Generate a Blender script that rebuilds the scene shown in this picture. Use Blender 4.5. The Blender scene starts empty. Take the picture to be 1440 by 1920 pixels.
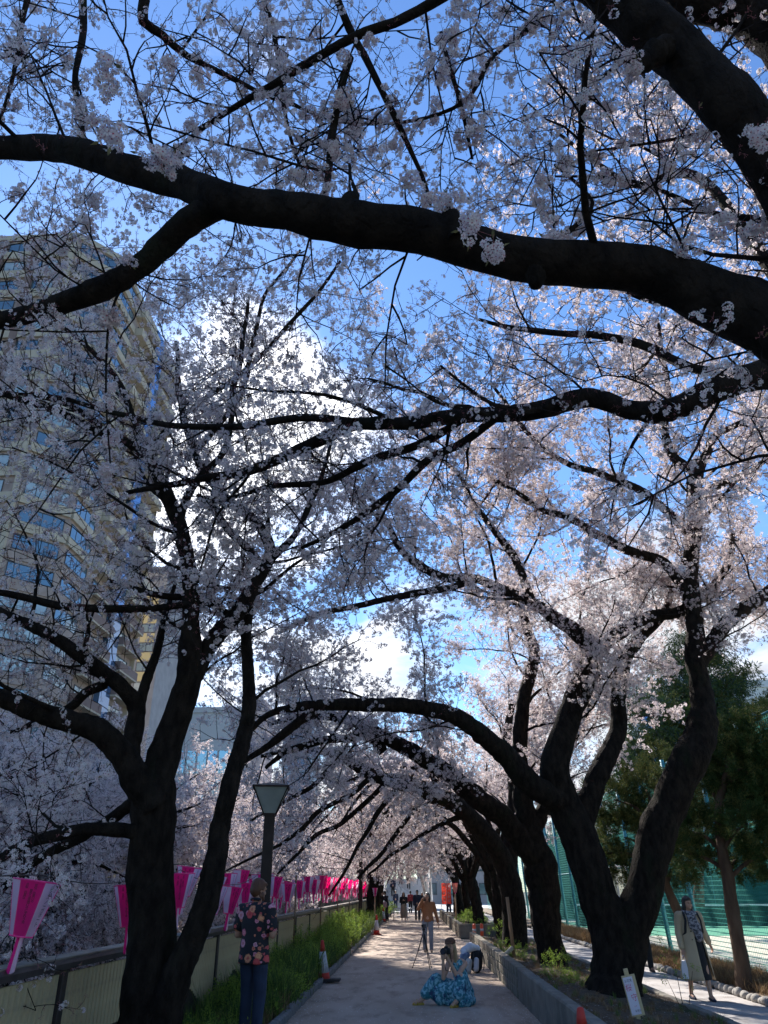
import bpy, math, random
import numpy as np
from mathutils import Vector, Matrix, Euler, noise
RA = math.radians
rng = random.Random(7)
npr = np.random.RandomState(7)
C = bpy.context.scene.collection
SC = bpy.context.scene

# ------------------------------------------------------------------ camera
CAMH = 1.7; PITCH = 26.2; YAW = 2.0; FPX = 1442.0
cam_d = bpy.data.cameras.new('camera'); cam = bpy.data.objects.new('camera', cam_d); C.objects.link(cam)
cam.location = (0, 0, CAMH); cam.rotation_euler = (RA(90 + PITCH), 0, RA(YAW))
cam_d.sensor_fit = 'HORIZONTAL'; cam_d.sensor_width = 36.0; cam_d.lens = 36.0 * FPX / 1440.0
cam_d.clip_start = 0.05; cam_d.clip_end = 3000
SC.camera = cam
CM = Euler((RA(90 + PITCH), 0, RA(YAW))).to_matrix()
CMI = CM.transposed()
CMN = np.array(CM)

# ------------------------------------------------------------------ sky + sun
SUN_AZ = -25.3; SUN_EL = 38.0
w = bpy.data.worlds.new('World'); SC.world = w; w.use_nodes = True
nt = w.node_tree; N = nt.nodes; L = nt.links; N.clear()
out = N.new('ShaderNodeOutputWorld'); bg = N.new('ShaderNodeBackground')
sky = N.new('ShaderNodeTexSky'); sky.sky_type = 'NISHITA'; sky.sun_disc = False
sky.sun_elevation = RA(SUN_EL); sky.sun_rotation = RA(SUN_AZ); sky.air_density = 1.25; sky.dust_density = 0.12; sky.ozone_density = 2.2; sky.altitude = 40
SKY_STR = 0.061
bg.inputs['Strength'].default_value = SKY_STR
tc = N.new('ShaderNodeTexCoord')
sep = N.new('ShaderNodeSeparateXYZ'); L.new(tc.outputs['Generated'], sep.inputs[0])
def wm(op, a, b=None, c=None, clamp=False):
    n = N.new('ShaderNodeMath'); n.operation = op; n.use_clamp = clamp
    for i, v in enumerate((a, b, c)):
        if v is None: continue
        if isinstance(v, (int, float)): n.inputs[i].default_value = v
        else: L.new(v, n.inputs[i])
    return n.outputs[0]
# clouds: noise over a flat layer seen in perspective
zc = wm('MAXIMUM', sep.outputs[2], 0.04)
cx = wm('DIVIDE', sep.outputs[0], wm('ADD', zc, 0.12)); cy = wm('DIVIDE', sep.outputs[1], wm('ADD', zc, 0.12))
comb = N.new('ShaderNodeCombineXYZ'); L.new(cx, comb.inputs[0]); L.new(cy, comb.inputs[1])
n1 = N.new('ShaderNodeTexNoise'); n1.inputs['Scale'].default_value = 2.1; n1.inputs['Detail'].default_value = 9; n1.inputs['Roughness'].default_value = 0.58
n1.inputs['Distortion'].default_value = 0.35
mp = N.new('ShaderNodeMapping'); mp.inputs['Location'].default_value = (8.35, 6.2, 0); L.new(comb.outputs[0], mp.inputs[0]); L.new(mp.outputs[0], n1.inputs['Vector'])
def dirdot(px, py, k0, k1):
    v = CM @ Vector(((px - 720) / FPX, (960 - py) / FPX, -1)); v.normalize()
    d = N.new('ShaderNodeVectorMath'); d.operation = 'DOT_PRODUCT'; L.new(tc.outputs['Generated'], d.inputs[0]); d.inputs[1].default_value = v
    m = N.new('ShaderNodeMapRange'); m.interpolation_type = 'SMOOTHSTEP'; L.new(d.outputs['Value'], m.inputs[0])
    m.inputs[1].default_value = math.cos(RA(k0)); m.inputs[2].default_value = math.cos(RA(k1)); return m.outputs[0]
b1 = dirdot(450, 765, 12.5, 2); b2 = dirdot(560, 1080, 15, 3); b3 = dirdot(1250, 1330, 15, 4); b4 = dirdot(560, 1420, 12, 3); b5 = dirdot(420, 1000, 12, 2)
low = N.new('ShaderNodeMapRange'); low.interpolation_type = 'SMOOTHSTEP'; L.new(sep.outputs[2], low.inputs[0]); low.inputs[1].default_value = 0.62; low.inputs[2].default_value = 0.05
thr = wm('ADD', n1.outputs['Fac'], wm('MULTIPLY', b1, 0.22)); thr = wm('ADD', thr, wm('MULTIPLY', b2, 0.09)); thr = wm('ADD', thr, wm('MULTIPLY', b3, 0.2))
thr = wm('ADD', thr, wm('MULTIPLY', b4, 0.16)); thr = wm('ADD', thr, wm('MULTIPLY', b5, 0.03)); thr = wm('ADD', thr, wm('MULTIPLY', low.outputs[0], 0.13))
cm = N.new('ShaderNodeMapRange'); cm.interpolation_type = 'SMOOTHSTEP'; L.new(thr, cm.inputs[0]); cm.inputs[1].default_value = 0.585; cm.inputs[2].default_value = 0.82
# cloud brightness: forward scattering round the sun
sv = Vector((math.sin(RA(SUN_AZ)) * math.cos(RA(SUN_EL)), math.cos(RA(SUN_AZ)) * math.cos(RA(SUN_EL)), math.sin(RA(SUN_EL))))
dd = N.new('ShaderNodeVectorMath'); dd.operation = 'DOT_PRODUCT'; L.new(tc.outputs['Generated'], dd.inputs[0]); dd.inputs[1].default_value = sv
fs = N.new('ShaderNodeMapRange'); L.new(dd.outputs['Value'], fs.inputs[0]); fs.inputs[1].default_value = 0.80; fs.inputs[2].default_value = 0.985; fs.inputs[3].default_value = 0; fs.inputs[4].default_value = 1
fsp = wm('POWER', fs.outputs[0], 1.6)
cb = wm('MULTIPLY_ADD', fsp, 13.0, 8.0)
n2 = N.new('ShaderNodeTexNoise'); n2.inputs['Scale'].default_value = 5.5; n2.inputs['Detail'].default_value = 6; L.new(mp.outputs[0], n2.inputs['Vector'])
cb = wm('MULTIPLY', cb, wm('MULTIPLY_ADD', n2.outputs['Fac'], 0.9, 0.5))
cc = N.new('ShaderNodeCombineColor'); L.new(cb, cc.inputs[0]); L.new(cb, cc.inputs[1]); L.new(wm('MULTIPLY', cb, 1.03), cc.inputs[2])
tint = N.new('ShaderNodeMix'); tint.data_type = 'RGBA'; tint.blend_type = 'MULTIPLY'; tint.inputs[0].default_value = 1.0
L.new(sky.outputs[0], tint.inputs[6]); tint.inputs[7].default_value = (0.90, 1.20, 1.62, 1)
mx = N.new('ShaderNodeMix'); mx.data_type = 'RGBA'; L.new(wm('MULTIPLY', cm.outputs[0], 0.93), mx.inputs[0]); L.new(tint.outputs[2], mx.inputs[6]); L.new(cc.outputs[0], mx.inputs[7])
L.new(mx.outputs[2], bg.inputs['Color']); L.new(bg.outputs[0], out.inputs[0])

sd = bpy.data.lights.new('sun', 'SUN'); sd.energy = 5.0; sd.angle = RA(0.53); sd.color = (1.0, 0.955, 0.90)
so = bpy.data.objects.new('sun', sd); C.objects.link(so); so.rotation_euler = (-sv).to_track_quat('-Z', 'Y').to_euler(); so.location = sv * 100
SC.view_settings.view_transform = 'Standard'; SC.view_settings.look = 'None'; SC.view_settings.exposure = 1.12; SC.view_settings.gamma = 1.0
SC.view_settings.use_curve_mapping = False
SC.cycles.max_bounces = 6; SC.cycles.diffuse_bounces = 3; SC.cycles.glossy_bounces = 2; SC.cycles.transmission_bounces = 3; SC.cycles.transparent_max_bounces = 10
SC.cycles.use_adaptive_sampling = True; SC.cycles.adaptive_threshold = 0.02

# ------------------------------------------------------------------ photo geometry helpers
def ray(px, py):
    return CM @ Vector(((px - 720) / FPX, (960 - py) / FPX, -1))
def P(px, py, D):                      # the point of that sight line in the upright plane Y = D
    r = ray(px, py); t = D / r.y
    return Vector((r.x * t, D, CAMH + r.z * t))
def G(px, py, z=0.0):                  # ... on the level z
    r = ray(px, py); t = (z - CAMH) / r.z
    return Vector((r.x * t, r.y * t, z))
def depth(p):
    return (CMI @ (Vector(p) - Vector((0, 0, CAMH)))).z * -1
def proj_np(a):                        # Nx3 -> px, py, depth
    q = (a - np.array([0, 0, CAMH])) @ CMN
    z = -q[:, 2]; zz = np.where(np.abs(z) < 1e-4, 1e-4, z)
    return 720 + FPX * q[:, 0] / zz, 960 - FPX * q[:, 1] / zz, z

# ------------------------------------------------------------------ objects
def tag(o, label=None, cat=None, group=None, kind=None):
    if label: o['label'] = label
    if cat: o['category'] = cat
    if group: o['group'] = group
    if kind: o['kind'] = kind
    return o
def empty(name, loc=(0, 0, 0), rz=0.0, label=None, cat=None, group=None):
    o = bpy.data.objects.new(name, None); C.objects.link(o); o.location = loc; o.rotation_euler = (0, 0, rz)
    o.empty_display_size = 0.1
    return tag(o, label, cat, group)
def link(name, me, parent=None, loc=None, rot=None):
    o = bpy.data.objects.new(name, me); C.objects.link(o)
    if parent is not None: o.parent = parent
    if loc is not None: o.location = loc
    if rot is not None: o.rotation_euler = rot
    return o
def copy_tree(o, parent=None):
    c = o.copy(); C.objects.link(c); c.parent = parent
    for ch in o.children: copy_tree(ch, c)
    return c

class MB:                              # collects shapes, builds ONE mesh
    def __init__(s): s.v = []; s.f = []; s.m = []; s.n = 0; s.sm = []
    def add(s, v, f, mi=0, smooth=False):
        b = s.n; s.v.extend([tuple(x) for x in v]); s.n += len(v)
        for q in f: s.f.append(tuple(i + b for i in q)); s.m.append(mi); s.sm.append(smooth)
        return s
    def box(s, c, d, mi=0, rz=0.0, M=None, bev=0.0):
        x, y, z = d[0] / 2, d[1] / 2, d[2] / 2
        if bev > 0:
            b = bev; vs = []
            for (sx, sy, sz) in [(i, j, k) for i in (-1, 1) for j in (-1, 1) for k in (-1, 1)]:
                vs += [(sx * x, sy * (y - b), sz * (z - b)), (sx * (x - b), sy * y, sz * (z - b)), (sx * (x - b), sy * (y - b), sz * z)]
            hull = bpy_hull(vs); v, f = hull
        else:
            v = [(-x, -y, -z), (x, -y, -z), (x, y, -z), (-x, y, -z), (-x, -y, z), (x, -y, z), (x, y, z), (-x, y, z)]
            f = [(0, 3, 2, 1), (4, 5, 6, 7), (0, 1, 5, 4), (1, 2, 6, 5), (2, 3, 7, 6), (3, 0, 4, 7)]
        R = Matrix.Rotation(rz, 3, 'Z') if M is None else M
        cc_ = Vector(c)
        return s.add([R @ Vector(q) + cc_ for q in v], f, mi)
    def tube(s, pts, rad, n=8, mi=0, cap=True, smooth=True, flat=1.0):
        pts = [Vector(p) for p in pts]
        if isinstance(rad, (int, float)): rad = [rad] * len(pts)
        T = [(pts[min(i + 1, len(pts) - 1)] - pts[max(i - 1, 0)]).normalized() for i in range(len(pts))]
        a = Vector((0, 0, 1)) if abs(T[0].z) < 0.9 else Vector((1, 0, 0))
        u = T[0].cross(a).normalized(); v = []
        for i, p in enumerate(pts):
            u = (u - T[i] * u.dot(T[i])).normalized(); w_ = T[i].cross(u)
            for k in range(n):
                t = 2 * math.pi * k / n; v.append(p + (u * math.cos(t) + w_ * math.sin(t) * flat) * rad[i])
        f = [(i * n + k, i * n + (k + 1) % n, (i + 1) * n + (k + 1) % n, (i + 1) * n + k) for i in range(len(pts) - 1) for k in range(n)]
        s.add(v, f, mi, smooth)
        if cap:
            b = s.n - len(v)
            s.f.append(tuple(b + k for k in reversed(range(n)))); s.m.append(mi); s.sm.append(False)
            s.f.append(tuple(b + (len(pts) - 1) * n + k for k in range(n))); s.m.append(mi); s.sm.append(False)
        return s
    def loft(s, rings, mi=0, cap=True, smooth=True):      # rings: list of equal-length point lists
        n = len(rings[0]); v = [p for r in rings for p in r]
        f = [(i * n + k, i * n + (k + 1) % n, (i + 1) * n + (k + 1) % n, (i + 1) * n + k) for i in range(len(rings) - 1) for k in range(n)]
        s.add(v, f, mi, smooth); b = s.n - len(v)
        if cap:
            s.f.append(tuple(b + k for k in reversed(range(n)))); s.m.append(mi); s.sm.append(smooth)
            s.f.append(tuple(b + (len(rings) - 1) * n + k for k in range(n))); s.m.append(mi); s.sm.append(smooth)
        return s
    def ball(s, c, r, n=12, m=8, mi=0):
        c = Vector(c); r = Vector(r) if not isinstance(r, (int, float)) else Vector((r, r, r)); rings = []
        for i in range(m + 1):
            ph = math.pi * (0.02 + 0.96 * i / m); rings.append([c + Vector((r.x * math.sin(ph) * math.cos(2 * math.pi * k / n), r.y * math.sin(ph) * math.sin(2 * math.pi * k / n), -r.z * math.cos(ph))) for k in range(n)])
        return s.loft(rings, mi)
    def mesh(s, name, mats):
        me = bpy.data.meshes.new(name); me.from_pydata([tuple(p) for p in s.v], [], s.f)
        for m in (mats if isinstance(mats, (list, tuple)) else [mats]): me.materials.append(m)
        me.polygons.foreach_set('material_index', s.m); me.polygons.foreach_set('use_smooth', s.sm); me.update(); return me
    def obj(s, name, mats, parent=None, loc=None, rot=None):
        return link(name, s.mesh(name, mats), parent, loc, rot)
def bpy_hull(vs):
    import bmesh
    bm = bmesh.new()
    for q in vs: bm.verts.new(q)
    bmesh.ops.convex_hull(bm, input=bm.verts)
    bm.verts.ensure_lookup_table(); bm.verts.index_update()
    r = [tuple(q.co) for q in bm.verts], [tuple(x.index for x in f.verts) for f in bm.faces]; bm.free(); return r
def np_mesh(name, V, Q, mats, MI=None, smooth=True):       # all-quad or all-tri numpy mesh
    me = bpy.data.meshes.new(name); k = Q.shape[1]
    me.vertices.add(len(V)); me.vertices.foreach_set('co', np.ascontiguousarray(V, dtype=np.float32).ravel())
    me.loops.add(Q.size); me.loops.foreach_set('vertex_index', np.ascontiguousarray(Q, dtype=np.int32).ravel())
    me.polygons.add(len(Q)); me.polygons.foreach_set('loop_start', np.arange(0, Q.size, k, dtype=np.int32))
    me.polygons.foreach_set('use_smooth', np.full(len(Q), smooth))
    if MI is not None: me.polygons.foreach_set('material_index', MI.astype(np.int32))
    for m in (mats if isinstance(mats, (list, tuple)) else [mats]): me.materials.append(m)
    me.update(); me.validate(); return me

# ------------------------------------------------------------------ materials
MATS = {}
def mat(name, col, rough=0.8, col2=None, scale=8.0, detail=4, bump=0.0, bscale=None, metal=0.0, trans=0.0, lo=0.35, hi=0.65, stretch=(1, 1, 1), spec=0.5, dist=0.02, coords='Object', wearc=None, wears=1.2, wlo=0.5, whi=0.7):
    if name in MATS: return MATS[name]
    m = bpy.data.materials.new(name); m.use_nodes = True; t = m.node_tree; n = t.nodes; l = t.links
    b = n['Principled BSDF']; b.inputs['Roughness'].default_value = rough; b.inputs['Metallic'].default_value = metal
    b.inputs['Base Color'].default_value = (*col, 1); b.inputs['Specular IOR Level'].default_value = spec
    co = n.new('ShaderNodeTexCoord'); mp_ = n.new('ShaderNodeMapping'); l.new(co.outputs[coords], mp_.inputs[0]); mp_.inputs['Scale'].default_value = stretch
    cur = None
    if col2 is not None:
        tx = n.new('ShaderNodeTexNoise'); tx.inputs['Scale'].default_value = scale; tx.inputs['Detail'].default_value = detail; l.new(mp_.outputs[0], tx.inputs[0])
        r = n.new('ShaderNodeMapRange'); l.new(tx.outputs['Fac'], r.inputs[0]); r.inputs[1].default_value = lo; r.inputs[2].default_value = hi
        mixn = n.new('ShaderNodeMix'); mixn.data_type = 'RGBA'; l.new(r.outputs[0], mixn.inputs[0]); mixn.inputs[6].default_value = (*col, 1); mixn.inputs[7].default_value = (*col2, 1)
        cur = mixn.outputs[2]
    if wearc is not None:
        tx = n.new('ShaderNodeTexNoise'); tx.inputs['Scale'].default_value = wears; tx.inputs['Detail'].default_value = 8; tx.inputs['Roughness'].default_value = 0.65; l.new(mp_.outputs[0], tx.inputs[0])
        r = n.new('ShaderNodeMapRange'); l.new(tx.outputs['Fac'], r.inputs[0]); r.inputs[1].default_value = wlo; r.inputs[2].default_value = whi
        mixn = n.new('ShaderNodeMix'); mixn.data_type = 'RGBA'; l.new(r.outputs[0], mixn.inputs[0])
        if cur: l.new(cur, mixn.inputs[6])
        else: mixn.inputs[6].default_value = (*col, 1)
        mixn.inputs[7].default_value = (*wearc, 1); cur = mixn.outputs[2]
    if cur: l.new(cur, b.inputs['Base Color'])
    if bump > 0:
        tb = n.new('ShaderNodeTexNoise'); tb.inputs['Scale'].default_value = bscale or scale * 2; tb.inputs['Detail'].default_value = 6; tb.inputs['Roughness'].default_value = 0.65; l.new(mp_.outputs[0], tb.inputs[0])
        bu = n.new('ShaderNodeBump'); bu.inputs['Strength'].default_value = bump; bu.inputs['Distance'].default_value = dist; l.new(tb.outputs['Fac'], bu.inputs['Height']); l.new(bu.outputs[0], b.inputs['Normal'])
    if trans > 0:
        tr = n.new('ShaderNodeBsdfTranslucent'); mxs = n.new('ShaderNodeMixShader'); mxs.inputs[0].default_value = trans
        if cur: l.new(cur, tr.inputs[0])
        else: tr.inputs[0].default_value = (*col, 1)
        o_ = n['Material Output']; l.new(b.outputs[0], mxs.inputs[1]); l.new(tr.outputs[0], mxs.inputs[2]); l.new(mxs.outputs[0], o_.inputs[0])
    MATS[name] = m; return m
# ------------------------------------------------------------------ sprays: blossoming twigs, leafy twigs (sources of crown instances)
def bark_mat():
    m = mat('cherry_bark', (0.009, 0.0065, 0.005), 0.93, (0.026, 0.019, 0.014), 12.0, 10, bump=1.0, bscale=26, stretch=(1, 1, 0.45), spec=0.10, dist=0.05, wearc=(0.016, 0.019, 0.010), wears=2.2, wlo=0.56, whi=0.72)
    t = m.node_tree; n = t.nodes; l = t.links; b = n['Principled BSDF']; old = b.inputs['Normal'].links[0].from_node
    co = n.new('ShaderNodeTexCoord'); mp_ = n.new('ShaderNodeMapping'); mp_.inputs['Scale'].default_value = (1, 1, .38); l.new(co.outputs['Object'], mp_.inputs[0])
    nz = n.new('ShaderNodeTexNoise'); nz.inputs['Scale'].default_value = 7; nz.inputs['Detail'].default_value = 5; l.new(mp_.outputs[0], nz.inputs[0]); ad = n.new('ShaderNodeVectorMath'); ad.operation = 'MULTIPLY_ADD'; l.new(nz.outputs['Color'], ad.inputs[0]); ad.inputs[1].default_value = (.12, .12, .12); l.new(mp_.outputs[0], ad.inputs[2])
    vo = n.new('ShaderNodeTexVoronoi'); vo.feature = 'DISTANCE_TO_EDGE'; vo.inputs['Scale'].default_value = 13; l.new(ad.outputs[0], vo.inputs[0])
    mr = n.new('ShaderNodeMapRange'); l.new(vo.outputs['Distance'], mr.inputs[0]); mr.inputs[2].default_value = .12
    bu = n.new('ShaderNodeBump'); bu.inputs['Strength'].default_value = .4; bu.inputs['Distance'].default_value = .02; l.new(mr.outputs[0], bu.inputs['Height']); l.new(old.outputs[0], bu.inputs['Normal']); l.new(bu.outputs[0], b.inputs['Normal'])
    return m
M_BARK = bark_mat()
M_TWIG = mat('twig', (0.018, 0.012, 0.010), 0.9, spec=0.2)
M_PETAL = mat('petal', (0.79, 0.72, 0.69), 0.75, trans=0.5, spec=0.1)
M_PETAL2 = mat('petal_pink', (0.79, 0.67, 0.66), 0.75, trans=0.5, spec=0.1)
M_EYE = mat('flower_centre', (0.42, 0.09, 0.14), 0.8, trans=0.2, spec=0.1)
M_BUD = mat('bud', (0.30, 0.12, 0.13), 0.8, spec=0.1)
M_SPROUT = mat('young_leaf', (0.16, 0.14, 0.05), 0.6, trans=0.3)
SPM = [M_PETAL, M_PETAL2, M_EYE, M_BUD, M_TWIG, M_SPROUT]

class Tri:                              # fast polygon soup (quads)
    def __init__(s): s.v = []; s.q = []; s.m = []; s.n = 0
    def quad(s, a, b, c, d, m): s.v += [a, b, c, d]; n = s.n; s.q.append((n, n + 1, n + 2, n + 3)); s.m.append(m); s.n += 4
    def tube(s, pts, rs, k, m):
        pts = [Vector(p) for p in pts]; base = s.n
        for i, p in enumerate(pts):
            t = (pts[min(i + 1, len(pts) - 1)] - pts[max(i - 1, 0)]).normalized(); u = t.orthogonal().normalized(); w_ = t.cross(u)
            for j in range(k): a = 2 * math.pi * j / k; s.v.append(p + (u * math.cos(a) + w_ * math.sin(a)) * rs[i])
        for i in range(len(pts) - 1):
            for j in range(k): s.q.append((base + i * k + j, base + i * k + (j + 1) % k, base + (i + 1) * k + (j + 1) % k, base + (i + 1) * k + j)); s.m.append(m)
        s.n += k * len(pts)
    def mesh(s, name, mats):
        return np_mesh(name, np.array([tuple(x) for x in s.v], dtype=np.float32), np.array(s.q), mats, np.array(s.m), False)
def rdir(r):
    while True:
        v = Vector((r.uniform(-1, 1), r.uniform(-1, 1), r.uniform(-1, 1)))
        if 0.05 < v.length < 1: return v.normalized()
def flower(T, c, nrm, R, r, pm):
    u = nrm.orthogonal().normalized(); u.rotate(Matrix.Rotation(r.uniform(0, 6.3), 3, nrm)); w_ = nrm.cross(u); cup = r.uniform(0.1, 0.45)
    for k in range(5):
        a = 2 * math.pi * k / 5; d = u * math.cos(a) + w_ * math.sin(a); e = nrm.cross(d)
        T.quad(c + d * R * 0.12, c + d * R * 0.68 + e * R * 0.42 + nrm * R * cup * 0.5, c + d * R + nrm * R * cup, c + d * R * 0.68 - e * R * 0.42 + nrm * R * cup * 0.5, pm)
    q = [c + nrm * R * 0.1 + (u * math.cos(a) + w_ * math.sin(a)) * R * 0.24 for a in (0.4, 2.0, 3.6, 5.1)]
    T.quad(*q, 2)
def cluster(T, c, up, n, R, r, buds=0, pm=None):
    for i in range(n):
        d = (rdir(r) + up * 0.25).normalized(); f = c + d * R * r.uniform(0.75, 1.05)
        flower(T, f, d, 0.0215 * r.uniform(0.85, 1.12), r, (0 if r.random() < 0.65 else 1) if pm is None else pm)
    for i in range(buds):
        d = (rdir(r) + up * 0.5).normalized(); e = c + d * R * r.uniform(0.9, 1.5)
        T.tube([c, e], [0.0013, 0.0011], 3, 3); u = d.orthogonal().normalized(); w_ = d.cross(u); s_ = 0.0045
        T.quad(e, e + d * s_ + u * s_, e + d * 2.6 * s_, e + d * s_ - u * s_, 3); T.quad(e, e + d * s_ + w_ * s_, e + d * 2.6 * s_, e + d * s_ - w_ * s_, 3)
def blossom_spray(seed, ncl, nfl, R, buds, length=0.62, nside=5):
    r = random.Random(seed); T = Tri(); ax = [Vector((0, 0, 0))]; d = Vector((0, 0, 1))
    for i in range(5):
        d = (d + rdir(r) * 0.28).normalized(); ax.append(ax[-1] + d * length / 5)
    T.tube(ax, [0.0062, 0.0056, 0.005, 0.0042, 0.0034, 0.002], 3, 4)
    ends = [(ax[-1], d)]; spots = []
    for i in range(nside):
        t = r.uniform(0.15, 0.92) * 5; k = int(t); p = ax[k].lerp(ax[k + 1], t - k); sd_ = (rdir(r) + Vector((0, 0, 0.55))).normalized(); ln = r.uniform(0.12, 0.30) * length / 0.62
        q = [p]
        for j in range(3): sd_ = (sd_ + rdir(r) * 0.35).normalized(); q.append(q[-1] + sd_ * ln / 3)
        T.tube(q, [0.0042, 0.0034, 0.0027, 0.0018], 3, 4); ends.append((q[-1], sd_)); spots += [(q[1], sd_), (q[2], sd_)]
    for k in range(1, 5): spots.append((ax[k], d))
    r.shuffle(spots); allp = ends + spots
    for i, (p, dr) in enumerate(allp):
        if i < ncl:
            cluster(T, p + dr * R * 0.4, dr, max(2, int(nfl * r.uniform(0.6, 1.3))), R * r.uniform(0.8, 1.15), r, 1 if buds else 0)
        elif i < ncl + buds: cluster(T, p, dr, 0, 0.022, r, 4)
    if r.random() < 0.7:
        for i in range(3):
            p, dr = ends[i]; e = (dr + rdir(r) * 0.5).normalized(); u = e.orthogonal().normalized() * 0.008
            T.quad(p, p + e * 0.02 + u, p + e * 0.045, p + e * 0.02 - u, 5)
    return T.mesh('spray', SPM)
SRC = []
def src(me):
    o = bpy.data.objects.new('source_' + me.name, me); SRC.append(o); return o
# kinds: 0-2 full, 3-4 medium, 5-6 sparse with buds, 7 bare with buds
BLO = [src(blossom_spray(11, 11, 14, 0.050, 0)), src(blossom_spray(12, 12, 13, 0.054, 0)), src(blossom_spray(13, 13, 12, 0.048, 2)),
       src(blossom_spray(14, 8, 8, 0.038, 5)), src(blossom_spray(15, 9, 7, 0.040, 5)),
       src(blossom_spray(16, 3, 7, 0.030, 10)), src(blossom_spray(17, 4, 5, 0.028, 9)), src(blossom_spray(18, 0, 6, 0.025, 12))]

def posy(seed, n, R):
    r = random.Random(seed); T = Tri(); cluster(T, Vector((0, 0, R * .8)), Vector((0, 0, 1)), n, R, r, 6)
    for q in range(5): d = rdir(r); cluster(T, Vector((0, 0, R * .8)) + d * R * .8, d, 9, R * .55, r, 1)
    for q in range(4):
        d = (rdir(r) + Vector((0, 0, .4))).normalized(); p = Vector((0, 0, R * .8)) + d * R; u = d.orthogonal().normalized() * .008; T.quad(p, p + d * .02 + u, p + d * .05, p + d * .02 - u, 5)
    return T.mesh('posy', SPM)
BLO += [src(posy(41, 22, .075)), src(posy(42, 16, .06))]

def leaf_spray(name, seed, mats, n, length, lw, ll, spread=1.0, droop=0.0):
    r = random.Random(seed); T = Tri(); T.tube([Vector((0, 0, 0)), Vector((0, 0, length))], [0.004, 0.002], 3, len(mats) - 1)
    for i in range(n):
        t = r.uniform(0.1, 1.0) * length; a = r.uniform(0, 6.3); d = Vector((math.cos(a) * spread, math.sin(a) * spread, r.uniform(0.1, 1.0) - droop)).normalized()
        b = Vector((0, 0, t)) + d * r.uniform(0, 0.3) * length; e = d * ll * r.uniform(0.7, 1.2); s_ = d.orthogonal().normalized(); s_.rotate(Matrix.Rotation(r.uniform(0, 6.3), 3, d)); s_ = s_ * lw
        T.quad(b, b + e * 0.5 + s_, b + e, b + e * 0.5 - s_, r.randrange(len(mats) - 1))
    return T.mesh(name, mats)
M_JUN = mat('juniper_needles', (0.04, 0.072, 0.022), 0.8, trans=0.15, spec=0.1); M_JUN2 = mat('juniper_needles_yellow', (0.11, 0.115, 0.036), 0.8, trans=0.2, spec=0.1)
M_CED = mat('cedar_needles', (0.03, 0.055, 0.045), 0.8, trans=0.1, spec=0.1)
M_LEAF = mat('shrub_leaf', (0.24, 0.34, 0.05), 0.6, trans=0.5, spec=0.25); M_LEAF2 = mat('shrub_leaf_dark', (0.08, 0.15, 0.03), 0.6, trans=0.35, spec=0.25)
M_GRS = mat('grass_blade', (0.07, 0.12, 0.03), 0.7, trans=0.4, spec=0.15); M_GRS2 = mat('grass_blade_pale', (0.14, 0.18, 0.055), 0.7, trans=0.4, spec=0.15)
M_DRY = mat('dry_grass', (0.30, 0.20, 0.10), 0.9, trans=0.2, spec=0.1); M_DRY2 = mat('dry_leaf', (0.16, 0.09, 0.05), 0.9, spec=0.1)
S_JUN = [src(leaf_spray('juniper', 21, [M_JUN, M_JUN2, M_TWIG], 150, 0.42, 0.011, 0.075, 0.6)), src(leaf_spray('juniper', 22, [M_JUN, M_JUN, M_TWIG], 160, 0.40, 0.012, 0.08, 0.6)), src(leaf_spray('juniper', 23, [M_JUN2, M_JUN2, M_JUN, M_TWIG], 140, 0.38, 0.011, 0.07, 0.7))]
S_CED = [src(leaf_spray('cedar', 24, [M_CED, M_JUN, M_TWIG], 120, 0.7, 0.014, 0.16, 1.0, 0.4))]
S_SHR = [src(leaf_spray('shrub', 25, [M_LEAF, M_LEAF2, M_TWIG], 34, 0.30, 0.013, 0.06)), src(leaf_spray('shrub', 26, [M_LEAF, M_LEAF, M_TWIG], 30, 0.26, 0.014, 0.055))]
def grass_tuft(seed, mats, n, h, lean):
    r = random.Random(seed); T = Tri()
    for i in range(n):
        b = Vector((r.gauss(0, 0.05), r.gauss(0, 0.05), 0)); a = r.uniform(0, 6.3); l_ = r.uniform(0.2, 1) * lean; hh = h * r.uniform(0.5, 1.1); d = Vector((math.cos(a), math.sin(a), 0)); s_ = Vector((-d.y, d.x, 0)) * 0.004
        m1 = b + Vector((0, 0, hh * 0.55)) + d * l_ * 0.25; tp = b + Vector((0, 0, hh)) + d * l_
        mi = r.randrange(len(mats)); T.quad(b - s_, b + s_, m1 + s_, m1 - s_, mi); T.quad(m1 - s_, m1 + s_, tp + s_ * 0.2, tp - s_ * 0.2, mi)
    return T.mesh('tuft', mats)
S_GRS = [src(grass_tuft(31, [M_GRS, M_GRS2], 46, 0.36, 0.22)), src(grass_tuft(32, [M_GRS, M_GRS, M_GRS2, M_LEAF], 44, 0.5, 0.3))]
S_DRY = [src(grass_tuft(33, [M_DRY, M_DRY, M_DRY2], 40, 0.22, 0.2)), src(grass_tuft(34, [M_DRY, M_DRY2], 30, 0.16, 0.22))]

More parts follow.
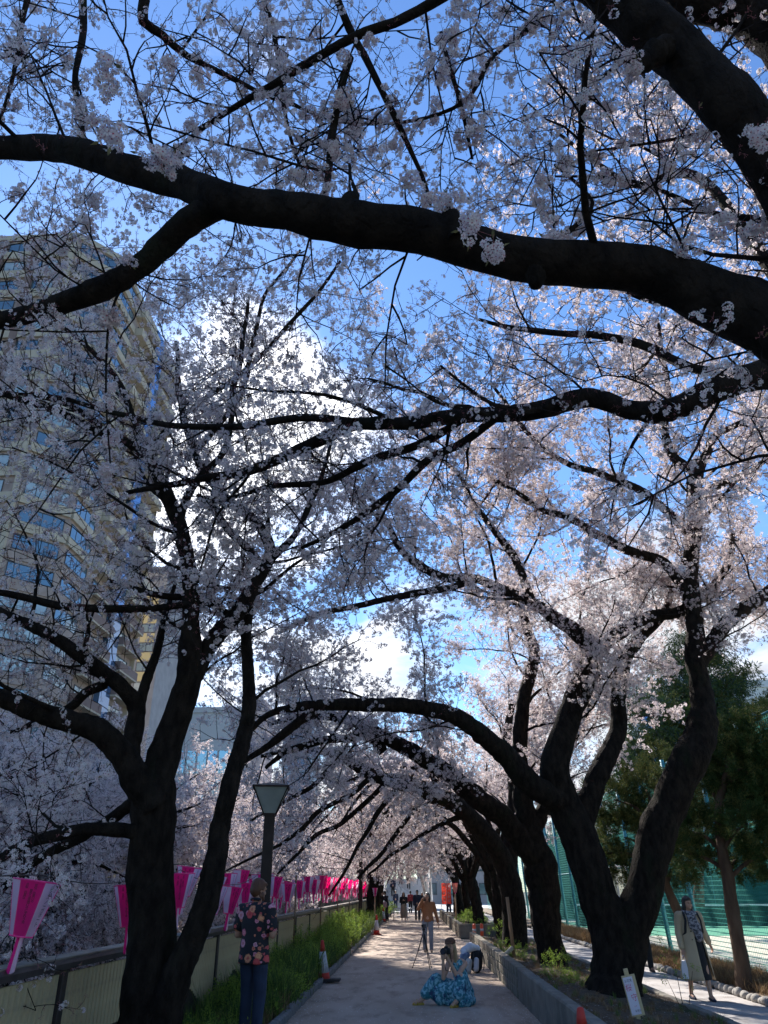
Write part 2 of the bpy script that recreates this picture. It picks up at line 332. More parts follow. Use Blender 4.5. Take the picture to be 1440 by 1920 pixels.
_ng = {}
def gn_group(srcs):
    key = tuple(o.name for o in srcs)
    if key in _ng: return _ng[key]
    g = bpy.data.node_groups.new('scatter', 'GeometryNodeTree'); g.interface.new_socket('Geometry', in_out='INPUT', socket_type='NodeSocketGeometry'); g.interface.new_socket('Geometry', in_out='OUTPUT', socket_type='NodeSocketGeometry')
    n = g.nodes; l = g.links; gi = n.new('NodeGroupInput'); go = n.new('NodeGroupOutput'); jn = n.new('GeometryNodeJoinGeometry')
    def attr(nm, ty):
        a = n.new('GeometryNodeInputNamedAttribute'); a.data_type = ty; a.inputs['Name'].default_value = nm; return a.outputs['Attribute']
    ai = attr('idx', 'INT'); ar = attr('rot', 'FLOAT_VECTOR'); as_ = attr('scl', 'FLOAT')
    e2r = n.new('FunctionNodeEulerToRotation'); l.new(ar, e2r.inputs[0])
    for k, o in enumerate(srcs):
        oi = n.new('GeometryNodeObjectInfo'); oi.inputs['Object'].default_value = o; oi.inputs['As Instance'].default_value = False
        g2 = n.new('GeometryNodeGeometryToInstance'); l.new(oi.outputs['Geometry'], g2.inputs[0])
        cmp = n.new('FunctionNodeCompare'); cmp.data_type = 'INT'; cmp.operation = 'EQUAL'; l.new(ai, cmp.inputs[2]); cmp.inputs[3].default_value = k
        ip = n.new('GeometryNodeInstanceOnPoints'); l.new(gi.outputs[0], ip.inputs['Points']); l.new(cmp.outputs[0], ip.inputs['Selection']); l.new(g2.outputs[0], ip.inputs['Instance'])
        l.new(e2r.outputs[0], ip.inputs['Rotation']); l.new(as_, ip.inputs['Scale']); l.new(ip.outputs[0], jn.inputs[0])
    l.new(jn.outputs[0], go.inputs[0]); _ng[key] = g; return g
def scatter(name, srcs, pts, parent=None, kind='stuff'):     # pts: list of (pos, dir, scale, idx)
    if not pts: pts = [(Vector((0, 0, -0.5)), Vector((0, 0, 1)), 0.01, 0)]
    me = bpy.data.meshes.new(name); me.vertices.add(len(pts)); me.vertices.foreach_set('co', np.array([tuple(p[0]) for p in pts], dtype=np.float32).ravel())
    A = me.attributes.new('rot', 'FLOAT_VECTOR', 'POINT'); eul = []
    for p in pts:
        q = p[1].to_track_quat('Z', 'Y') @ Euler((0, 0, rng.uniform(0, 6.283))).to_quaternion(); e = q.to_euler(); eul += [e.x, e.y, e.z]
    A.data.foreach_set('vector', np.array(eul, dtype=np.float32))
    A = me.attributes.new('scl', 'FLOAT', 'POINT'); A.data.foreach_set('value', np.array([p[2] for p in pts], dtype=np.float32))
    A = me.attributes.new('idx', 'INT', 'POINT'); A.data.foreach_set('value', np.array([p[3] for p in pts], dtype=np.int32))
    for m in srcs[0].data.materials: me.materials.append(m)
    o = link(name, me, parent); md = o.modifiers.new('scatter', 'NODES'); md.node_group = gn_group(srcs)
    if kind: o['kind'] = kind
    return o

# ------------------------------------------------------------------ trees
def smooth_path(pts, rads, step):
    n = len(pts)
    if n == 2: m = max(2, int((pts[1] - pts[0]).length / step)); return [pts[0].lerp(pts[1], i / m) for i in range(m + 1)], [rads[0] + (rads[1] - rads[0]) * i / m for i in range(m + 1)]
    op, orr = [], []
    for i in range(n - 1):
        p0, p1, p2, p3 = pts[max(i - 1, 0)], pts[i], pts[i + 1], pts[min(i + 2, n - 1)]
        m = max(1, int(round((p2 - p1).length / step)))
        for k in range(m):
            t = k / m; t2 = t * t; t3 = t2 * t
            op.append(0.5 * ((2 * p1) + (p2 - p0) * t + (2 * p0 - 5 * p1 + 4 * p2 - p3) * t2 + (3 * p1 - p0 - 3 * p2 + p3) * t3))
            orr.append(rads[i] + (rads[i + 1] - rads[i]) * (3 * t2 - 2 * t3))
    op.append(pts[-1]); orr.append(rads[-1]); return op, orr

class Bark:                             # all wood of one tree in one mesh
    def __init__(s): s.V = []; s.Q = []; s.n = 0
    def tube(s, pts, rads, k, lump=0.0):
        A = np.array([tuple(p) for p in pts]); m = len(A)
        T = np.empty_like(A); T[1:-1] = A[2:] - A[:-2]; T[0] = A[1] - A[0]; T[-1] = A[-1] - A[-2]; T /= (np.linalg.norm(T, axis=1)[:, None] + 1e-9)
        u = np.cross(T[0], [0.3, 0.2, 0.93]); 
        if np.linalg.norm(u) < 0.1: u = np.cross(T[0], [1, 0, 0])
        U = np.empty_like(A)
        for i in range(m):
            u = u - T[i] * u.dot(T[i]); u = u / (np.linalg.norm(u) + 1e-9); U[i] = u
        W = np.cross(T, U); a = np.arange(k) * 2 * np.pi / k
        R = np.array(rads)[:, None] * np.ones((1, k))
        if lump > 0:
            for i in range(m):
                for j in range(k):
                    q = A[i] + (U[i] * math.cos(a[j]) + W[i] * math.sin(a[j])) * R[i, j]
                    f1 = noise.noise(Vector(q) * (0.55 / max(rads[i], 0.05))); f2 = noise.noise(Vector(q) * (1.6 / max(rads[i], 0.05)) + Vector((7, 3, 1))); f3 = noise.noise(Vector(q) * 22)
                    R[i, j] *= 1 + lump * (1.0 * f1 + 0.75 * abs(f2) - 0.22) + 0.05 * f3 + 0.035 * noise.noise(Vector(q) * 9)
        P_ = A[:, None, :] + (U[:, None, :] * np.cos(a)[None, :, None] + W[:, None, :] * np.sin(a)[None, :, None]) * R[:, :, None]
        s.V.append(P_.reshape(-1, 3)); i = np.arange(m - 1)[:, None] * k; j = np.arange(k)[None, :]; j2 = (j + 1) % k
        s.Q.append((np.stack([i + j, i + j2, i + k + j2, i + k + j], axis=-1).reshape(-1, 4)) + s.n); s.n += m * k
    def obj(s, name, parent):
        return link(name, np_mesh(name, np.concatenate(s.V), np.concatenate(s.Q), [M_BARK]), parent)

def visible(p, mx=0.2, near=0.35):
    q = CMI @ (p - Vector((0, 0, CAMH))); z = -q.z
    if z < near: return False
    return abs(q.x / z) < 0.5 + mx and abs(q.y / z) < 0.667 + mx
class Tree:
    def __init__(s, seed, full=0.5, spr=0.8, sp_sc=1.0, keep=None):
        s.r = random.Random(seed); s.bark = Bark(); s.sp = []; s.full = full; s.spr = spr; s.sc = sp_sc; s.keep = keep; s.fine = Bark(); s.minr = 0.004; s.limbs = []
    def limb(s, pts, rads, k=16, lump=0.14, step=None, kids=3.0, klen=(1.0, 2.4), kr=0.4, bias=(0, 0, 0.25), start=0.15, jit=0.02, level=1, full=None, spr=None):
        r = s.r; pts = [Vector(p) for p in pts]
        step = step or max(0.04, min(0.16, max(rads) * 0.28)); pp, rr = smooth_path(pts, rads, step)
        if jit: pp = [p + Vector((noise.noise(p * 1.3), noise.noise(p * 1.3 + Vector((9, 0, 0))), noise.noise(p * 1.3 + Vector((0, 9, 0))))) * jit * 3 for p in pp]
        s.bark.tube(pp, rr, k, lump); s.limbs.append((pp, rr))
        if kids > 0: s.children(pp, rr, kids, klen, kr, Vector(bias), start, level, full, spr)
    def children(s, pp, rr, kids, klen, kr, bias, start, level, full=None, spr=None):
        r = s.r; seg = [(pp[i + 1] - pp[i]).length for i in range(len(pp) - 1)]; Ltot = sum(seg)
        n = int(Ltot * (1 - start) * kids + r.random())
        for c in range(n):
            t = (start + (1 - start) * (c + r.random()) / n) * Ltot; i = 0
            while i < len(seg) - 1 and t > seg[i]: t -= seg[i]; i += 1
            p = pp[i].lerp(pp[i + 1], min(1, t / max(seg[i], 1e-6))); tan = (pp[i + 1] - pp[i]).normalized()
            d = rdir(r); d = (d - tan * d.dot(tan)).normalized(); d = (d + tan * r.uniform(0.2, 1.0) + bias).normalized()
            ln = r.uniform(*klen); r0 = max(0.006, min(rr[i] * kr, 0.011 * ln * r.uniform(0.8, 1.5)))
            s.branch(p, d, ln, r0, bias, level, full, spr)
    def branch(s, p, d, ln, r0, bias, level, full=None, spr=None):
        r = s.r; n = max(3, int(ln / 0.22)); q = [p]
        for j in range(n):
            d = (d + rdir(r) * 0.26 + bias * 0.10).normalized(); q.append(q[-1] + d * ln / n)
        mid = q[len(q) // 2]
        if not (visible(mid) or visible(q[-1]) or visible(p)): return
        rads = [r0 + (max(0.0035, r0 * 0.3) - r0) * j / n for j in range(n + 1)]
        s.bark.tube(q, rads, 5 if r0 > 0.02 else 3)
        if level > 0:
            s.children(q, rads, 3.4 / max(0.6, s.sc), (0.35 * ln, 0.62 * ln) if level > 1 else (0.3 * s.sc, 0.75 * s.sc), 0.7, bias, 0.15, level - 1, full, spr)
        s.sprays(q, full, spr)
    def sprays(s, q, full=None, spr=None):
        r = s.r; full = s.full if full is None else full; spr = s.spr if spr is None else spr
        L_ = sum((q[i + 1] - q[i]).length for i in range(len(q) - 1)); n = max(1, int(L_ * 5.5 / s.sc * spr + r.random()))
        for c in range(n):
            t = r.uniform(0.15, 1.0) if c else 1.0; x = t * (len(q) - 1); i = min(int(x), len(q) - 2); p = q[i].lerp(q[i + 1], x - i); tan = (q[i + 1] - q[i]).normalized()
            if not visible(p): continue
            d = (rdir(r) + tan * 0.7 + Vector((0, 0, 0.1))).normalized(); f = full + 0.35 * noise.noise(p * 1.1)
            if s.keep and r.random() > s.keep(p): continue
            if p.y > 15 and -4.2 < p.x < 3 and p.z < 2.6 + 0.25 * noise.noise(p): continue
            u = r.random()
            if f > 0.75: idx = r.choice((0, 1, 2)) if u < 0.8 else r.choice((3, 4))
            elif f > 0.45: idx = r.choice((0, 1, 2)) if u < 0.35 else (r.choice((3, 4)) if u < 0.8 else r.choice((5, 6)))
            elif f > 0.2: idx = r.choice((0, 2)) if u < 0.12 else (r.choice((3, 4)) if u < 0.45 else r.choice((5, 6, 7)))
            else: idx = r.choice((3, 4)) if u < 0.15 else r.choice((5, 6, 7, 7))
            s.sp.append((p, d, s.sc * r.uniform(0.7, 1.15), idx))
    def finish(s, label, loc, group=None):
        root = empty('cherry_tree', loc, 0, label, 'cherry tree', group); M = Matrix.Translation(-Vector(loc))
        o = s.bark.obj('trunk', root); o.matrix_parent_inverse = M
        c = scatter('crown', BLO, s.sp, root, 'stuff'); c.matrix_parent_inverse = M
        s.root = root; STAT.append((label[:30], s.bark.n, len(s.sp)))
        return root
STAT = []
def K(D, *pts):                         # drawn limb: (px, py, dD, width_px) -> points, radii
    pp, rr = [], []
    for (x, y, dD, w_) in pts:
        p = P(x, y, D + dD); pp.append(p); rr.append(w_ * .84 / 2 * depth(p) / FPX)
    return pp, rr
# ================================================================== CHERRY TREES
GS = 'cherry trees lining the riverside path'
# --- overhead tree rooted beside the viewer, outside the frame; its boughs cross the top of the picture
def keep_limb(p):
    if T.big is None: T.big = np.array([list(q) + [r_] for (pp_, rr_) in T.limbs for q, r_ in zip(pp_, rr_) if r_ > 0.045][::2])
    d = np.linalg.norm(T.big[:, :3] - np.array(p), axis=1) - T.big[:, 3]
    return 0.12 if d.min() < 0.14 else 1.0
T = Tree(101, keep=keep_limb, full=0.34, spr=0.56, sp_sc=0.50)
T.big = None
tx = [Vector((2.9, 2.2, 0.2)), Vector((2.95, 2.3, 1.5)), Vector((2.9, 2.35, 2.7))]
T.limb(tx, [0.34, 0.28, 0.25], k=20, kids=0)
def LN(D, *a, pre=None, prer=None, **k):
    pp, rr = K(D, *a)
    if pre: pp = [Vector(p) for p in pre] + pp; rr = list(prer) + rr
    T.limb(pp, rr, **k)
B0 = (0, 0, 0.15)
LN(2.55, (1640, 830, 0, 170), (1500, 660, 0, 160), (1420, 600, 0, 150), (1330, 545, 0, 125), (1230, 500, 0, 112), (1110, 487, 0, 100), (1000, 482, 0, 100), (900, 462, 0, 96), (800, 436, 0, 100), (690, 424, 0, 98), (600, 412, 0, 92), (500, 398, 0, 80), (430, 385, 0, 80), (350, 348, .05, 72), (260, 322, .1, 66), (180, 300, .15, 62), (90, 282, .2, 56), (0, 274, .25, 50), (-120, 272, .3, 44),
   pre=[tx[1], tx[2]], prer=[0.26, 0.22], k=28, kids=2.6, klen=(0.5, 1.3), lump=0.13, bias=B0, start=0.3)
LN(2.55, (440, 385, 0, 66), (390, 412, .05, 62), (320, 455, .1, 58), (250, 505, .15, 52), (180, 540, .2, 56), (120, 565, .25, 48), (60, 582, .3, 42), (0, 592, .35, 40), (-100, 600, .4, 34), k=22, kids=2.4, klen=(0.5, 1.2), bias=B0)
LN(2.35, (1640, 780, .2, 150), (1560, 560, .15, 140), (1480, 370, .1, 130), (1430, 280, .05, 122), (1370, 190, 0, 118), (1290, 100, 0, 116), (1210, 40, 0, 112), (1130, -20, 0, 104), (1020, -90, 0, 96), (850, -170, .05, 80), pre=[tx[1], tx[2]], prer=[0.24, 0.2], k=26, kids=2.6, klen=(0.5, 1.3), bias=B0, start=0.35)
LN(2.6, (1560, 200, 0, 110), (1470, 70, 0, 100), (1390, 20, 0, 84), (1290, 10, 0, 70), (1240, -20, 0, 60), k=18, kids=1.5, klen=(0.5, 1.1), bias=B0)
for a in (
  [(870, -30, 2.6, 34), (740, 50, 2.65, 30), (690, 70, 2.7, 28), (600, 120, 2.8, 26), (480, 190, 2.95, 20), (380, 245, 3.1, 14), (310, 300, 3.2, 8)],
  [(640, 0, 2.7, 22), (665, 60, 2.8, 24), (690, 110, 2.85, 24), (720, 180, 2.9, 20), (755, 250, 3.0, 18), (790, 330, 3.1, 12), (800, 380, 3.1, 8)],
  [(665, 120, 2.75, 24), (640, 200, 2.8, 24), (615, 290, 2.85, 22), (603, 385, 2.75, 16)],
  [(480, -20, 2.8, 14), (510, 60, 2.9, 14), (540, 180, 3.0, 14), (565, 310, 3.1, 10), (580, 350, 3.1, 6)],
  [(150, -20, 2.9, 26), (150, 60, 2.9, 22), (150, 160, 2.9, 18), (155, 270, 2.85, 12)],
  [(60, -20, 3.1, 18), (40, 70, 3.1, 16), (15, 150, 3.15, 13), (-10, 240, 3.2, 10)],
  [(265, 0, 2.9, 34), (262, 40, 2.95, 32), (300, 70, 3.05, 24), (345, 110, 3.15, 20), (430, 155, 3.3, 16), (500, 190, 3.4, 12)],
  [(820, 60, 3.0, 12), (840, 150, 3.0, 14), (860, 220, 3.1, 12), (880, 300, 3.2, 8)],
  [(1040, 10, 2.9, 16), (920, 100, 3.0, 14), (860, 200, 3.1, 12), (750, 240, 3.2, 10), (640, 225, 3.3, 12), (500, 190, 3.4, 8)],
  [(1250, 60, 2.8, 16), (1160, 120, 2.9, 12), (1090, 170, 3.0, 8)],
  [(1420, 240, 2.7, 16), (1340, 245, 2.8, 12), (1230, 265, 2.9, 9), (1100, 290, 3.0, 6)],
  [(1440, 420, 2.8, 20), (1350, 400, 2.9, 16), (1270, 365, 3.0, 14), (1180, 340, 3.1, 10), (1040, 330, 3.2, 6)],
  [(1000, 480, 2.9, 20), (1080, 420, 3.0, 16), (1110, 380, 3.0, 12), (1040, 310, 3.1, 8)],
  [(250, 500, 2.9, 10), (200, 590, 2.9, 8), (195, 740, 2.95, 6), (200, 860, 3.0, 5)],
):
    pp, rr = [], []
    for (x, y, D, w_) in a: p = P(x, y, D); pp.append(p); rr.append(w_ * 0.62 / 2 * depth(p) / FPX)
    T.limb(pp, rr, k=10, kids=3.2, klen=(0.3, 0.9), kr=0.5, bias=(0, 0, 0.05), start=0.05, lump=0.1, step=0.08)
for (x, y, D, w_, dx, dy) in ((860, 450, 2.5, 46, -20, -56), (1000, 485, 2.55, 44, 5, 52), (640, 418, 2.5, 44, 20, -52), (290, 330, 2.6, 34, 20, -42), (1250, 90, 2.3, 50, -72, 40)):
    pp, rr = K(D, (x, y, 0, w_ * 1.2), (x + dx * .7, y + dy * .7, 0, w_), (x + dx, y + dy, 0, w_ * .55), (x + dx * 1.05, y + dy * 1.05, 0, 4)); T.limb(pp, rr, k=14, kids=0, lump=.25, step=.02, jit=0)
for (x, y, D, sc_) in ((215, 115, 2.3, 1.0), (190, 160, 2.35, .95), (330, 135, 2.5, .8), (385, 150, 2.5, .8), (225, 270, 2.2, 1.05), (265, 305, 2.25, .9), (325, 325, 2.3, .75), (200, 235, 2.4, .7), (890, 445, 2.2, .8), (925, 465, 2.15, .75), (790, 330, 2.4, .75), (845, 75, 2.6, .8), (870, 20, 2.7, .8), (560, 325, 2.7, .6), (640, 110, 2.7, .7), (690, 80, 2.7, .7), (1130, 200, 2.9, .7), (1240, 320, 2.9, .75), (1330, 440, 2.6, .9), (1290, 470, 2.5, .8), (1390, 430, 2.6, .9), (1430, 270, 2.0, .8), (980, 60, 3.0, .8), (940, 30, 3.0, .8), (1000, 330, 3.2, .8), (1030, 400, 3.2, .8), (1000, 380, 3.2, .8), (110, 470, 3.0, .8), (160, 430, 3.0, .8), (95, 500, 3.0, .7), (240, 500, 2.55, .5), (420, 40, 3.2, .7), (1060, 210, 3.2, .7), (450, 240, 3.3, .6), (700, 300, 3.3, .6), (820, 200, 3.2, .7), (910, 110, 3.2, .7), (590, 60, 3.2, .7), (30, 380, 3.2, .7), (180, 380, 3.2, .8), (260, 390, 3.3, .8), (1340, 620, 2.8, .6), (1240, 540, 2.6, .5)):
    T.sp.append((P(x, y, D), (rdir(T.r) + Vector((0, -.8, -.3))).normalized(), sc_ * .85, 8 + (T.r.random() < .4)))
thin = [(q, r_) for (pp_, rr_) in T.limbs for q, r_ in zip(pp_, rr_) if r_ < 0.022 and visible(q)]
for q in range(130):
    c_, r_ = T.r.choice(thin); dd_ = (rdir(T.r) + Vector((0, -.2, -.15))).normalized(); T.sp.append((c_ + dd_ * r_, dd_, T.r.uniform(.42, .72), 8 + (T.r.random() < .5)))
T.finish('overhanging cherry tree whose thick dark boughs cross the sky at the top', (2.9, 2.2, 0), GS)

# --- cherry tree behind it whose long thin bough crosses below the first one
T = Tree(102, full=0.45, spr=0.62, sp_sc=0.6)
tr = [Vector((4.3, 5.6, 0)), Vector((4.3, 5.6, 2.2)), Vector((4.1, 5.5, 3.8))]
T.limb(tr, [0.36, 0.3, 0.26], k=18, kids=0)
LN(5.2, (1640, 700, .1, 80), (1520, 695, 0, 76), (1430, 706, 0, 68), (1340, 735, 0, 58), (1260, 762, 0, 54), (1190, 760, .1, 44), (1110, 745, .2, 44), (1020, 768, .3, 42), (940, 780, .5, 36), (850, 785, .7, 34), (760, 795, .9, 30), (660, 800, 1.1, 30), (600, 830, 1.3, 28), (520, 868, 1.5, 24), (440, 890, 1.7, 20), (350, 905, 1.9, 16), (240, 925, 2.1, 10), pre=[tr[1], tr[2]], prer=[0.2, 0.14], k=20, kids=3.0, klen=(0.7, 1.8), bias=(0, 0, 0.2), start=0.3)
for a in (
  [(880, 782, 5.9, 18), (780, 840, 6.3, 20), (700, 868, 6.6, 20), (620, 900, 6.9, 16), (500, 915, 7.2, 12), (380, 945, 7.5, 8)],
  [(940, 780, 5.7, 20), (870, 830, 6.0, 20), (800, 865, 6.3, 20), (740, 930, 6.6, 18), (660, 985, 6.9, 14), (560, 1030, 7.2, 8)],
  [(660, 795, 6.2, 22), (560, 788, 6.4, 18), (440, 802, 6.6, 16), (320, 800, 6.8, 14), (180, 765, 7.0, 12), (40, 740, 7.2, 8)],
  [(1350, 700, 5.4, 26), (1300, 690, 5.6, 22), (1220, 650, 5.9, 22), (1120, 635, 6.1, 18), (1010, 625, 6.4, 14), (900, 600, 6.8, 8)],
  [(1420, 560, 5.5, 24), (1330, 580, 5.7, 18), (1200, 560, 6.0, 16), (1080, 500, 6.3, 12), (960, 530, 6.6, 8)],
  [(1500, 620, 5.0, 40), (1400, 430, 5.3, 30), (1290, 330, 5.6, 22), (1180, 350, 5.9, 16), (1050, 250, 6.2, 8)],
  [(1500, 500, 5.4, 30), (1430, 380, 5.6, 26), (1330, 180, 5.9, 20), (1240, 70, 6.2, 12)],
):
    pp, rr = [], []
    for (x, y, D, w_) in a: p = P(x, y, D); pp.append(p); rr.append(w_ * 0.8 / 2 * depth(p) / FPX)
    T.limb(pp, rr, k=10, kids=3.0, klen=(0.5, 1.4), kr=0.5, bias=(0, 0, 0.15), start=0.05, lump=0.1, step=0.12)
T.finish('cherry tree reaching a slim blossoming bough across the picture below the thick boughs', (4.3, 5.6, 0), GS)

# --- big left tree in front of the fence
def keep_tower(p):        # the crown is thinner on its river side
    x, y, z = proj_np(np.array([tuple(p)])); return 0.68 if (x[0] < 300 and 700 < y[0] < 1380) else (0.3 if x[0] > 200 and y[0] > 1420 else 1.0)
T = Tree(103, full=0.5, spr=0.62, sp_sc=0.72, keep=keep_tower)
def LL(a, **k):
    pp, rr = [], []
    for (x, y, D, w_) in a: p = P(x, y, D); pp.append(p); rr.append(w_ * .85 / 2 * depth(p) / FPX)
    T.limb(pp, rr, **k)
LL([(262, 2120, 8.1, 170), (268, 2010, 8.15, 140), (275, 1920, 8.2, 118), (278, 1840, 8.2, 106), (280, 1740, 8.2, 104), (284, 1640, 8.2, 100), (288, 1560, 8.2, 98), (292, 1490, 8.2, 96), (305, 1430, 8.2, 74), (330, 1340, 8.2, 62), (352, 1250, 8.15, 56), (356, 1160, 8.1, 38), (350, 1080, 8.0, 34), (338, 1000, 7.9, 33), (315, 930, 7.8, 34), (285, 870, 7.7, 24), (230, 820, 7.6, 18), (150, 770, 7.5, 14), (60, 740, 7.4, 10)], k=26, kids=3.0, klen=(1.0, 2.4), start=0.45)
LL([(358, 1265, 8.2, 40), (400, 1205, 8.3, 40), (450, 1150, 8.4, 36), (490, 1085, 8.5, 30), (508, 1035, 8.6, 26), (480, 985, 8.7, 22), (430, 940, 8.8, 20), (385, 890, 8.8, 18), (360, 830, 8.9, 16), (345, 770, 9.0, 14), (335, 700, 9.1, 12), (330, 640, 9.2, 7)], k=14, kids=3.2, klen=(0.8, 2.0), start=0.15)
LL([(285, 2040, 8.1, 60), (305, 1930, 8.1, 84), (318, 1870, 8.05, 74), (340, 1795, 8.05, 62), (382, 1690, 8.1, 56), (405, 1610, 8.15, 48), (410, 1560, 8.2, 44), (425, 1500, 8.2, 40), (450, 1420, 8.3, 38), (462, 1340, 8.4, 32), (465, 1250, 8.5, 26), (468, 1160, 8.6, 24), (480, 1100, 8.7, 20), (520, 1040, 8.8, 18), (560, 990, 8.9, 14), (600, 900, 9.0, 10), (620, 830, 9.2, 6)], k=18, kids=2.8, klen=(0.8, 2.2), start=0.45)
LL([(290, 1510, 8.1, 70), (262, 1460, 8.0, 66), (225, 1405, 7.9, 56), (180, 1370, 7.8, 52), (120, 1355, 7.7, 48), (60, 1335, 7.6, 44), (0, 1310, 7.5, 40), (-110, 1280, 7.4, 34), (-220, 1220, 7.3, 24)], k=18, kids=3.0, klen=(0.8, 2.0), start=0.25)
LL([(255, 1455, 8.1, 44), (250, 1400, 8.1, 42), (258, 1330, 8.2, 38), (235, 1295, 8.1, 34), (195, 1265, 8.0, 34), (160, 1235, 7.9, 30), (110, 1195, 7.8, 26), (50, 1165, 7.7, 24), (0, 1145, 7.6, 22), (-120, 1090, 7.5, 18)], k=14, kids=3.0, klen=(0.8, 2.0), start=0.25)
LL([(262, 1330, 8.2, 26), (278, 1260, 8.3, 22), (292, 1210, 8.4, 18), (310, 1150, 8.6, 12), (330, 1090, 8.8, 8)], k=10, kids=3, klen=(0.5, 1.4))
LL([(275, 1565, 8.1, 34), (230, 1560, 8.0, 32), (160, 1558, 7.8, 28), (100, 1570, 7.6, 26), (50, 1580, 7.4, 24), (0, 1605, 7.2, 20), (-60, 1650, 7.0, 12)], k=12, kids=3, klen=(0.5, 1.4), bias=(0, 0, -0.1))
LL([(262, 1500, 8.2, 30), (220, 1530, 8.3, 26), (160, 1560, 8.4, 24), (90, 1600, 8.5, 22), (30, 1640, 8.6, 18), (-40, 1700, 8.7, 10)], k=12, kids=3, klen=(0.6, 1.5), bias=(0, 0, -0.2))
LL([(200, 1290, 8.0, 22), (165, 1305, 8.1, 22), (130, 1330, 8.2, 20), (80, 1340, 8.3, 16), (20, 1370, 8.4, 8)], k=10, kids=3, klen=(0.5, 1.3))
LL([(350, 1135, 8.0, 16), (280, 1142, 8.0, 16), (190, 1138, 7.9, 18), (110, 1135, 7.8, 18), (30, 1115, 7.7, 16), (-60, 1100, 7.6, 12)], k=10, kids=3.2, klen=(0.6, 1.6))
LL([(440, 1160, 8.4, 18), (400, 1135, 8.3, 18), (345, 1125, 8.2, 16), (290, 1120, 8.1, 14), (200, 1090, 8.0, 8)], k=10, kids=3, klen=(0.5, 1.3))
LL([(490, 1060, 8.6, 18), (430, 1000, 8.7, 18), (395, 950, 8.8, 16), (370, 930, 8.8, 10)], k=10, kids=3, klen=(0.5, 1.3))
LL([(330, 990, 7.9, 22), (370, 900, 8.0, 16), (420, 830, 8.1, 14), (445, 700, 8.2, 12), (465, 560, 8.3, 8)], k=8, kids=3, klen=(0.5, 1.5))
LL([(340, 780, 9.0, 14), (400, 740, 9.0, 12), (470, 690, 9.0, 11), (560, 590, 9.0, 9), (640, 490, 9.0, 6)], k=8, kids=3, klen=(0.5, 1.4))
LL([(350, 860, 8.9, 14), (420, 790, 8.9, 13), (465, 700, 8.9, 12), (500, 560, 8.8, 8), (560, 470, 8.8, 5)], k=8, kids=3, klen=(0.5, 1.3))
LL([(230, 825, 7.6, 16), (150, 790, 7.5, 18), (70, 760, 7.4, 16), (0, 735, 7.3, 14), (-80, 700, 7.2, 10)], k=10, kids=3, klen=(0.6, 1.6))
LL([(290, 870, 7.7, 16), (260, 800, 7.6, 14), (215, 700, 7.5, 12), (130, 620, 7.4, 10), (40, 560, 7.3, 6)], k=10, kids=3.2, klen=(0.8, 1.8))
T.finish('large many-stemmed cherry tree standing against the fence beside the floral shirt', (-2.75, 8.3, 0), GS)

# --- first big tree of the right row, forked low
def keep_low(p): return 1.0 if p.z > 4.6 else (0.12 if p.z > 2.5 else 0)
T = Tree(104, keep=keep_low, full=0.72, spr=1.05, sp_sc=0.66)
LL([(1152, 1925, 14.2, 190), (1153, 1880, 14.3, 130), (1156, 1820, 14.4, 104), (1148, 1750, 14.4, 104), (1124, 1690, 14.4, 84), (1105, 1630, 14.4, 84), (1085, 1570, 14.4, 78), (1060, 1510, 14.4, 76), (1042, 1460, 14.3, 66), (1048, 1400, 14.3, 56), (1070, 1340, 14.3, 54), (1095, 1270, 14.3, 50), (1110, 1225, 14.3, 46), (1085, 1190, 14.3, 34), (1040, 1160, 14.2, 30), (990, 1125, 14.1, 24), (900, 1090, 14, 20), (830, 1080, 13.9, 16)], k=28, kids=2.4, klen=(1.2, 2.8), start=0.45, lump=0.17)
LL([(1165, 1900, 14.2, 110), (1170, 1810, 14.3, 84), (1184, 1730, 14.35, 78), (1210, 1650, 14.35, 80), (1232, 1560, 14.3, 84), (1262, 1490, 14.25, 78), (1295, 1420, 14.2, 76), (1318, 1360, 14.2, 66), (1312, 1290, 14.2, 44), (1302, 1220, 14.2, 42), (1298, 1130, 14.2, 36), (1296, 1040, 14.1, 34), (1300, 960, 14, 30), (1302, 890, 13.9, 32), (1325, 850, 13.9, 20), (1345, 815, 13.8, 16), (1400, 790, 13.6, 12)], k=26, kids=2.4, klen=(1.0, 2.6), start=0.5, lump=0.2)
LL([(1300, 885, 13.9, 22), (1262, 855, 13.9, 20), (1247, 810, 13.8, 18), (1250, 760, 13.7, 16), (1245, 690, 13.6, 12), (1230, 600, 13.5, 7)], k=10, kids=3, klen=(0.8, 2))
LL([(1312, 1250, 14.2, 34), (1345, 1190, 14.2, 34), (1390, 1140, 14.1, 32), (1440, 1110, 14, 28), (1540, 1050, 13.9, 22)], k=12, kids=3, klen=(1, 2.4))
LL([(1110, 1235, 14.3, 36), (1150, 1195, 14.4, 30), (1210, 1160, 14.5, 28), (1280, 1145, 14.6, 24), (1330, 1110, 14.7, 20), (1365, 1060, 14.8, 16), (1375, 1000, 14.9, 10)], k=12, kids=3, klen=(1, 2.2))
LL([(1075, 1590, 14.4, 64), (1100, 1510, 14.5, 52), (1130, 1440, 14.6, 46), (1160, 1370, 14.7, 38), (1162, 1310, 14.8, 32), (1175, 1240, 14.9, 32), (1200, 1195, 15, 26), (1235, 1160, 15, 18), (1260, 1100, 15, 10)], k=16, kids=2.6, klen=(1, 2.2), start=0.4)
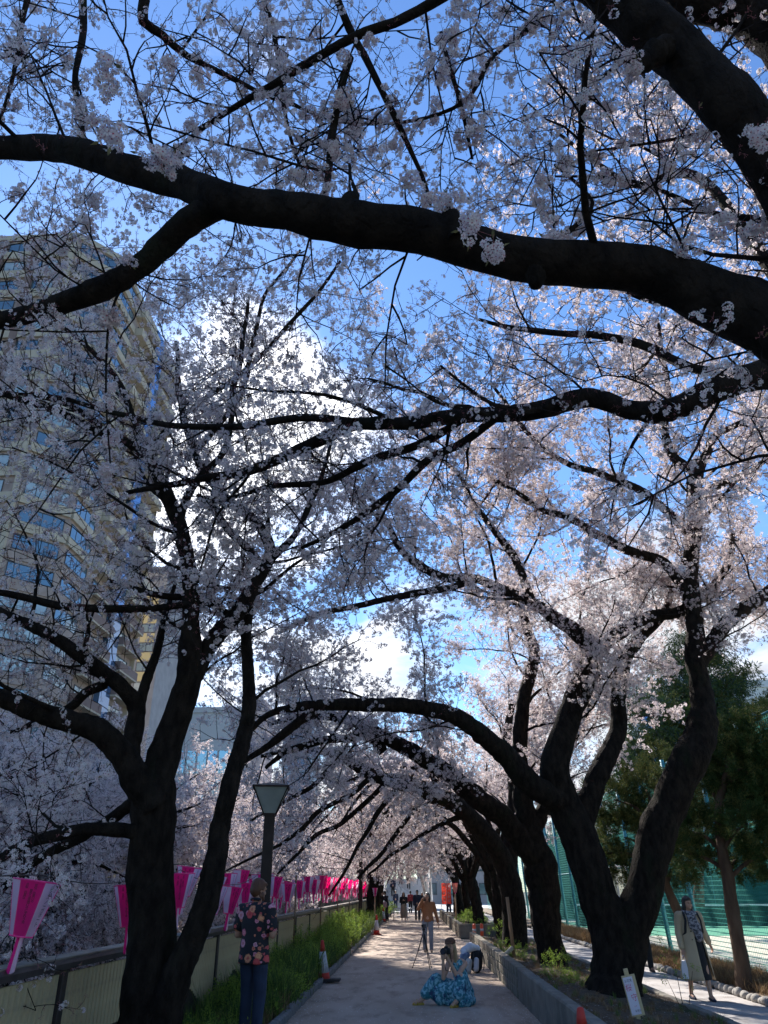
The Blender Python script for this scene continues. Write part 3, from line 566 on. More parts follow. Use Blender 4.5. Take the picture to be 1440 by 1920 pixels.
LL([(1050, 1500, 14.3, 60), (1000, 1475, 14.1, 52), (955, 1425, 13.9, 48), (915, 1385, 13.7, 42), (870, 1355, 13.5, 38), (820, 1335, 13.3, 34), (760, 1322, 13.1, 32), (690, 1320, 12.9, 30), (620, 1322, 12.7, 26), (560, 1330, 12.5, 20), (505, 1345, 12.3, 14), (450, 1390, 12.1, 8)], k=18, kids=2.6, klen=(0.8, 2.2), start=0.3, bias=(0, 0, 0.2))
LL([(600, 1330, 12.7, 22), (540, 1375, 12.6, 20), (490, 1405, 12.5, 14), (420, 1440, 12.3, 8)], k=10, kids=3, klen=(0.6, 1.6))
LL([(1170, 1310, 14.8, 22), (1150, 1280, 14.9, 20), (1120, 1265, 15, 16), (1095, 1290, 15, 10)], k=10, kids=1, klen=(0.4, 1))
LL([(1285, 1110, 14.2, 24), (1250, 1060, 14.2, 22), (1190, 1035, 14.1, 22), (1130, 1005, 14, 20), (1080, 975, 13.9, 16), (1010, 950, 13.8, 12), (930, 900, 13.7, 8)], k=12, kids=3, klen=(1, 2.2))
LL([(850, 1085, 13.9, 18), (790, 1060, 13.8, 20), (750, 1030, 13.7, 16), (720, 970, 13.6, 12), (680, 920, 13.5, 8), (600, 880, 13.4, 5)], k=10, kids=3, klen=(0.8, 2))
LL([(880, 1095, 14, 16), (800, 1110, 13.8, 16), (700, 1130, 13.6, 14), (600, 1150, 13.4, 12), (520, 1190, 13.2, 8)], k=10, kids=3, klen=(0.8, 2))
LL([(1000, 1130, 14, 20), (960, 1040, 14, 18), (900, 960, 13.8, 14), (850, 880, 13.7, 10), (760, 800, 13.6, 6)], k=10, kids=3.2, klen=(1, 2.2))
LL([(1296, 1010, 14.1, 22), (1220, 930, 14, 18), (1130, 890, 13.9, 16), (1030, 850, 13.8, 12), (920, 720, 13.7, 7)], k=10, kids=3.2, klen=(1, 2.4))
LL([(1300, 930, 14, 20), (1370, 900, 14.2, 18), (1440, 860, 14.4, 12), (1500, 800, 14.6, 8)], k=10, kids=3, klen=(1, 2.2))
T.finish('great low-forked cherry tree behind the leaning sign, its trunk twisted and widest of the row', (3.1, 14.4, 0), GS)
R1 = T

# --- second tree of the right row
T = Tree(105, full=0.78, spr=1.0, sp_sc=0.76)
LL([(1034, 1852, 19.2, 110), (1034, 1830, 19.3, 78), (1030, 1770, 19.3, 60), (1024, 1710, 19.3, 66), (1015, 1640, 19.3, 76), (1000, 1580, 19.2, 60), (985, 1520, 19.2, 46), (975, 1450, 19.2, 36), (972, 1380, 19.2, 32), (985, 1300, 19.1, 28), (1000, 1230, 19, 26), (985, 1170, 19, 20), (960, 1100, 19, 12)], k=20, kids=2.6, klen=(1.2, 3), start=0.4, lump=0.18)
LL([(1008, 1610, 19.2, 60), (950, 1540, 18.9, 50), (900, 1500, 18.6, 46), (850, 1460, 18.3, 40), (800, 1425, 18, 36), (750, 1395, 17.7, 32), (700, 1370, 17.4, 28), (640, 1345, 17.1, 22), (570, 1340, 16.8, 16), (500, 1360, 16.5, 10)], k=16, kids=2.6, klen=(1, 2.6), start=0.25)
LL([(720, 1410, 17.6, 24), (690, 1380, 17.6, 20), (640, 1385, 17.4, 18), (560, 1400, 17.2, 16), (500, 1440, 17, 8)], k=8, kids=2.6, klen=(0.8, 2))
LL([(1000, 1560, 19.2, 36), (1040, 1480, 19.4, 30), (1065, 1400, 19.6, 24), (1100, 1330, 19.8, 18), (1110, 1250, 20, 10)], k=10, kids=3, klen=(1, 2.4))
T.finish('thick grey cherry trunk beside the teal gate, second along the planting bed', (3.05, 19.3, 0), GS)
# --- third
T = Tree(106, full=0.8, spr=0.75, sp_sc=0.88)
LL([(968, 1812, 24.4, 84), (968, 1790, 24.5, 62), (966, 1740, 24.5, 54), (960, 1680, 24.4, 52), (945, 1620, 24.3, 46), (915, 1570, 24, 40), (870, 1520, 23.5, 38), (820, 1490, 23, 34), (760, 1470, 22.5, 32), (700, 1455, 22, 26), (640, 1420, 21.5, 20), (570, 1405, 21, 14), (490, 1420, 20.5, 8)], k=16, kids=2.2, klen=(1.2, 3), start=0.35)
LL([(950, 1640, 24.4, 44), (960, 1560, 24.5, 36), (965, 1480, 24.6, 28), (950, 1400, 24.6, 22), (960, 1320, 24.6, 14)], k=10, kids=2.6, klen=(1.5, 3))
for a in (
  [(745, 1478, 22.4, 14), (712, 1520, 22.2, 12), (680, 1575, 22, 10), (655, 1620, 21.8, 8), (615, 1680, 21.6, 5)],
  [(700, 1455, 22, 14), (655, 1490, 21.6, 12), (600, 1520, 21.2, 12), (560, 1560, 20.8, 10), (490, 1600, 20.4, 7), (410, 1640, 20, 4)],
  [(800, 1490, 22.9, 12), (755, 1550, 22.8, 10), (715, 1600, 22.6, 9), (670, 1650, 22.4, 6)],
  [(640, 1420, 21.5, 12), (590, 1470, 21.3, 11), (540, 1500, 21.1, 9), (470, 1540, 20.8, 6)],
  [(725, 1461, 22.2, 13), (690, 1500, 22, 12), (640, 1540, 21.8, 11), (590, 1570, 21.5, 10), (520, 1640, 21, 5)],
  [(876, 1526, 23.55, 16), (840, 1540, 23.4, 12), (800, 1560, 23.2, 10), (740, 1600, 23, 8), (690, 1640, 22.8, 5)],
): LL(a, k=6, kids=2.2, klen=(0.5, 1.3), lump=.05, bias=(-.1, 0, -.1), full=.3, spr=.5)
T.finish('slanting cherry tree behind the bare wooden stake, arching left over the path', (3.4, 24.5, 0), GS)

# --- the rest of the right row: each its own seed, arching over the path
def arch_tree(seed, x, y, lean, h, reach, label, full=0.75, spr=0.5, sc=1.15, rad=0.26, side=-1, drop=0.8, extra=0):
    T = Tree(seed, full=full, spr=spr, sp_sc=sc); r = T.r
    fork = Vector((x + side * lean * 0.35, y + r.uniform(-.3, .3), h * 0.36)); b = Vector((x, y, -0.1))
    T.limb([b + Vector((0, 0, -.1)), b + Vector((side * 0.05, 0, 0.4)), b.lerp(fork, 0.6) + Vector((r.uniform(-.1, .1), 0, 0)), fork], [rad * 1.7, rad * 1.1, rad, rad * 1.05], k=14, kids=0, lump=0.16)
    # arch towards the path and down
    for q in range(2 + extra):
        rr_ = reach * r.uniform(0.8, 1.1); yy = r.uniform(-2.2, 0.8); hh = h * r.uniform(0.72, 0.9)
        pts = [fork, fork + Vector((side * rr_ * 0.22, yy * .2, (hh - fork.z) * 0.62)), Vector((fork.x + side * rr_ * 0.5, y + yy * .5, hh)), Vector((fork.x + side * rr_ * 0.8, y + yy * .8, hh - drop * 0.35)), Vector((fork.x + side * rr_, y + yy, hh - drop * 1.3)), Vector((fork.x + side * rr_ * 1.15, y + yy * 1.1, hh - drop * 2.4))]
        T.limb(pts, [rad * .62, rad * .5, rad * .42, rad * .3, rad * .2, 0.015], k=9, kids=2.2, klen=(1.0, 2.6), start=0.25, bias=(side * .1, 0, 0.1))
    for q in range(3):
        a = r.uniform(-1.2, 1.2) + (0 if q else 1.5); top = fork + Vector((-side * math.cos(a) * r.uniform(0.5, 2.6), math.sin(a) * 2.2, h * r.uniform(0.5, 0.75)))
        mid = fork.lerp(top, 0.5) + Vector((r.uniform(-.4, .4), r.uniform(-.4, .4), 0.2))
        T.limb([fork + Vector((0, 0, -0.1)), mid, top], [rad * .6, rad * .4, 0.02], k=8, kids=2.2, klen=(1.4, 3.0), start=0.2)
    return T.finish(label, (x, y, 0), GS)
RL = ['cherry tree whose trunk rises beside the two orange bollards', 'cherry tree at the end of the near block planter', 'cherry tree above the clipped yellow-green hedge by the far planter',
      'slim cherry trunk standing halfway along the far planter', 'cherry tree arching low near the far lantern on its post', 'cherry tree close to the red banners', 'last cherry tree on the planter side, before the footbridge']
ys = [29.0, 33.5, 38.5, 43.5, 48.5, 53.5, 59.0]
for i, y in enumerate(ys):
    arch_tree(200 + i, 3.2 + 0.25 * math.sin(i * 2.3), y, 1.2, 6.4 - 0.12 * i, 5.6 - 0.2 * i, RL[i], sc=0.98 + 0.09 * i, spr=0.5, extra=1, rad=0.235 - 0.008 * i, drop=1.0)
arch_tree(220, -2.5, 49.0, 0.6, 6.0, 4.0, 'leaning cherry tree at the far end of the lantern row', side=1, sc=1.5, spr=0.4, rad=0.3, drop=0.3)
arch_tree(221, -2.6, 58.0, 0.6, 6.0, 3.6, 'cherry tree behind the leaning one at the far end of the lantern row', side=1, sc=1.6, spr=0.4, rad=0.26, drop=0.3)
arch_tree(222, -2.7, 67.0, 0.4, 6.6, 3.5, 'most distant cherry tree seen through the tunnel, fence side', side=1, sc=1.9, spr=0.4, rad=0.26, drop=0.4)
arch_tree(223, 3.4, 68.0, 0.4, 7.2, 3.6, 'distant sunlit cherry tree beyond the footbridge steps', side=-1, sc=1.9, spr=0.4, rad=0.26, drop=0.6)

arch_tree(224, -4.4, 80.0, 0.4, 7.5, 4.0, 'far cherry tree beyond the end of the fence, leaning over the canal', side=-1, sc=2.0, spr=0.45, rad=0.26, drop=1.0)
arch_tree(225, -6.0, 97.0, 0.4, 8.5, 5.0, 'furthest cherry tree on the near side of the canal, left of the steps', side=-1, sc=2.2, spr=0.45, rad=0.28, drop=1.2)
# --- the far bank: crowns hanging over the canal
def bank_tree(seed, x, y, h, label, full=0.8, sc=1.3, spr=0.5, out=5.0):
    T = Tree(seed, full=full, spr=spr, sp_sc=sc); r = T.r; rad = 0.26
    fork = Vector((x + 0.5, y, 1.8)); b = Vector((x, y, 0))
    T.limb([b, b.lerp(fork, .5), fork], [rad * 1.5, rad, rad], k=10, kids=0)
    for q in range(6):
        a = RA(-75 + 30 * q + r.uniform(-10, 10)); rr_ = out * r.uniform(.75, 1.1); el = r.choice((0.0, 0.25, 0.55, 0.9)) if q % 2 else r.uniform(.5, 1.2)
        e = fork + Vector((math.cos(a) * rr_, math.sin(a) * rr_, rr_ * (el - 0.2))); m = fork.lerp(e, .5) + Vector((0, 0, 1.0))
        T.limb([fork, m, e], [rad * .6, rad * .4, 0.02], k=7, kids=1.9, klen=(1.4, 3.2), start=0.15, bias=(0.1, 0, 0.0))
    for q in range(4):
        a = RA(r.uniform(-50, 50)); e = fork + Vector((math.cos(a) * (2.4 + .5 * q), math.sin(a) * 3.0, -1.6 - .25 * q)); m = fork.lerp(e, .55) + Vector((0, 0, .9))
        T.limb([fork, m, e], [rad * .4, rad * .25, 0.015], k=6, kids=2.4, klen=(1.0, 2.4), start=0.3, bias=(0.15, 0, -0.25))
    for q in range(3):
        top = fork + Vector((r.uniform(-2.5, 2.5), r.uniform(-2.5, 2.5), h * r.uniform(.6, .85)))
        T.limb([fork, fork.lerp(top, .5) + Vector((r.uniform(-.4, .4), 0, .2)), top], [rad * .6, rad * .4, 0.02], k=7, kids=1.9, klen=(1.6, 3.2), start=0.15)
    return T.finish(label, (x, y, 0), 'cherry trees on the opposite bank of the canal')
BL = ['cherry tree across the canal, behind the big pink lantern', 'cherry tree across the canal, below the lowest bough of the many-stemmed tree', 'cherry tree across the canal, seen between the stems of the many-stemmed tree', 'cherry tree across the canal, below the grey yellow-windowed block',
      'cherry tree across the canal, in front of the glass office block', 'cherry tree across the canal, behind the street lamp head', 'pale cherry tree across the canal, beyond the lamp', 'distant cherry tree across the canal, over the middle of the lantern row', 'pale cherry tree across the canal, over the end of the lantern row', 'cherry tree across the canal, beside the distant road bridge', 'cherry tree rising behind the distant road bridge']
for i, (x, y, h) in enumerate([(-19.5, 11, 7.0), (-19.5, 18, 7.0), (-19.6, 25, 7.0), (-19.4, 32, 7.2), (-19.6, 40, 6.6), (-19.2, 48, 6.2), (-19, 58, 6.5), (-18.8, 70, 7), (-18.6, 84, 8), (-17.5, 100, 9), (-13, 122, 10)]):
    bank_tree(300 + i, x, y, h, BL[i], sc=1.25 + 0.09 * i, out=5.5 + 0.4 * i, spr=0.42 + .03 * i)
# ================================================================== SETTING
M_SOIL = mat('soil', (0.085, 0.062, 0.045), 0.95, (0.14, 0.105, 0.075), 9, 8, bump=0.8, bscale=22, dist=0.05, spec=0.1, wearc=(0.05, 0.07, 0.03), wears=1.4, wlo=0.55, whi=0.7)
M_GROUND = mat('city_ground', (0.12, 0.115, 0.105), 0.95, (0.17, 0.16, 0.15), 0.6, 6, spec=0.2)
M_PATH = mat('path_paving', (0.34, 0.255, 0.19), 0.88, (0.43, 0.33, 0.255), 1.1, 8, bump=0.35, bscale=60, dist=0.01, spec=0.3, stretch=(1, 0.35, 1), wearc=(0.25, 0.185, 0.14), wears=3.2, wlo=0.5, whi=0.66)
M_PATH2 = mat('side_path_paving', (0.34, 0.31, 0.29), 0.9, (0.44, 0.41, 0.385), 1.6, 8, bump=0.35, bscale=60, dist=0.01, spec=0.2, wearc=(0.24, 0.21, 0.19), wears=2.6, wlo=0.52, whi=0.68)
M_KERB = mat('kerb_stone', (0.12, 0.115, 0.11), 0.9, (0.2, 0.19, 0.18), 14, 6, bump=0.7, dist=0.03)
M_BLOCK = mat('concrete_block', (0.18, 0.155, 0.12), 0.93, (0.29, 0.255, 0.205), 6, 8, bump=0.6, bscale=55, dist=0.02, spec=0.15, wearc=(0.10, 0.105, 0.07), wears=1.8, wlo=0.48, whi=0.66)
M_RENDERED = mat('rendered_concrete', (0.16, 0.14, 0.115), 0.9, (0.235, 0.21, 0.175), 3, 9, bump=0.4, bscale=30, dist=0.02, spec=0.15, wearc=(0.11, 0.115, 0.10), wears=1.3, wlo=0.5, whi=0.68)
M_CANAL = mat('canal_stone', (0.10, 0.10, 0.095), 0.92, (0.17, 0.165, 0.15), 2.5, 8, bump=0.8, bscale=9, dist=0.08, spec=0.15, wearc=(0.06, 0.07, 0.05), wears=0.7, wlo=0.48, whi=0.68)
M_WATER = mat('canal_water', (0.02, 0.035, 0.03), 0.12, bump=0.3, bscale=3, dist=0.05)

LX, RX, FX, CX = -1.88, 1.78, -3.18, -18.2
Y0, Y1 = -30.0, 900.0
prof = [(-900, 0), (CX - .35, 0), (CX - .3, -5.2), (-3.62, -5.2), (-3.58, 0.0), (900, 0)]
m = MB(); v = []
for y in (Y0, Y1): v += [(x, y, z - 0.012) for x, z in prof]
k = len(prof); m.add(v, [(i, i + 1, k + i + 1, k + i) for i in range(k - 1)]); tag(m.obj('ground', M_GROUND), kind='structure')
m = MB().add([(CX, Y0, -4.6), (-3.6, Y0, -4.6), (-3.6, Y1, -4.6), (CX, Y1, -4.6)], [(0, 1, 2, 3)]); tag(m.obj('canal_water', M_WATER), kind='structure')
def sheet(name, x0, x1, y0, y1, z, m_, kind='structure', nx=1, ny=1, fn=None):
    mb = MB(); vs = []
    for j in range(ny + 1):
        for i in range(nx + 1):
            x = x0 + (x1 - x0) * i / nx; y = y0 + (y1 - y0) * j / ny; vs.append((x, y, z + (fn(x, y) if fn else 0)))
    mb.add(vs, [(j * (nx + 1) + i, j * (nx + 1) + i + 1, (j + 1) * (nx + 1) + i + 1, (j + 1) * (nx + 1) + i) for j in range(ny) for i in range(nx)], smooth=True)
    return tag(mb.obj(name, m_), kind=kind)
sheet('path', LX, RX + 0.02, Y0, 76, 0.004, M_PATH)
sheet('plaza_ground', -3.5, 14, 76.01, 140, 0.006, mat('pale_concrete', (0.42, 0.41, 0.39), 0.9, (0.5, 0.49, 0.46), 1.0, 5))
def strip_z(x, y): return 0.05 + 0.05 * noise.noise(Vector((x * 1.3, y * 0.9, 0))) + 0.02 * noise.noise(Vector((x * 6, y * 6, 2)))
sheet('planting_strip_ground', -3.56, LX - 0.06, -10, 76, 0.0, M_SOIL, nx=10, ny=420, fn=strip_z)
def bed_z(x, y):
    t = (x - RX - .2) / (3.95 - RX - .2); return 0.36 - 0.2 * max(0, min(1, t)) + 0.07 * noise.noise(Vector((x * 1.1, y * 0.8, 5))) + 0.03 * noise.noise(Vector((x * 6, y * 6, 2)))
sheet('planting_bed_ground', RX + 0.1, 4.0, 3, 28.8, 0.0, M_SOIL, nx=16, ny=200, fn=bed_z)
sheet('planting_bed_ground', RX + 0.1, 4.0, 34.7, 62, 0.0, M_SOIL, nx=8, ny=120, fn=bed_z)
sheet('side_path', 4.14, 5.72, Y0, 90, 0.004, M_PATH2)
def verge_z(x, y): return 0.07 + 0.06 * noise.noise(Vector((x, y * 0.8, 9))) + 0.03 * noise.noise(Vector((x * 5, y * 5, 9)))
sheet('verge_ground', 5.86, 7.6, 3, 90, 0.0, mat('dry_soil', (0.17, 0.125, 0.085), 0.95, (0.25, 0.19, 0.13), 8, 7, bump=0.8, dist=0.05), nx=10, ny=300, fn=verge_z)
sheet('court_ground', 7.6, 60, 3, 120, 0.0, mat('court_sand', (0.50, 0.47, 0.36), 0.95, (0.58, 0.55, 0.43), 1, 5))
sheet('court_green', 8.6, 60, 37, 52, 0.006, mat('court_green', (0.06, 0.28, 0.16), 0.9, (0.09, 0.33, 0.2), 2, 5))

# left kerb of the path: separate stones
kb = empty('kerb', (LX - .03, 4, 0), 0, 'low kerb of dark rough stones between the path and the grassy strip', 'kerb')
ms = [MB().box((0, 0, 0), (0.10, 0.385, 0.15), bev=0.015).mesh('kerb_stone', M_KERB), MB().box((0, 0, 0), (0.115, 0.38, 0.16), bev=0.03).mesh('kerb_stone', M_KERB)]
y = 4.0
while y < 74:
    o = link('kerb_stone', ms[rng.randrange(2)], kb, (rng.uniform(-.012, .012), y - 4 + .2, 0.045 + rng.uniform(-.015, .015)), (rng.uniform(-.04, .04), rng.uniform(-.05, .05), rng.uniform(-.03, .03))); y += 0.4
# right planter wall, blocks laid in courses
BW = 0.17
blk = [MB().box((0, 0, 0), (BW, 0.388, 0.155), bev=0.007).mesh('block', M_BLOCK), MB().box((0, 0, 0), (BW + .01, 0.386, 0.152), bev=0.012).mesh('block', M_BLOCK)]
def blockwall(root, x, y0, y1, every=True, hgt=0.5, axis='y'):
    mort = MB(); ln = y1 - y0
    if axis == 'y': mort.box((x, (y0 + y1) / 2, hgt / 2 - 0.01), (BW - 0.03, ln - 0.01, hgt - 0.02))
    mort.obj('mortar', M_KERB, root).matrix_parent_inverse = Matrix.Translation(-root.location)
    n = int(round(ln / 0.4)); big = MB()
    for c in range(n):
        for r_ in range(3):
            yy = y0 + 0.2 + c * 0.4; z = 0.08 + r_ * 0.165 + (0.004 if r_ == 2 else 0)
            if every:
                o = link('block', blk[rng.randrange(2)], root, (x + rng.uniform(-.006, .006) - root.location.x, yy - root.location.y, z + rng.uniform(-.003, .003)), (rng.uniform(-.01, .01), rng.uniform(-.012, .012), rng.uniform(-.008, .008)))
            else: big.box((x + rng.uniform(-.006, .006) - root.location.x, yy - root.location.y, z), (BW, 0.386, 0.155))
    if not every: tag(big.obj('blockwork', M_BLOCK, root), kind='stuff')
pw = empty('planter_wall', (RX + BW / 2, 16, 0), 0, 'knee-high concrete block wall beside the bags, edging the nearer planting bed', 'planter wall')
blockwall(pw, RX + BW / 2, 15.7, 28.7)
m = MB()
nn = 60; rings = []
for i in range(nn + 1):
    y = 5.0 + (15.69 - 5.0) * i / nn; e = 0.006 * noise.noise(Vector((0, y * 2, 0))); h = 0.49 + 0.006 * noise.noise(Vector((3, y * 1.5, 0)))
    rings.append([(RX + e, y, 0), (RX + e, y, h - .02), (RX + .02 + e, y, h), (RX + BW - .02, y, h), (RX + BW, y, h - .02), (RX + BW, y, 0)])
o = m.loft(rings, smooth=False).obj('rendered_wall', M_RENDERED, pw); o.matrix_parent_inverse = Matrix.Translation(-pw.location)
pw2 = empty('planter_wall', (RX + BW / 2, 34.7, 0), 0, 'farther concrete block planter wall with a dark end wall facing the viewer', 'planter wall')
blockwall(pw2, RX + BW / 2, 34.8, 61, every=False)
MB().box((0.95, 0.0, 0.25), (2.1, 0.15, 0.5), bev=0.01).obj('end_wall', M_RENDERED, pw2)
# kerb between bed and side path
rk = empty('kerb', (4.06, 3, 0), 0, 'low concrete kerb between the planting bed and the sunlit side path', 'kerb')
m1 = MB().box((0, 0, 0), (0.14, 0.99, 0.30), bev=0.012).mesh('kerb_stone', M_RENDERED)
for i in range(60): link('kerb_stone', m1, rk, (rng.uniform(-.006, .006), 0.5 + i, 0.04 + rng.uniform(-.006, .006)), (0, 0, rng.uniform(-.004, .004)))
# cobble edging of the verge
ce = empty('cobble_edging', (5.79, 6, 0), 0, 'row of rounded cobbles along the far side of the side path', 'stone edging')
M_COB = mat('cobble', (0.22, 0.20, 0.175), 0.85, (0.36, 0.33, 0.29), 5, 6, bump=0.5, dist=0.03)
cob = []
for s_ in range(3):
    mb = MB(); mb.ball((0, 0, 0), (0.075, 0.10, 0.07), 10, 7)
    mb.v = [tuple(Vector(p) * (1 + 0.22 * noise.noise(Vector(p) * 9 + Vector((s_ * 5, 0, 0))))) for p in mb.v]; cob.append(mb.mesh('cobble', M_COB))
y = 0.0
for i in range(190):
    sc_ = rng.uniform(0.8, 1.25); o = link('cobble', cob[rng.randrange(3)], ce, (rng.uniform(-.03, .03), y, 0.05 + rng.uniform(-.015, .02)), (rng.uniform(-.3, .3), rng.uniform(-.3, .3), rng.uniform(-.5, .5))); o.scale = (rng.uniform(.9, 1.2) * 1.05, sc_, rng.uniform(.85, 1.15)); y += 0.185 * sc_ * 1.03

# canal wall on the opposite side, big dressed stones
cw = empty('canal_wall', (CX, 6, 0), 0, 'dark stone wall of the canal on the opposite bank', 'canal wall')
MB().box((-0.2, 50, -2.4), (0.3, 140, 5.7)).obj('backing', M_CANAL, cw)
cbm = [MB().box((0, 0, 0), (0.3, 1.17, 0.56), bev=0.03).mesh('stone', M_CANAL), MB().box((0, 0, 0), (0.33, 1.16, 0.55), bev=0.05).mesh('stone', M_CANAL)]
for c in range(44):
    for r_ in range(5):
        link('stone', cbm[rng.randrange(2)], cw, (rng.uniform(-.03, .03), c * 1.2 + (0.6 if r_ % 2 else 0), 0.0 - r_ * 0.6), (rng.uniform(-.015, .015), rng.uniform(-.02, .02), 0))
cop = MB().box((0, 0, 0), (0.45, 1.98, 0.16), bev=0.02).mesh('coping_stone', M_RENDERED)
for c in range(28): link('coping_stone', cop, cw, (0, c * 2.0 + .5, 0.40), (0, 0, rng.uniform(-.004, .004)))
# our side
MB().box((-3.72, 60, -2.6), (0.25, 160, 5.1)).obj('embankment_wall', M_CANAL)['kind'] = 'structure'

br = empty('road_bridge', (-11, 106, 0), 0, 'low concrete road bridge closing the far end of the canal', 'bridge')
MB().box((0, 0, -1.0), (16, 8, 1.0)).obj('deck', M_RENDERED, br); MB().box((0, -4.05, .1), (16, .2, 1.1)).obj('parapet', M_RENDERED, br); MB().box((0, 0, -3.4), (1.2, 7, 3.8)).obj('pier', M_RENDERED, br)
# ------------------------------------------------------------------ riverside fence
M_BEIGE = mat('beige_steel', (0.40, 0.31, 0.17), 0.75, (0.48, 0.38, 0.22), 5, 7, bump=0.1, spec=0.15, wearc=(0.2, 0.165, 0.11), wears=2.5, wlo=0.52, whi=0.7)
M_DBROWN = mat('dark_brown_steel', (0.028, 0.02, 0.018), 0.55, (0.04, 0.03, 0.026), 10, 5, spec=0.4)
M_RAIL = mat('rail_brown', (0.045, 0.034, 0.034), 0.42, (0.085, 0.07, 0.068), 5, 6, spec=0.5, bump=0.1)
M_RAILTOP = mat('rail_top_grey', (0.16, 0.135, 0.11), 0.75, (0.23, 0.20, 0.165), 4, 7, spec=0.3)
FH = 1.17; P0, PS = 7.93, 3.03
fe = empty('riverside_fence', (FX, P0, 0), 0, 'long riverside fence of beige ribbed slats under a wide dark handrail, running beneath the lanterns', 'fence')
NP = 20; Yend = (NP - 3) * PS
rail = MB(); rr_ = []
for y in (-3 * PS - 1, Yend + .5): rr_.append([(-0.085, y, FH - .10), (0.085, y, FH - .10), (0.105, y, FH - .05), (0.095, y, FH - .018), (-0.095, y, FH - .018), (-0.105, y, FH - .05)])
rail.loft(rr_, smooth=False).obj('handrail', M_RAIL, fe)
MB().box((0, (Yend - 3 * PS) / 2, FH - 0.008), (0.185, Yend + 3 * PS + 1, 0.018), bev=0.004).obj('handrail_cap', M_RAILTOP, fe)
pm = MB().box((0, 0, (FH - .1) / 2 + .01), (0.09, 0.11, FH - .12), bev=0.006).mesh('post', M_DBROWN)
def rib(b):      # a trapezoid rib, foot at height b
    w0, w1, d_ = 0.049, 0.032, 0.028; z0, z1 = b, FH - .14
    return MB().add([(0, -w0, z0), (d_, -w1, z0), (d_, w1, z0), (0, w0, z0), (0, -w0, z1), (d_, -w1, z1), (d_, w1, z1), (0, w0, z1)], [(0, 1, 5, 4), (1, 2, 6, 5), (2, 3, 7, 6), (3, 2, 1, 0), (4, 5, 6, 7), (0, 4, 7, 3)])
NS = 28; steps = []
for q in range(NS):
    u = (q + 0.5) / NS; t = 1 - abs(u - 0.5) * 2; st = max(0, min(1, (t - 0.18) / 0.7)); steps.append(0.10 + round(st * 9) / 9 * 0.36)
rmesh = {}
back = MB(); far = MB()
for i in range(-3, NP - 3):
    yb = i * PS; link('post', pm, fe, (0.0, yb, 0))
    back.box((-0.02, yb + PS / 2, 0.06 + (FH - .2) / 2), (0.012, PS - .14, FH - .22))
    for q in range(NS):
        b = steps[q]; yy = yb + 0.09 + (PS - 0.18) * (q + 0.5) / NS
        if -1 <= i <= 8:
            if b not in rmesh: rmesh[b] = rib(b).mesh('slat', M_BEIGE)
            link('slat', rmesh[b], fe, (0.0 + rng.uniform(-.0015, .0015), yy, 0))
        else:
            t_ = rib(b); far.add([(p[0], p[1] + yy, p[2]) for p in t_.v], t_.f)
back.obj('backing_panel', M_DBROWN, fe); tag(far.obj('slatting', M_BEIGE, fe), kind='stuff')
MB().box((-0.03, (Yend - 3 * PS) / 2, 0.055), (0.06, Yend + 3 * PS, 0.03)).obj('bottom_rail', M_DBROWN, fe)
# notice on the fence (yellow plate)
def post_at(x): return x

# ------------------------------------------------------------------ buildings
def glass(name, col, rough=0.06, spec=1.0, met=0.0):
    return mat(name, col, rough, spec=spec, metal=met)
M_GL = glass('window_glass', (0.16, 0.25, 0.30), 0.08, 1.0, 0.55); M_GLB = glass('blue_glass', (0.10, 0.22, 0.42), 0.06, 1.0, 0.6); M_CURT = mat('curtained_glass', (0.42, 0.50, 0.50), 0.25, (0.30, 0.38, 0.40), 0.8, 3, metal=0.25, spec=0.8)
M_CREAM = mat('cream_cladding', (0.42, 0.37, 0.28), 0.85, (0.48, 0.43, 0.33), 0.8, 6, wearc=(0.34, 0.30, 0.23), wears=0.35, wlo=0.52, whi=0.72)
M_TAUPE = mat('taupe_tiles', (0.27, 0.215, 0.185), 0.85, (0.36, 0.30, 0.265), 1.2, 6, bump=0.1)
M_BROWN = mat('brown_tiles', (0.17, 0.12, 0.105), 0.85, (0.21, 0.155, 0.135), 1.0, 6)
M_FRAME = mat('window_frame', (0.05, 0.05, 0.055), 0.5)
M_WHITEF = mat('pale_frame', (0.5, 0.52, 0.52), 0.5)
WC = {}
def wmesh(w_, h, nd, frame, pane):
    key = (round(w_, 2), round(h, 2), nd, frame.name, pane.name)
    if key in WC: return WC[key]
    t = 0.07; a = MB(); a.box((0, 0, h / 2 - t / 2), (w_, 0.14, t)); a.box((0, 0, -h / 2 + t / 2), (w_ + .1, 0.2, t))
    for s_ in (-1, 1): a.box((s_ * (w_ / 2 - t / 2), 0, 0), (t, 0.138, h - 2 * t))
    for d_ in range(1, nd): a.box((-w_ / 2 + w_ * d_ / nd, 0, 0), (t * 0.9, 0.10, h - 2 * t))
    p = []
    pw_ = (w_ - t * (nd + 1)) / nd
    p = MB().box((0, 0, 0), (pw_, 0.03, h - 2 * t)).mesh('pane', pane)
    WC[key] = (a.mesh('window', frame), p, [(-w_ / 2 + w_ * (d_ + .5) / nd) for d_ in range(nd)]); return WC[key]
def window(root, pos, ang, w_, h, nd=1, frame=None, pane=None):      # ang: outward normal turned from -Y
    f, p, xs = wmesh(w_, h, nd, frame or M_FRAME, pane or M_GL); o = link('window', f, root, pos, (0, 0, ang))
    for x in xs: link('pane', p, o, (x, 0.0, 0), (rng.uniform(-.006, .006), 0, rng.uniform(-.012, .012)))
    return o
tw = empty('apartment_tower', (-48, 75, 0), 0, 'tall cream and taupe apartment tower with rows of bay windows and stacked balconies', 'apartment tower')
TI = Matrix.Translation(-tw.location); FLH = 3.1; NF = 24; TH = NF * FLH + 1.0
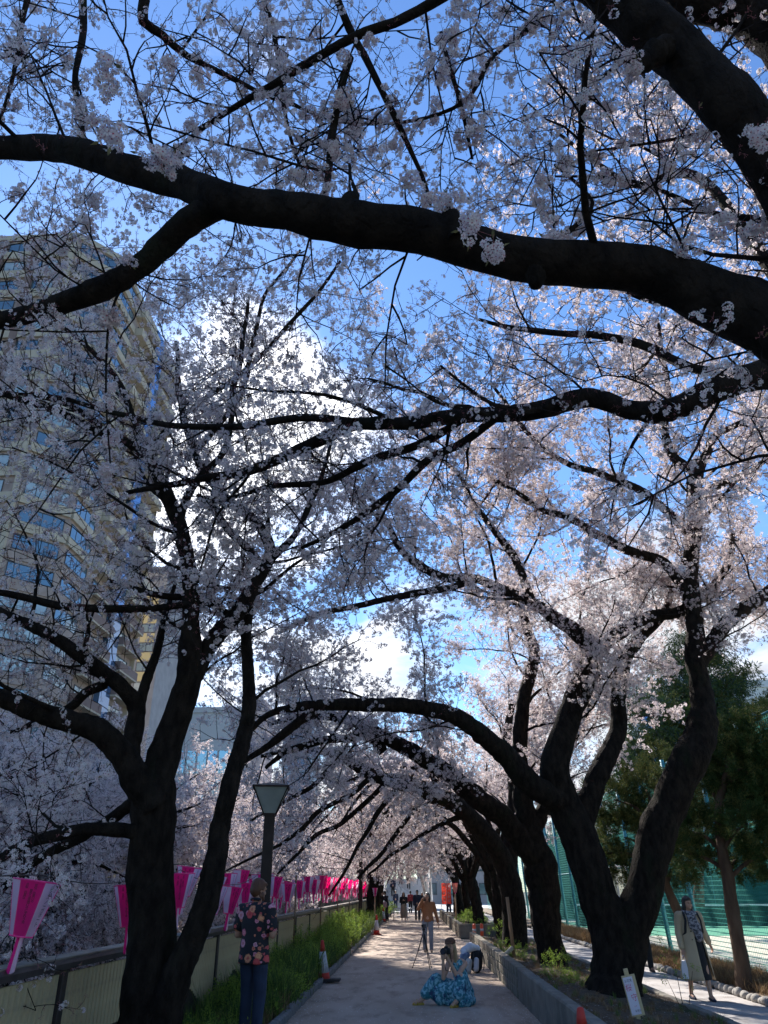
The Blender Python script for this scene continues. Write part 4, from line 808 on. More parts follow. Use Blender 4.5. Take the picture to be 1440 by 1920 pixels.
V = [Vector((-100, 72.0)), Vector((-41.0, 70.4)), Vector((-37.0, 74.6)), Vector((-36.8, 98.3)), Vector((-42, 101.5)), Vector((-100, 101.5))]
mb = MB(); n6 = len(V); mb.add([(p.x, p.y, 0) for p in V] + [(p.x, p.y, TH) for p in V], [(i, (i + 1) % n6, n6 + (i + 1) % n6, n6 + i) for i in range(n6)] + [tuple(range(n6, 2 * n6))])
o = mb.obj('wall', M_TAUPE, tw); o.matrix_parent_inverse = TI
def face(a, b):
    d = (b - a); L_ = d.length; d = d / L_; nrm = Vector((d.y, -d.x)); return a, d, nrm, L_, math.atan2(d.y, d.x)
def at(fc, u, out_, z): a, d, nrm, L_, ang = fc; q = a + d * u + nrm * out_; return (q.x - tw.location.x, q.y - tw.location.y, z)
FF, FC_, FS = face(V[0], V[1]), face(V[1], V[2]), face(V[2], V[3])
def slab(fc, u0, u1, z, h, out_, m_, name, thick=None):
    a, d, nrm, L_, ang = fc; c = at(fc, (u0 + u1) / 2, out_ / 2, z); return MB().box((0, 0, 0), (u1 - u0, out_, h)).obj(name, m_, tw, c, (0, 0, ang))
for f in range(NF):
    z = 1.2 + f * FLH; up = f >= 11
    mc = M_CREAM if up else M_TAUPE
    # front: bays between brown piers
    L_ = FF[3]
    slab(FF, L_ - 22, L_ - 0.4, z + 0.35, 1.15 if up else 0.6, 0.30 if up else 0.12, mc, 'band')
    for b in range(5):
        u = L_ - 2.6 - b * 4.2
        if b % 2 == 0: window(tw, at(FF, u, 0.02, z + 1.75), FF[4], 1.5, 1.55, 1, pane=M_CURT if rng.random() < .5 else M_GL); window(tw, at(FF, u - 1.9, 0.02, z + 1.75), FF[4], 1.3, 1.55, 1, pane=M_GL)
        else: window(tw, at(FF, u - 0.6, 0.02, z + 1.75), FF[4], 2.6, 1.55, 2, pane=M_CURT if rng.random() < .5 else M_GL)
    # canted corner: wide three-light bay
    slab(FC_, 0.05, FC_[3] - 0.05, z + 0.35, 1.05, 0.34 if up else 0.14, mc, 'band'); window(tw, at(FC_, FC_[3] / 2, 0.04, z + 1.75), FC_[4], 4.8, 1.65, 4, pane=M_CURT if rng.random() < .3 else M_GL)
    # river side: bay, balcony, glass shaft, balcony
    slab(FS, 0.1, 6.9, z + 0.35, 1.05, 0.32 if up else 0.14, mc, 'band'); window(tw, at(FS, 3.4, 0.04, z + 1.75), FS[4], 5.6, 1.65, 4)
    for (u0, u1) in ((7.1, 13.6), (17.1, 23.4)):
        bal = slab(FS, u0, u1, z - 0.1, 0.22, 1.3, M_CREAM, 'balcony')
        par = MB().box((0, -0.6, 0.6), (u1 - u0, 0.12, 1.0)); par.box((-(u1 - u0) / 2 + .06, 0, 0.6), (0.12, 1.08, 1.0)); par.box(((u1 - u0) / 2 - .06, 0, 0.6), (0.12, 1.08, 1.0)); par.obj('parapet', M_CREAM if up else M_BROWN, bal)
        window(tw, at(FS, (u0 + u1) / 2, 0.03, z + 1.2), FS[4], 4.2, 2.0, 3)
    sg = slab(FS, 13.8, 16.9, z + 1.5, FLH - 0.12, 0.7, M_GLB, 'glass_shaft')
for u, w_ in ((FF[3] - 0.25, .5), (FF[3] - 5.0, .9), (FF[3] - 9.4, .9), (FF[3] - 13.6, .9)):
    slab(FF, u - w_ / 2, u + w_ / 2, TH / 2, TH, 0.42, M_BROWN if w_ > .6 else M_CREAM, 'pier')
slab(FS, 23.5, 23.65, TH / 2, TH, 0.6, M_CREAM, 'pier')
slab(FF, 0, FF[3], TH + .4, 0.9, 0.25, M_CREAM, 'parapet'); slab(FC_, 0, FC_[3], TH + .4, .9, .27, M_CREAM, 'parapet'); slab(FS, 0, FS[3], TH + .4, .9, .25, M_CREAM, 'parapet')
ph = MB().box((0, 0, 0), (12, 8, 3.0)).obj('penthouse', M_TAUPE, tw, (-2, 7, TH + 1.5))

# generic block with window grid
def block(name, label, cat, x0, x1, y0, y1, h, mw, pane, fl=3.2, bay=3.0, ww=1.8, wh=1.4, frame=None, faces=('s', 'e'), spandrel=None, nd=2, top=None, pier=None):
    b = empty(name, ((x0 + x1) / 2, (y0 + y1) / 2, 0), 0, label, cat); cx_, cy_ = b.location.x, b.location.y
    MB().box((0, 0, h / 2), (x1 - x0, y1 - y0, h)).obj('wall', mw, b); MB().box((0, 0, h + .3), (x1 - x0 + .4, y1 - y0 + .4, 0.7)).obj('roof', top or mw, b)
    for fc in faces:
        L_ = (x1 - x0) if fc == 's' else (y1 - y0); ang = 0 if fc == 's' else RA(90); nb = int((L_ - 0.6) / bay)
        for f in range(int((h - 1.5) / fl)):
            for i in range(nb):
                u = -nb * bay / 2 + (i + .5) * bay; z = 1.9 + f * fl
                if fc == 's': p = (u, (y0 - y1) / 2 - 0.02, z)
                else: p = ((x1 - x0) / 2 + 0.02, u, z)
                window(b, p, ang, ww, wh, nd, frame or M_FRAME, pane[rng.randrange(len(pane))])
                if spandrel: link('spandrel', MBs(spandrel, ww, fl - wh - .25), b, (p[0] + (0 if fc == 's' else -.0), p[1], z - wh / 2 - (fl - wh) / 2), (0, 0, ang))
    return b
_sp = {}
def MBs(m_, w_, h):
    k_ = (m_.name, w_, h)
    if k_ not in _sp: _sp[k_] = MB().box((0, 0, 0), (w_, 0.08, h)).mesh('spandrel', m_)
    return _sp[k_]
M_GREYC = mat('grey_concrete', (0.26, 0.265, 0.27), 0.85, (0.32, 0.325, 0.33), 0.7, 5)
M_YEL = mat('yellow_spandrel', (0.62, 0.52, 0.26), 0.8); M_OCH = mat('ochre_spandrel', (0.45, 0.33, 0.18), 0.8)
M_PINKW = mat('pink_render', (0.60, 0.47, 0.43), 0.9, (0.66, 0.53, 0.48), 0.5, 6, wearc=(0.5, 0.4, 0.36), wears=0.4, wlo=.5, whi=.7)
block('apartment_block', 'grey apartment block with yellow panels and windows, behind the tower', 'apartment block', -60, -42, 124, 143, 52, M_GREYC, [M_GL, M_CURT], fl=3.3, bay=3.4, ww=2.4, wh=1.5, spandrel=M_YEL, faces=('s',))
block('office_building', 'glass-fronted office building with a plain pink end wall behind the street lamp', 'office building', -30.5, -21.4, 100.5, 112, 22.5, M_WHITEF, [glass('office_glass', (0.30, 0.48, 0.56), 0.05, 1, 0.7)], fl=3.6, bay=1.35, ww=1.25, wh=2.9, frame=M_WHITEF, nd=1, faces=('s',))
b = empty('slab_building', (-20.1, 104, 0), 0, 'plain pinkish windowless slab rising beside the glass office front', 'building'); MB().box((0, 0, 12.0), (2.4, 8, 24)).obj('wall', M_PINKW, b)
for k_ in range(7): MB().box((-0.6, -4.02, 2.5 + k_ * 3.3), (0.18, 0.12, 0.5)).obj('vent', M_FRAME, b)
block('low_building', 'small pale building with a flat roof glimpsed over the fence behind the forked stem', 'building', -23.5, -20.5, 27, 31, 3.6, M_WHITEF, [M_GL], bay=2.0, ww=1.0, wh=1.0, nd=1)
block('far_tower', 'distant blue-grey high-rise just showing over the blossom right of the lamp', 'high-rise', -31, -24, 190, 205, 44, mat('far_blue', (0.22, 0.3, 0.38), 0.6), [M_GLB], fl=7, bay=5, ww=4, wh=4.5)
block('pale_building', 'pale building with a blue upper storey seen through the right-hand trees', 'building', 21, 36, 76, 90, 19.5, mat('pale_blue_wall', (0.42, 0.46, 0.48), 0.8, (0.5, 0.54, 0.56), 0.5), [M_GLB, M_GL], fl=3.6, bay=3.4, ww=2.8, wh=1.5)
block('grey_building', 'grey building at the end of the tunnel, behind the steps', 'building', 0.5, 12, 122, 130, 9, M_GREYC, [M_GL], fl=3, bay=2.6, ww=1.8, wh=1.5)

# ------------------------------------------------------------------ tennis court netting
M_TEAL = mat('teal_paint', (0.05, 0.24, 0.29), 0.55, (0.045, 0.26, 0.31), 3, 5, spec=0.4)
def netmat(name, col, cell, lw, base):
    m_ = bpy.data.materials.new(name); m_.use_nodes = True; t = m_.node_tree; n = t.nodes; l = t.links; b_ = n['Principled BSDF']; b_.inputs['Base Color'].default_value = (*col, 1); b_.inputs['Roughness'].default_value = 0.9; b_.inputs['Specular IOR Level'].default_value = 0.1
    tr = n.new('ShaderNodeBsdfTransparent'); mx_ = n.new('ShaderNodeMixShader'); co = n.new('ShaderNodeTexCoord'); sp = n.new('ShaderNodeSeparateXYZ'); l.new(co.outputs['Object'], sp.inputs[0]); fac = None
    for ax in (1, 2):
        a = n.new('ShaderNodeMath'); a.operation = 'MULTIPLY'; l.new(sp.outputs[ax], a.inputs[0]); a.inputs[1].default_value = 1 / cell
        f_ = n.new('ShaderNodeMath'); f_.operation = 'FRACT'; l.new(a.outputs[0], f_.inputs[0]); c_ = n.new('ShaderNodeMath'); c_.operation = 'LESS_THAN'; l.new(f_.outputs[0], c_.inputs[0]); c_.inputs[1].default_value = lw / cell
        if fac is None: fac = c_.outputs[0]
        else: mm = n.new('ShaderNodeMath'); mm.operation = 'MAXIMUM'; l.new(fac, mm.inputs[0]); l.new(c_.outputs[0], mm.inputs[1]); fac = mm.outputs[0]
    mr = n.new('ShaderNodeMapRange'); l.new(fac, mr.inputs[0]); mr.inputs[3].default_value = base; mr.inputs[4].default_value = 1
    l.new(mr.outputs[0], mx_.inputs[0]); l.new(tr.outputs[0], mx_.inputs[1]); l.new(b_.outputs[0], mx_.inputs[2]); l.new(mx_.outputs[0], n['Material Output'].inputs[0]); return m_
NXT = 7.25
nf = empty('court_net_fence', (NXT, 6, 0), 0, 'tall teal net fence on leaning poles along the tennis court', 'net fence')
MB().add([(0.05, -2, 0.02), (0.05, 80, 0.02), (-0.15, 80, 4.9), (-0.15, -2, 4.9)], [(0, 1, 2, 3)]).obj('netting', netmat('net_teal', (0.03, 0.20, 0.17), 0.10, 0.016, 0.10), nf)
pol = MB().tube([(0.1, 0, -0.05), (-0.22, 0, 5.0)], [0.065, 0.055], 8).mesh('pole', M_TEAL)
gy = G(1436, 1849).y; 
for i in range(20): link('pole', pol, nf, (0.0, 17.3 - 6 + (i - 2) * 2.75, 0))
for z in (2.4, 4.9): MB().tube([(.05 - .2 * z / 4.9, -2, z), (.05 - .2 * z / 4.9, 80, z)], 0.02, 6).obj('cable', M_TEAL, nf)
gt = empty('court_gate', (6.9, 30.5, 0), 0, 'pale canvas gate panels in a white tubular frame between two cherry trunks', 'gate')
M_CANV = mat('pale_canvas', (0.42, 0.45, 0.36), 0.9, (0.5, 0.52, 0.42), 3, 5, trans=0.3)
for i in range(3):
    for j in range(2): MB().box((0, -2.1 + i * 1.4, 0.65 + j * 1.15), (0.03, 1.32, 1.08)).obj('panel', M_CANV, gt)
for i in range(4): MB().tube([(0, -2.8 + i * 1.4, 0), (0, -2.8 + i * 1.4, 2.5)], 0.035, 8).obj('post', M_WHITEF, gt)
for z in (0.08, 1.23, 2.42): MB().tube([(0, -2.8, z), (0, 1.4, z)], 0.028, 8).obj('rail', M_WHITEF, gt)
tn = empty('tennis_net', (8, 45.5, 0), 0, 'tennis net with white tape seen through the teal netting', 'tennis net')
M_DNET = mat('dark_net', (0.015, 0.06, 0.05), 0.9); MB().box((14, 0, 0.5), (27, 0.02, 0.92)).obj('net', M_DNET, tn); MB().box((14, 0, 1.02), (27.2, 0.05, 0.09)).obj('tape', mat('white_tape', (0.8, 0.8, 0.78), 0.7), tn)
for x in (0.4, 27.6): MB().tube([(x, 0, 0), (x, 0, 1.1)], 0.05, 8).obj('post', M_TEAL, tn)
bs = empty('court_windscreen', (8, 58, 0), 0, 'dark green windscreen closing the far side of the tennis court', 'windscreen')
M_WS = mat('windscreen_green', (0.012, 0.10, 0.075), 0.9, (0.02, 0.13, 0.10), 1.2, 5)
for i in range(9): MB().box((2 + i * 4, 0, 2.6), (3.94, 0.03, 5.2)).obj('panel', M_WS, bs); MB().tube([(i * 4, .06, 0), (i * 4, .06, 5.6)], 0.05, 8).obj('post', M_TEAL, bs)
# tall light poles by the court
for (px, py0, py1, D, lab) in ((1019, 1640, 1478, 30, 'tall pale teal pole rising between the first and second trunks of the row'), (937, 1700, 1610, 40, 'pale teal pole behind the slanting trunk')):
    a = P(px, 1600, D); o = empty('net_pole', (a.x, a.y, 0), 0, lab, 'pole'); top = P(px, py1, D).z
    MB().tube([(0, 0, 0), (0, 0, top + .3)], 0.11, 10).obj('shaft', mat('pale_teal', (0.16, 0.36, 0.40), 0.5), o); MB().ball((0, 0, top + .3), (.13, .13, .06), 10, 5).obj('cap', M_TEAL, o)

# ------------------------------------------------------------------ conifers and other greenery to the right
M_JBARK = mat('juniper_bark', (0.06, 0.038, 0.026), 0.95, (0.12, 0.08, 0.055), 6, 8, bump=0.9, bscale=18, stretch=(1, 1, .25), dist=0.05, spec=0.1)
def conifer(name, label, cat, trunk, D, blobs, srcs, sc, n, bark, lim=True, seed=1, group=None):
    r = random.Random(seed); pp, rr = [], []
    for (x, y, dD, w_) in trunk: p = P(x, y, D + dD); pp.append(p); rr.append(w_ * .66 / 2 * depth(p) / FPX)
    base = Vector((pp[0].x, pp[0].y, 0)); root = empty(name, base, 0, label, cat, group); B = Bark(); q, qr = smooth_path(pp, rr, 0.15); B.tube(q, qr, 12, 0.2); pts = []
    for (x, y, dD, R, wt) in blobs:
        c = P(x, y, D + dD); near = min(q, key=lambda z_: (z_ - c - Vector((0, 0, -R))).length)
        m_ = near.lerp(c, 0.5) + Vector((0, 0, 0.2 * R)); bp, br = smooth_path([near, m_, c], [0.05, 0.035, 0.012], 0.2); B.tube(bp, br, 6, 0.1)
        for i in range(int(n * wt)):
            d = rdir(r); rad = R * (0.35 + 0.65 * r.random() ** 0.5) * (1 + 0.35 * noise.noise(d * 2.2 + c)); p = c + Vector((d.x * rad, d.y * rad, d.z * rad * 0.8))
            pts.append((p, (d + Vector((0, 0, 0.35)) + rdir(r) * 0.5).normalized(), sc * r.uniform(.7, 1.2), r.randrange(len(srcs))))
    o = link('trunk', np_mesh('trunk', np.concatenate(B.V), np.concatenate(B.Q), [bark]), root); o.matrix_parent_inverse = Matrix.Translation(-base)
    c = scatter('crown', srcs, pts, root, 'stuff'); c.matrix_parent_inverse = Matrix.Translation(-base); return root
conifer('juniper_tree', 'dark juniper with a peeling trunk beside the dry grass, nearest the viewer', 'juniper', [(1400, 1880, 0, 70), (1396, 1850, 0, 46), (1388, 1790, 0, 40), (1375, 1720, 0, 38), (1366, 1650, 0, 34), (1352, 1580, 0, 28), (1350, 1500, 0, 22), (1370, 1420, 0, 12)], 16.6,
        [(1400, 1440, 0, 0.75, 1.2), (1360, 1400, .6, 0.6, .8), (1440, 1390, 0, 0.8, 1), (1450, 1500, 0, 0.7, 1), (1330, 1480, 0.5, 0.5, .6), (1400, 1545, -.3, 0.45, .6), (1440, 1600, -.2, 0.4, .5), (1300, 1560, .5, 0.42, .5), (1380, 1610, .8, 0.35, .35), (1290, 1600, .8, 0.32, .3), (1490, 1450, 0, .9, .8)], S_JUN, 0.62, 230, M_JBARK, seed=3)
conifer('juniper_tree', 'yellow-green juniper with a crooked trunk behind the woman in the coat', 'juniper', [(1318, 1830, 0, 50), (1306, 1790, 0, 30), (1285, 1740, 0, 28), (1262, 1690, 0, 26), (1245, 1645, 0, 24), (1232, 1590, 0, 18), (1225, 1520, 0, 10)], 19.5,
        [(1170, 1570, .6, 0.65, .9), (1150, 1500, .8, 0.6, .8), (1210, 1480, 1, 0.6, .8), (1250, 1550, 0, 0.5, .7), (1270, 1620, 0, 0.42, .6), (1130, 1600, 1, 0.45, .4), (1180, 1630, 1, 0.4, .4), (1290, 1500, 1.2, 0.6, .7), (1240, 1440, 1.5, .55, .5)], [S_JUN[2], S_JUN[0]] , 0.62, 220, M_JBARK, seed=4)
conifer('cedar_tree', 'tall layered cedar standing behind the court, above the junipers', 'cedar', [(1310, 1700, 0, 30), (1310, 1500, 0, 24), (1310, 1350, 0, 16), (1305, 1210, 0, 5)], 40,
        [(1300, 1230, 0, 1.0, .5), (1320, 1280, 0, 1.8, .9), (1270, 1310, 0, 1.7, .8), (1370, 1330, 0, 1.9, .9), (1230, 1370, 0, 2.0, .9), (1310, 1370, -1, 2.2, 1), (1400, 1390, 0, 2.0, .9), (1250, 1440, 0, 2.2, 1), (1350, 1440, -1, 2.4, 1), (1210, 1450, 0, 1.8, .8), (1440, 1450, 0, 2.2, 1)], S_CED + S_JUN[:1], 1.5, 150, M_JBARK, seed=5)
for i, (x, y, z, R, lab) in enumerate([(14, 62, 6, 3.6, 'dark green tree beyond the windscreen, nearest the cherry trunks'), (20, 63, 6.5, 4.0, 'dark green tree beyond the windscreen, second from the cherry trunks'), (27, 61, 6.5, 4.2, 'dark green tree beyond the windscreen, behind the near juniper'), (34, 62, 6.5, 4.5, 'dark green tree beyond the windscreen, at the frame edge')]):
    r = random.Random(50 + i); root = empty('evergreen_tree', (x, y, 0), 0, lab, 'evergreen tree', 'trees beyond the tennis court'); MB().tube([(0, 0, 0), (.1, 0, z * .5), (0, 0, z)], [.3, .22, .1], 8).obj('trunk', M_JBARK, root); pts = []
    for q in range(380):
        d = rdir(r); rad = R * (0.5 + .5 * r.random()) * (1 + 0.4 * noise.noise(d * 2 + Vector((i * 7, 0, 0)))); pts.append((Vector((d.x * rad, d.y * rad, z + d.z * rad * .85)), (d + rdir(r) * .5).normalized(), 1.9 * r.uniform(.7, 1.2), r.randrange(2)))
    scatter('crown', S_JUN[:2], pts, root)

# ------------------------------------------------------------------ low plants
def clump(name, label, cat, x, y, rx, ry, h, n, srcs, sc, seed, group=None, z0=0.05):
    r = random.Random(seed); root = empty(name, (x, y, 0), 0, label, cat, group); pts = []; st = MB()
    for i in range(n):
        a = r.uniform(0, 6.28); q = math.sqrt(r.random()); dx, dy = math.cos(a) * q * rx, math.sin(a) * q * ry; hh = h * (1 - q * q * 0.55) * (1 + 0.3 * noise.noise(Vector((dx * 2 + x, dy * 2 + y, 0)))); z = z0 + hh * r.uniform(0.35, 1) ** 0.8 - 0.1
        pts.append((Vector((dx, dy, z)), (Vector((dx * .6, dy * .6, 0.8)) + rdir(r) * 0.55).normalized(), sc * r.uniform(.7, 1.2), r.randrange(len(srcs))))
        if i % 6 == 0: st.tube([(dx * .3, dy * .3, z0 - .02), (dx * .8, dy * .8, z)], [0.006, 0.003], 4, cap=False)
    st.obj('stem', M_TWIG, root); scatter('foliage', srcs, pts, root); return root
GB = 'bushes in the strip along the fence'
clump('shrub', 'small leafy shrub at the foot of the many-stemmed tree', 'shrub', -1.98, 8.35, 0.50, 0.55, 0.42, 150, S_SHR, 0.42, 1, GB)
clump('shrub', 'low dark shrub just behind the man in the floral shirt', 'shrub', -2.5, 10.9, 0.45, 0.8, 0.35, 90, [S_SHR[0]], 0.5, 2, GB)
for i, (x, y, rx, ry, h, lab) in enumerate([(-2.45, 25.2, .55, 1.6, .95, 'bright yellow-green bush starting the sunlit hedge beside the cone'), (-2.4, 28.3, .6, 1.7, 1.15, 'tallest bright yellow-green bush of the sunlit hedge'), (-2.45, 31.8, .55, 1.8, 1.05, 'bright yellow-green bush after the tallest one'), (-2.4, 35.5, .55, 1.9, 1.0, 'bright yellow-green bush at the end of the sunlit hedge')]):
    clump('shrub', lab, 'shrub', x, y, rx, ry, h, 420, S_SHR, 0.55, 10 + i, GB)
for i, (x, y, rx, ry, h, lab) in enumerate([(-2.75, 13.4, .3, .8, .55, 'dark leafy bush against the fence just past the lamp'), (-2.2, 15.0, .35, .9, .5, 'loose green bush behind the tilted cone, nearer the path'), (-2.8, 16.8, .35, 1.1, .8, 'tall green bush against the fence above the tilted cone'), (-2.3, 18.9, .4, 1.2, .7, 'broad green bush halfway along the shaded strip'), (-2.7, 21.2, .4, 1.2, .95, 'tall green bush where the strip meets the sunlight'), (-2.2, 22.8, .35, 1.0, .75, 'low bright bush leaning over the kerb before the sunlit hedge')]):
    clump('shrub', lab, 'shrub', x, y, rx, ry, h, 170, S_SHR, 0.5, 60 + i, GB)
clump('shrub', 'little green bush beyond the far cone, under the leaning tree', 'shrub', -1.7, 60, .6, .8, 1.1, 160, S_SHR, .6, 20)
clump('shrub', 'rounded yellow-green hedge on the far planter', 'shrub', 2.7, 41, .7, 3.0, .65, 420, S_SHR, .5, 21, z0=0.3)
for i, (x, y, h, n, lab) in enumerate([(2.3, 19.9, .42, 60, 'leafy young shrub beside the bare wooden stake'), (2.85, 18.0, .45, 50, 'leafy young shrub at the foot of the second trunk'), (2.35, 22.5, .5, 46, 'young shrub among thin stems behind the block wall'), (2.4, 25.5, .9, 60, 'tall sparse shrub with pale leaves by the orange bollards'), (2.65, 14.9, .22, 60, 'low weeds in front of the great forked trunk'), (3.8, 13.0, .85, 16, 'thin leafy sprig by the kerb beside the sign'), (2.6, 16.6, .2, 60, 'patch of low weeds between the first two trunks')]):
    clump('shrub', lab, 'shrub', x, y, .34, .55, h, n, S_SHR, .36, 30 + i, 'young plants in the planting bed', z0=0.28)
r = random.Random(77)
def zone(name, srcs, n, x0, x1, y0, y1, zf, sc, pf=None, dens=None):
    pts = []
    for i in range(n):
        t = r.random() ** 1.0; x = r.uniform(x0, x1); y = y0 + (y1 - y0) * t
        if dens and r.random() > dens(x, y): continue
        s_ = sc(x, y) if callable(sc) else sc
        pts.append((Vector((x, y, zf(x, y) - .01)), (Vector((0, 0, 1)) + rdir(r) * .18).normalized(), s_ * r.uniform(.6, 1.2), r.randrange(len(srcs))))
    return scatter(name, srcs, pts, None)
zone('strip_grass', S_GRS + S_DRY[:1] + S_SHR[:1], 2200, -3.05, LX - .12, 9.2, 27, strip_z, lambda x, y: (0.5 if y < 12 else 0.95 + 0.7 * noise.noise(Vector((x * 1.5, y * .9, 0)))), dens=lambda x, y: min(1, .15 + (y - 9) / 7 + .8 * noise.noise(Vector((x * 2, y * 1.2, 0)))))
zone('strip_grass_far', S_GRS, 1500, -3.05, LX - .12, 27, 70, strip_z, 1.2)
zone('bed_grass', S_GRS, 260, 2.0, 3.9, 9, 28, bed_z, .3, dens=lambda x, y: .5 + noise.noise(Vector((x, y, 3))))
zone('dry_grass', S_DRY, 2300, 5.95, 7.4, 10, 45, verge_z, 1.0)
zone('leaf_litter', S_DRY, 500, 2.0, 3.9, 9, 28, bed_z, .4)
hd = empty('hedge', (CX - 1.2, 6, 0), 0, 'long dark clipped hedge along the opposite bank, behind the lanterns', 'hedge'); hp = []
for i in range(2600):
    yy = r.uniform(0, 100); hp.append((Vector((r.uniform(-.5, .5), yy, r.uniform(.1, 1.75 + .25 * math.sin(yy)))), (rdir(r) + Vector((.3, 0, .5))).normalized(), r.uniform(1.0, 1.7), r.randrange(2)))
scatter('foliage', S_JUN[:2], hp, hd); MB().box((0, 50, .6), (.7, 100, 1.2)).obj('stem', M_SOIL, hd)
# fallen petals on the paving
def litter(name, n, m_, x0, x1, y0, y1, sz, z, pw_=1.6):
    Vv, Q = [], []
    for i in range(n):
        x = r.uniform(x0, x1) if r.random() < .55 else (x0 + abs(r.gauss(0, .18)) if r.random() < .5 else x1 - abs(r.gauss(0, .18))); y = y0 + (y1 - y0) * r.random() ** pw_; a = r.uniform(0, 6.3); s_ = sz * r.uniform(.6, 1.3); c_, q = math.cos(a) * s_, math.sin(a) * s_
        if not (x0 < x < x1): continue
        zz = z(x, y) if callable(z) else z; b_ = len(Vv); Vv += [(x - c_, y - q, zz), (x + q * .6, y - c_ * .6, zz + s_ * .3), (x + c_, y + q, zz + s_ * .15), (x - q * .6, y + c_ * .6, zz + s_ * .2)]; Q.append((b_, b_ + 1, b_ + 2, b_ + 3))
    o = link(name, np_mesh(name, np.array(Vv), np.array(Q), [m_], smooth=False)); o['kind'] = 'stuff'; return o
litter('fallen_petals', 5200, M_PETAL, LX, RX, 8, 45, 0.010, 0.008)
litter('fallen_petals_side', 1500, M_PETAL, 4.16, 5.7, 9, 30, 0.010, 0.008)
litter('fallen_petals_bed', 1500, M_PETAL, 2.0, 3.9, 9, 26, 0.010, lambda x, y: bed_z(x, y) + .01)
# ================================================================== LANTERNS
def cloth_mat(name, col, tr):
    return mat(name, col, 0.6, tuple(c * 0.9 for c in col), 6, 4, trans=tr, spec=0.3, bump=0.05, bscale=14)
M_PINK = cloth_mat('lantern_pink', (1.0, 0.05, 0.40), 0.72); M_LILAC = cloth_mat('lantern_lilac', (0.90, 0.76, 0.86), 0.7); M_RIM = mat('lantern_rim', (0.85, 0.05, 0.25), 0.5); M_INK = mat('ink', (0.10, 0.012, 0.03), 0.7); M_INKB = mat('ink_dark', (0.03, 0.03, 0.04), 0.7)
_txt = {}
def text_mesh(s, size, m_):
    k_ = (s, size, m_.name)
    if k_ in _txt: return _txt[k_]
    cu = bpy.data.curves.new('lettering', 'FONT'); cu.body = s; cu.size = size; cu.align_x = 'CENTER'; cu.align_y = 'TOP'; cu.resolution_u = 2; cu.space_line = 0.82
    o = bpy.data.objects.new('t', cu); C.objects.link(o); dg = bpy.context.evaluated_depsgraph_get(); me = bpy.data.meshes.new_from_object(o.evaluated_get(dg)); me.materials.clear(); me.materials.append(m_)
    bpy.data.objects.remove(o); _txt[k_] = me; me.name = 'lettering'; return me
RT, RB, HB = 0.185, 0.085, 0.385
pan = []
for q in range(6):
    a0, a1 = RA(q * 60 - 30), RA(q * 60 + 30)
    mb = MB(); t = 0.003; vs = []
    for dr in (0, -t):
        for (rad, z) in ((RB, -HB), (RT, 0)):
            for a in (a0, a1): vs.append(((rad + dr) * math.sin(a), -(rad + dr) * math.cos(a), z))
    mb.add(vs, [(0, 1, 3, 2), (5, 4, 6, 7), (0, 2, 6, 4), (1, 5, 7, 3), (2, 3, 7, 6), (0, 4, 5, 1)]); pan.append(mb.mesh('panel', M_PINK if q % 2 == 0 else M_LILAC))
def hexring(rad, z, th, hh):
    mb = MB(); r0 = [(rad * math.sin(RA(q * 60 - 30)), -rad * math.cos(RA(q * 60 - 30)), z) for q in range(6)] 
    return mb.tube(r0 + [r0[0]], th, 6, cap=False, smooth=False)
rimt = hexring(RT, 0, 0.007, 0).mesh('rim', M_RIM); rimb = hexring(RB, -HB, 0.006, 0).mesh('rim', M_RIM)
edges = []
for q in range(6):
    a = RA(q * 60 - 30); edges.append(MB().tube([(RB * math.sin(a), -RB * math.cos(a), -HB), (RT * math.sin(a), -RT * math.cos(a), 0)], 0.0035, 5, cap=False).mesh('edge_strip', M_RIM))
tl = [MB().loft([[(x0, -.018, z), (x1, -.018, z), (x1, .018, z), (x0, .018, z)] for (x0, x1, z) in [(s0 * w_, s1 * w_, z) for (w_, z) in ((0.024, -HB), (0.022, -HB - .1), (0.026, -HB - .2), (0.027, -HB - .235), (0.012, -HB - .25))]], smooth=False).mesh('tail_half', m_) for (s0, s1, m_) in ((-1, 0, M_PINK), (0, 1, M_LILAC))]
hookm = MB().tube([(0, 0, 0), (0, 0, .012), (0.008, 0, .03), (0, 0, .045), (-0.008, 0, .038)], 0.0025, 5).mesh('hook', M_FRAME)
wirem = [MB().tube([(RT * math.sin(a) * .95, -RT * math.cos(a) * .95, 0), (-RT * math.sin(a) * .95, RT * math.cos(a) * .95, 0)], 0.002, 4).mesh('cross_wire', M_FRAME) for a in (RA(30), RA(120))]
TX1 = '\n'.join('夜桜　目黒川の'); TX2 = '\n'.join('　　夏から草橋灯々にぎわう会'); TX3 = '\n'.join('点桜　目黒区'); TX4 = '\n'.join('ほミスノーガホート')
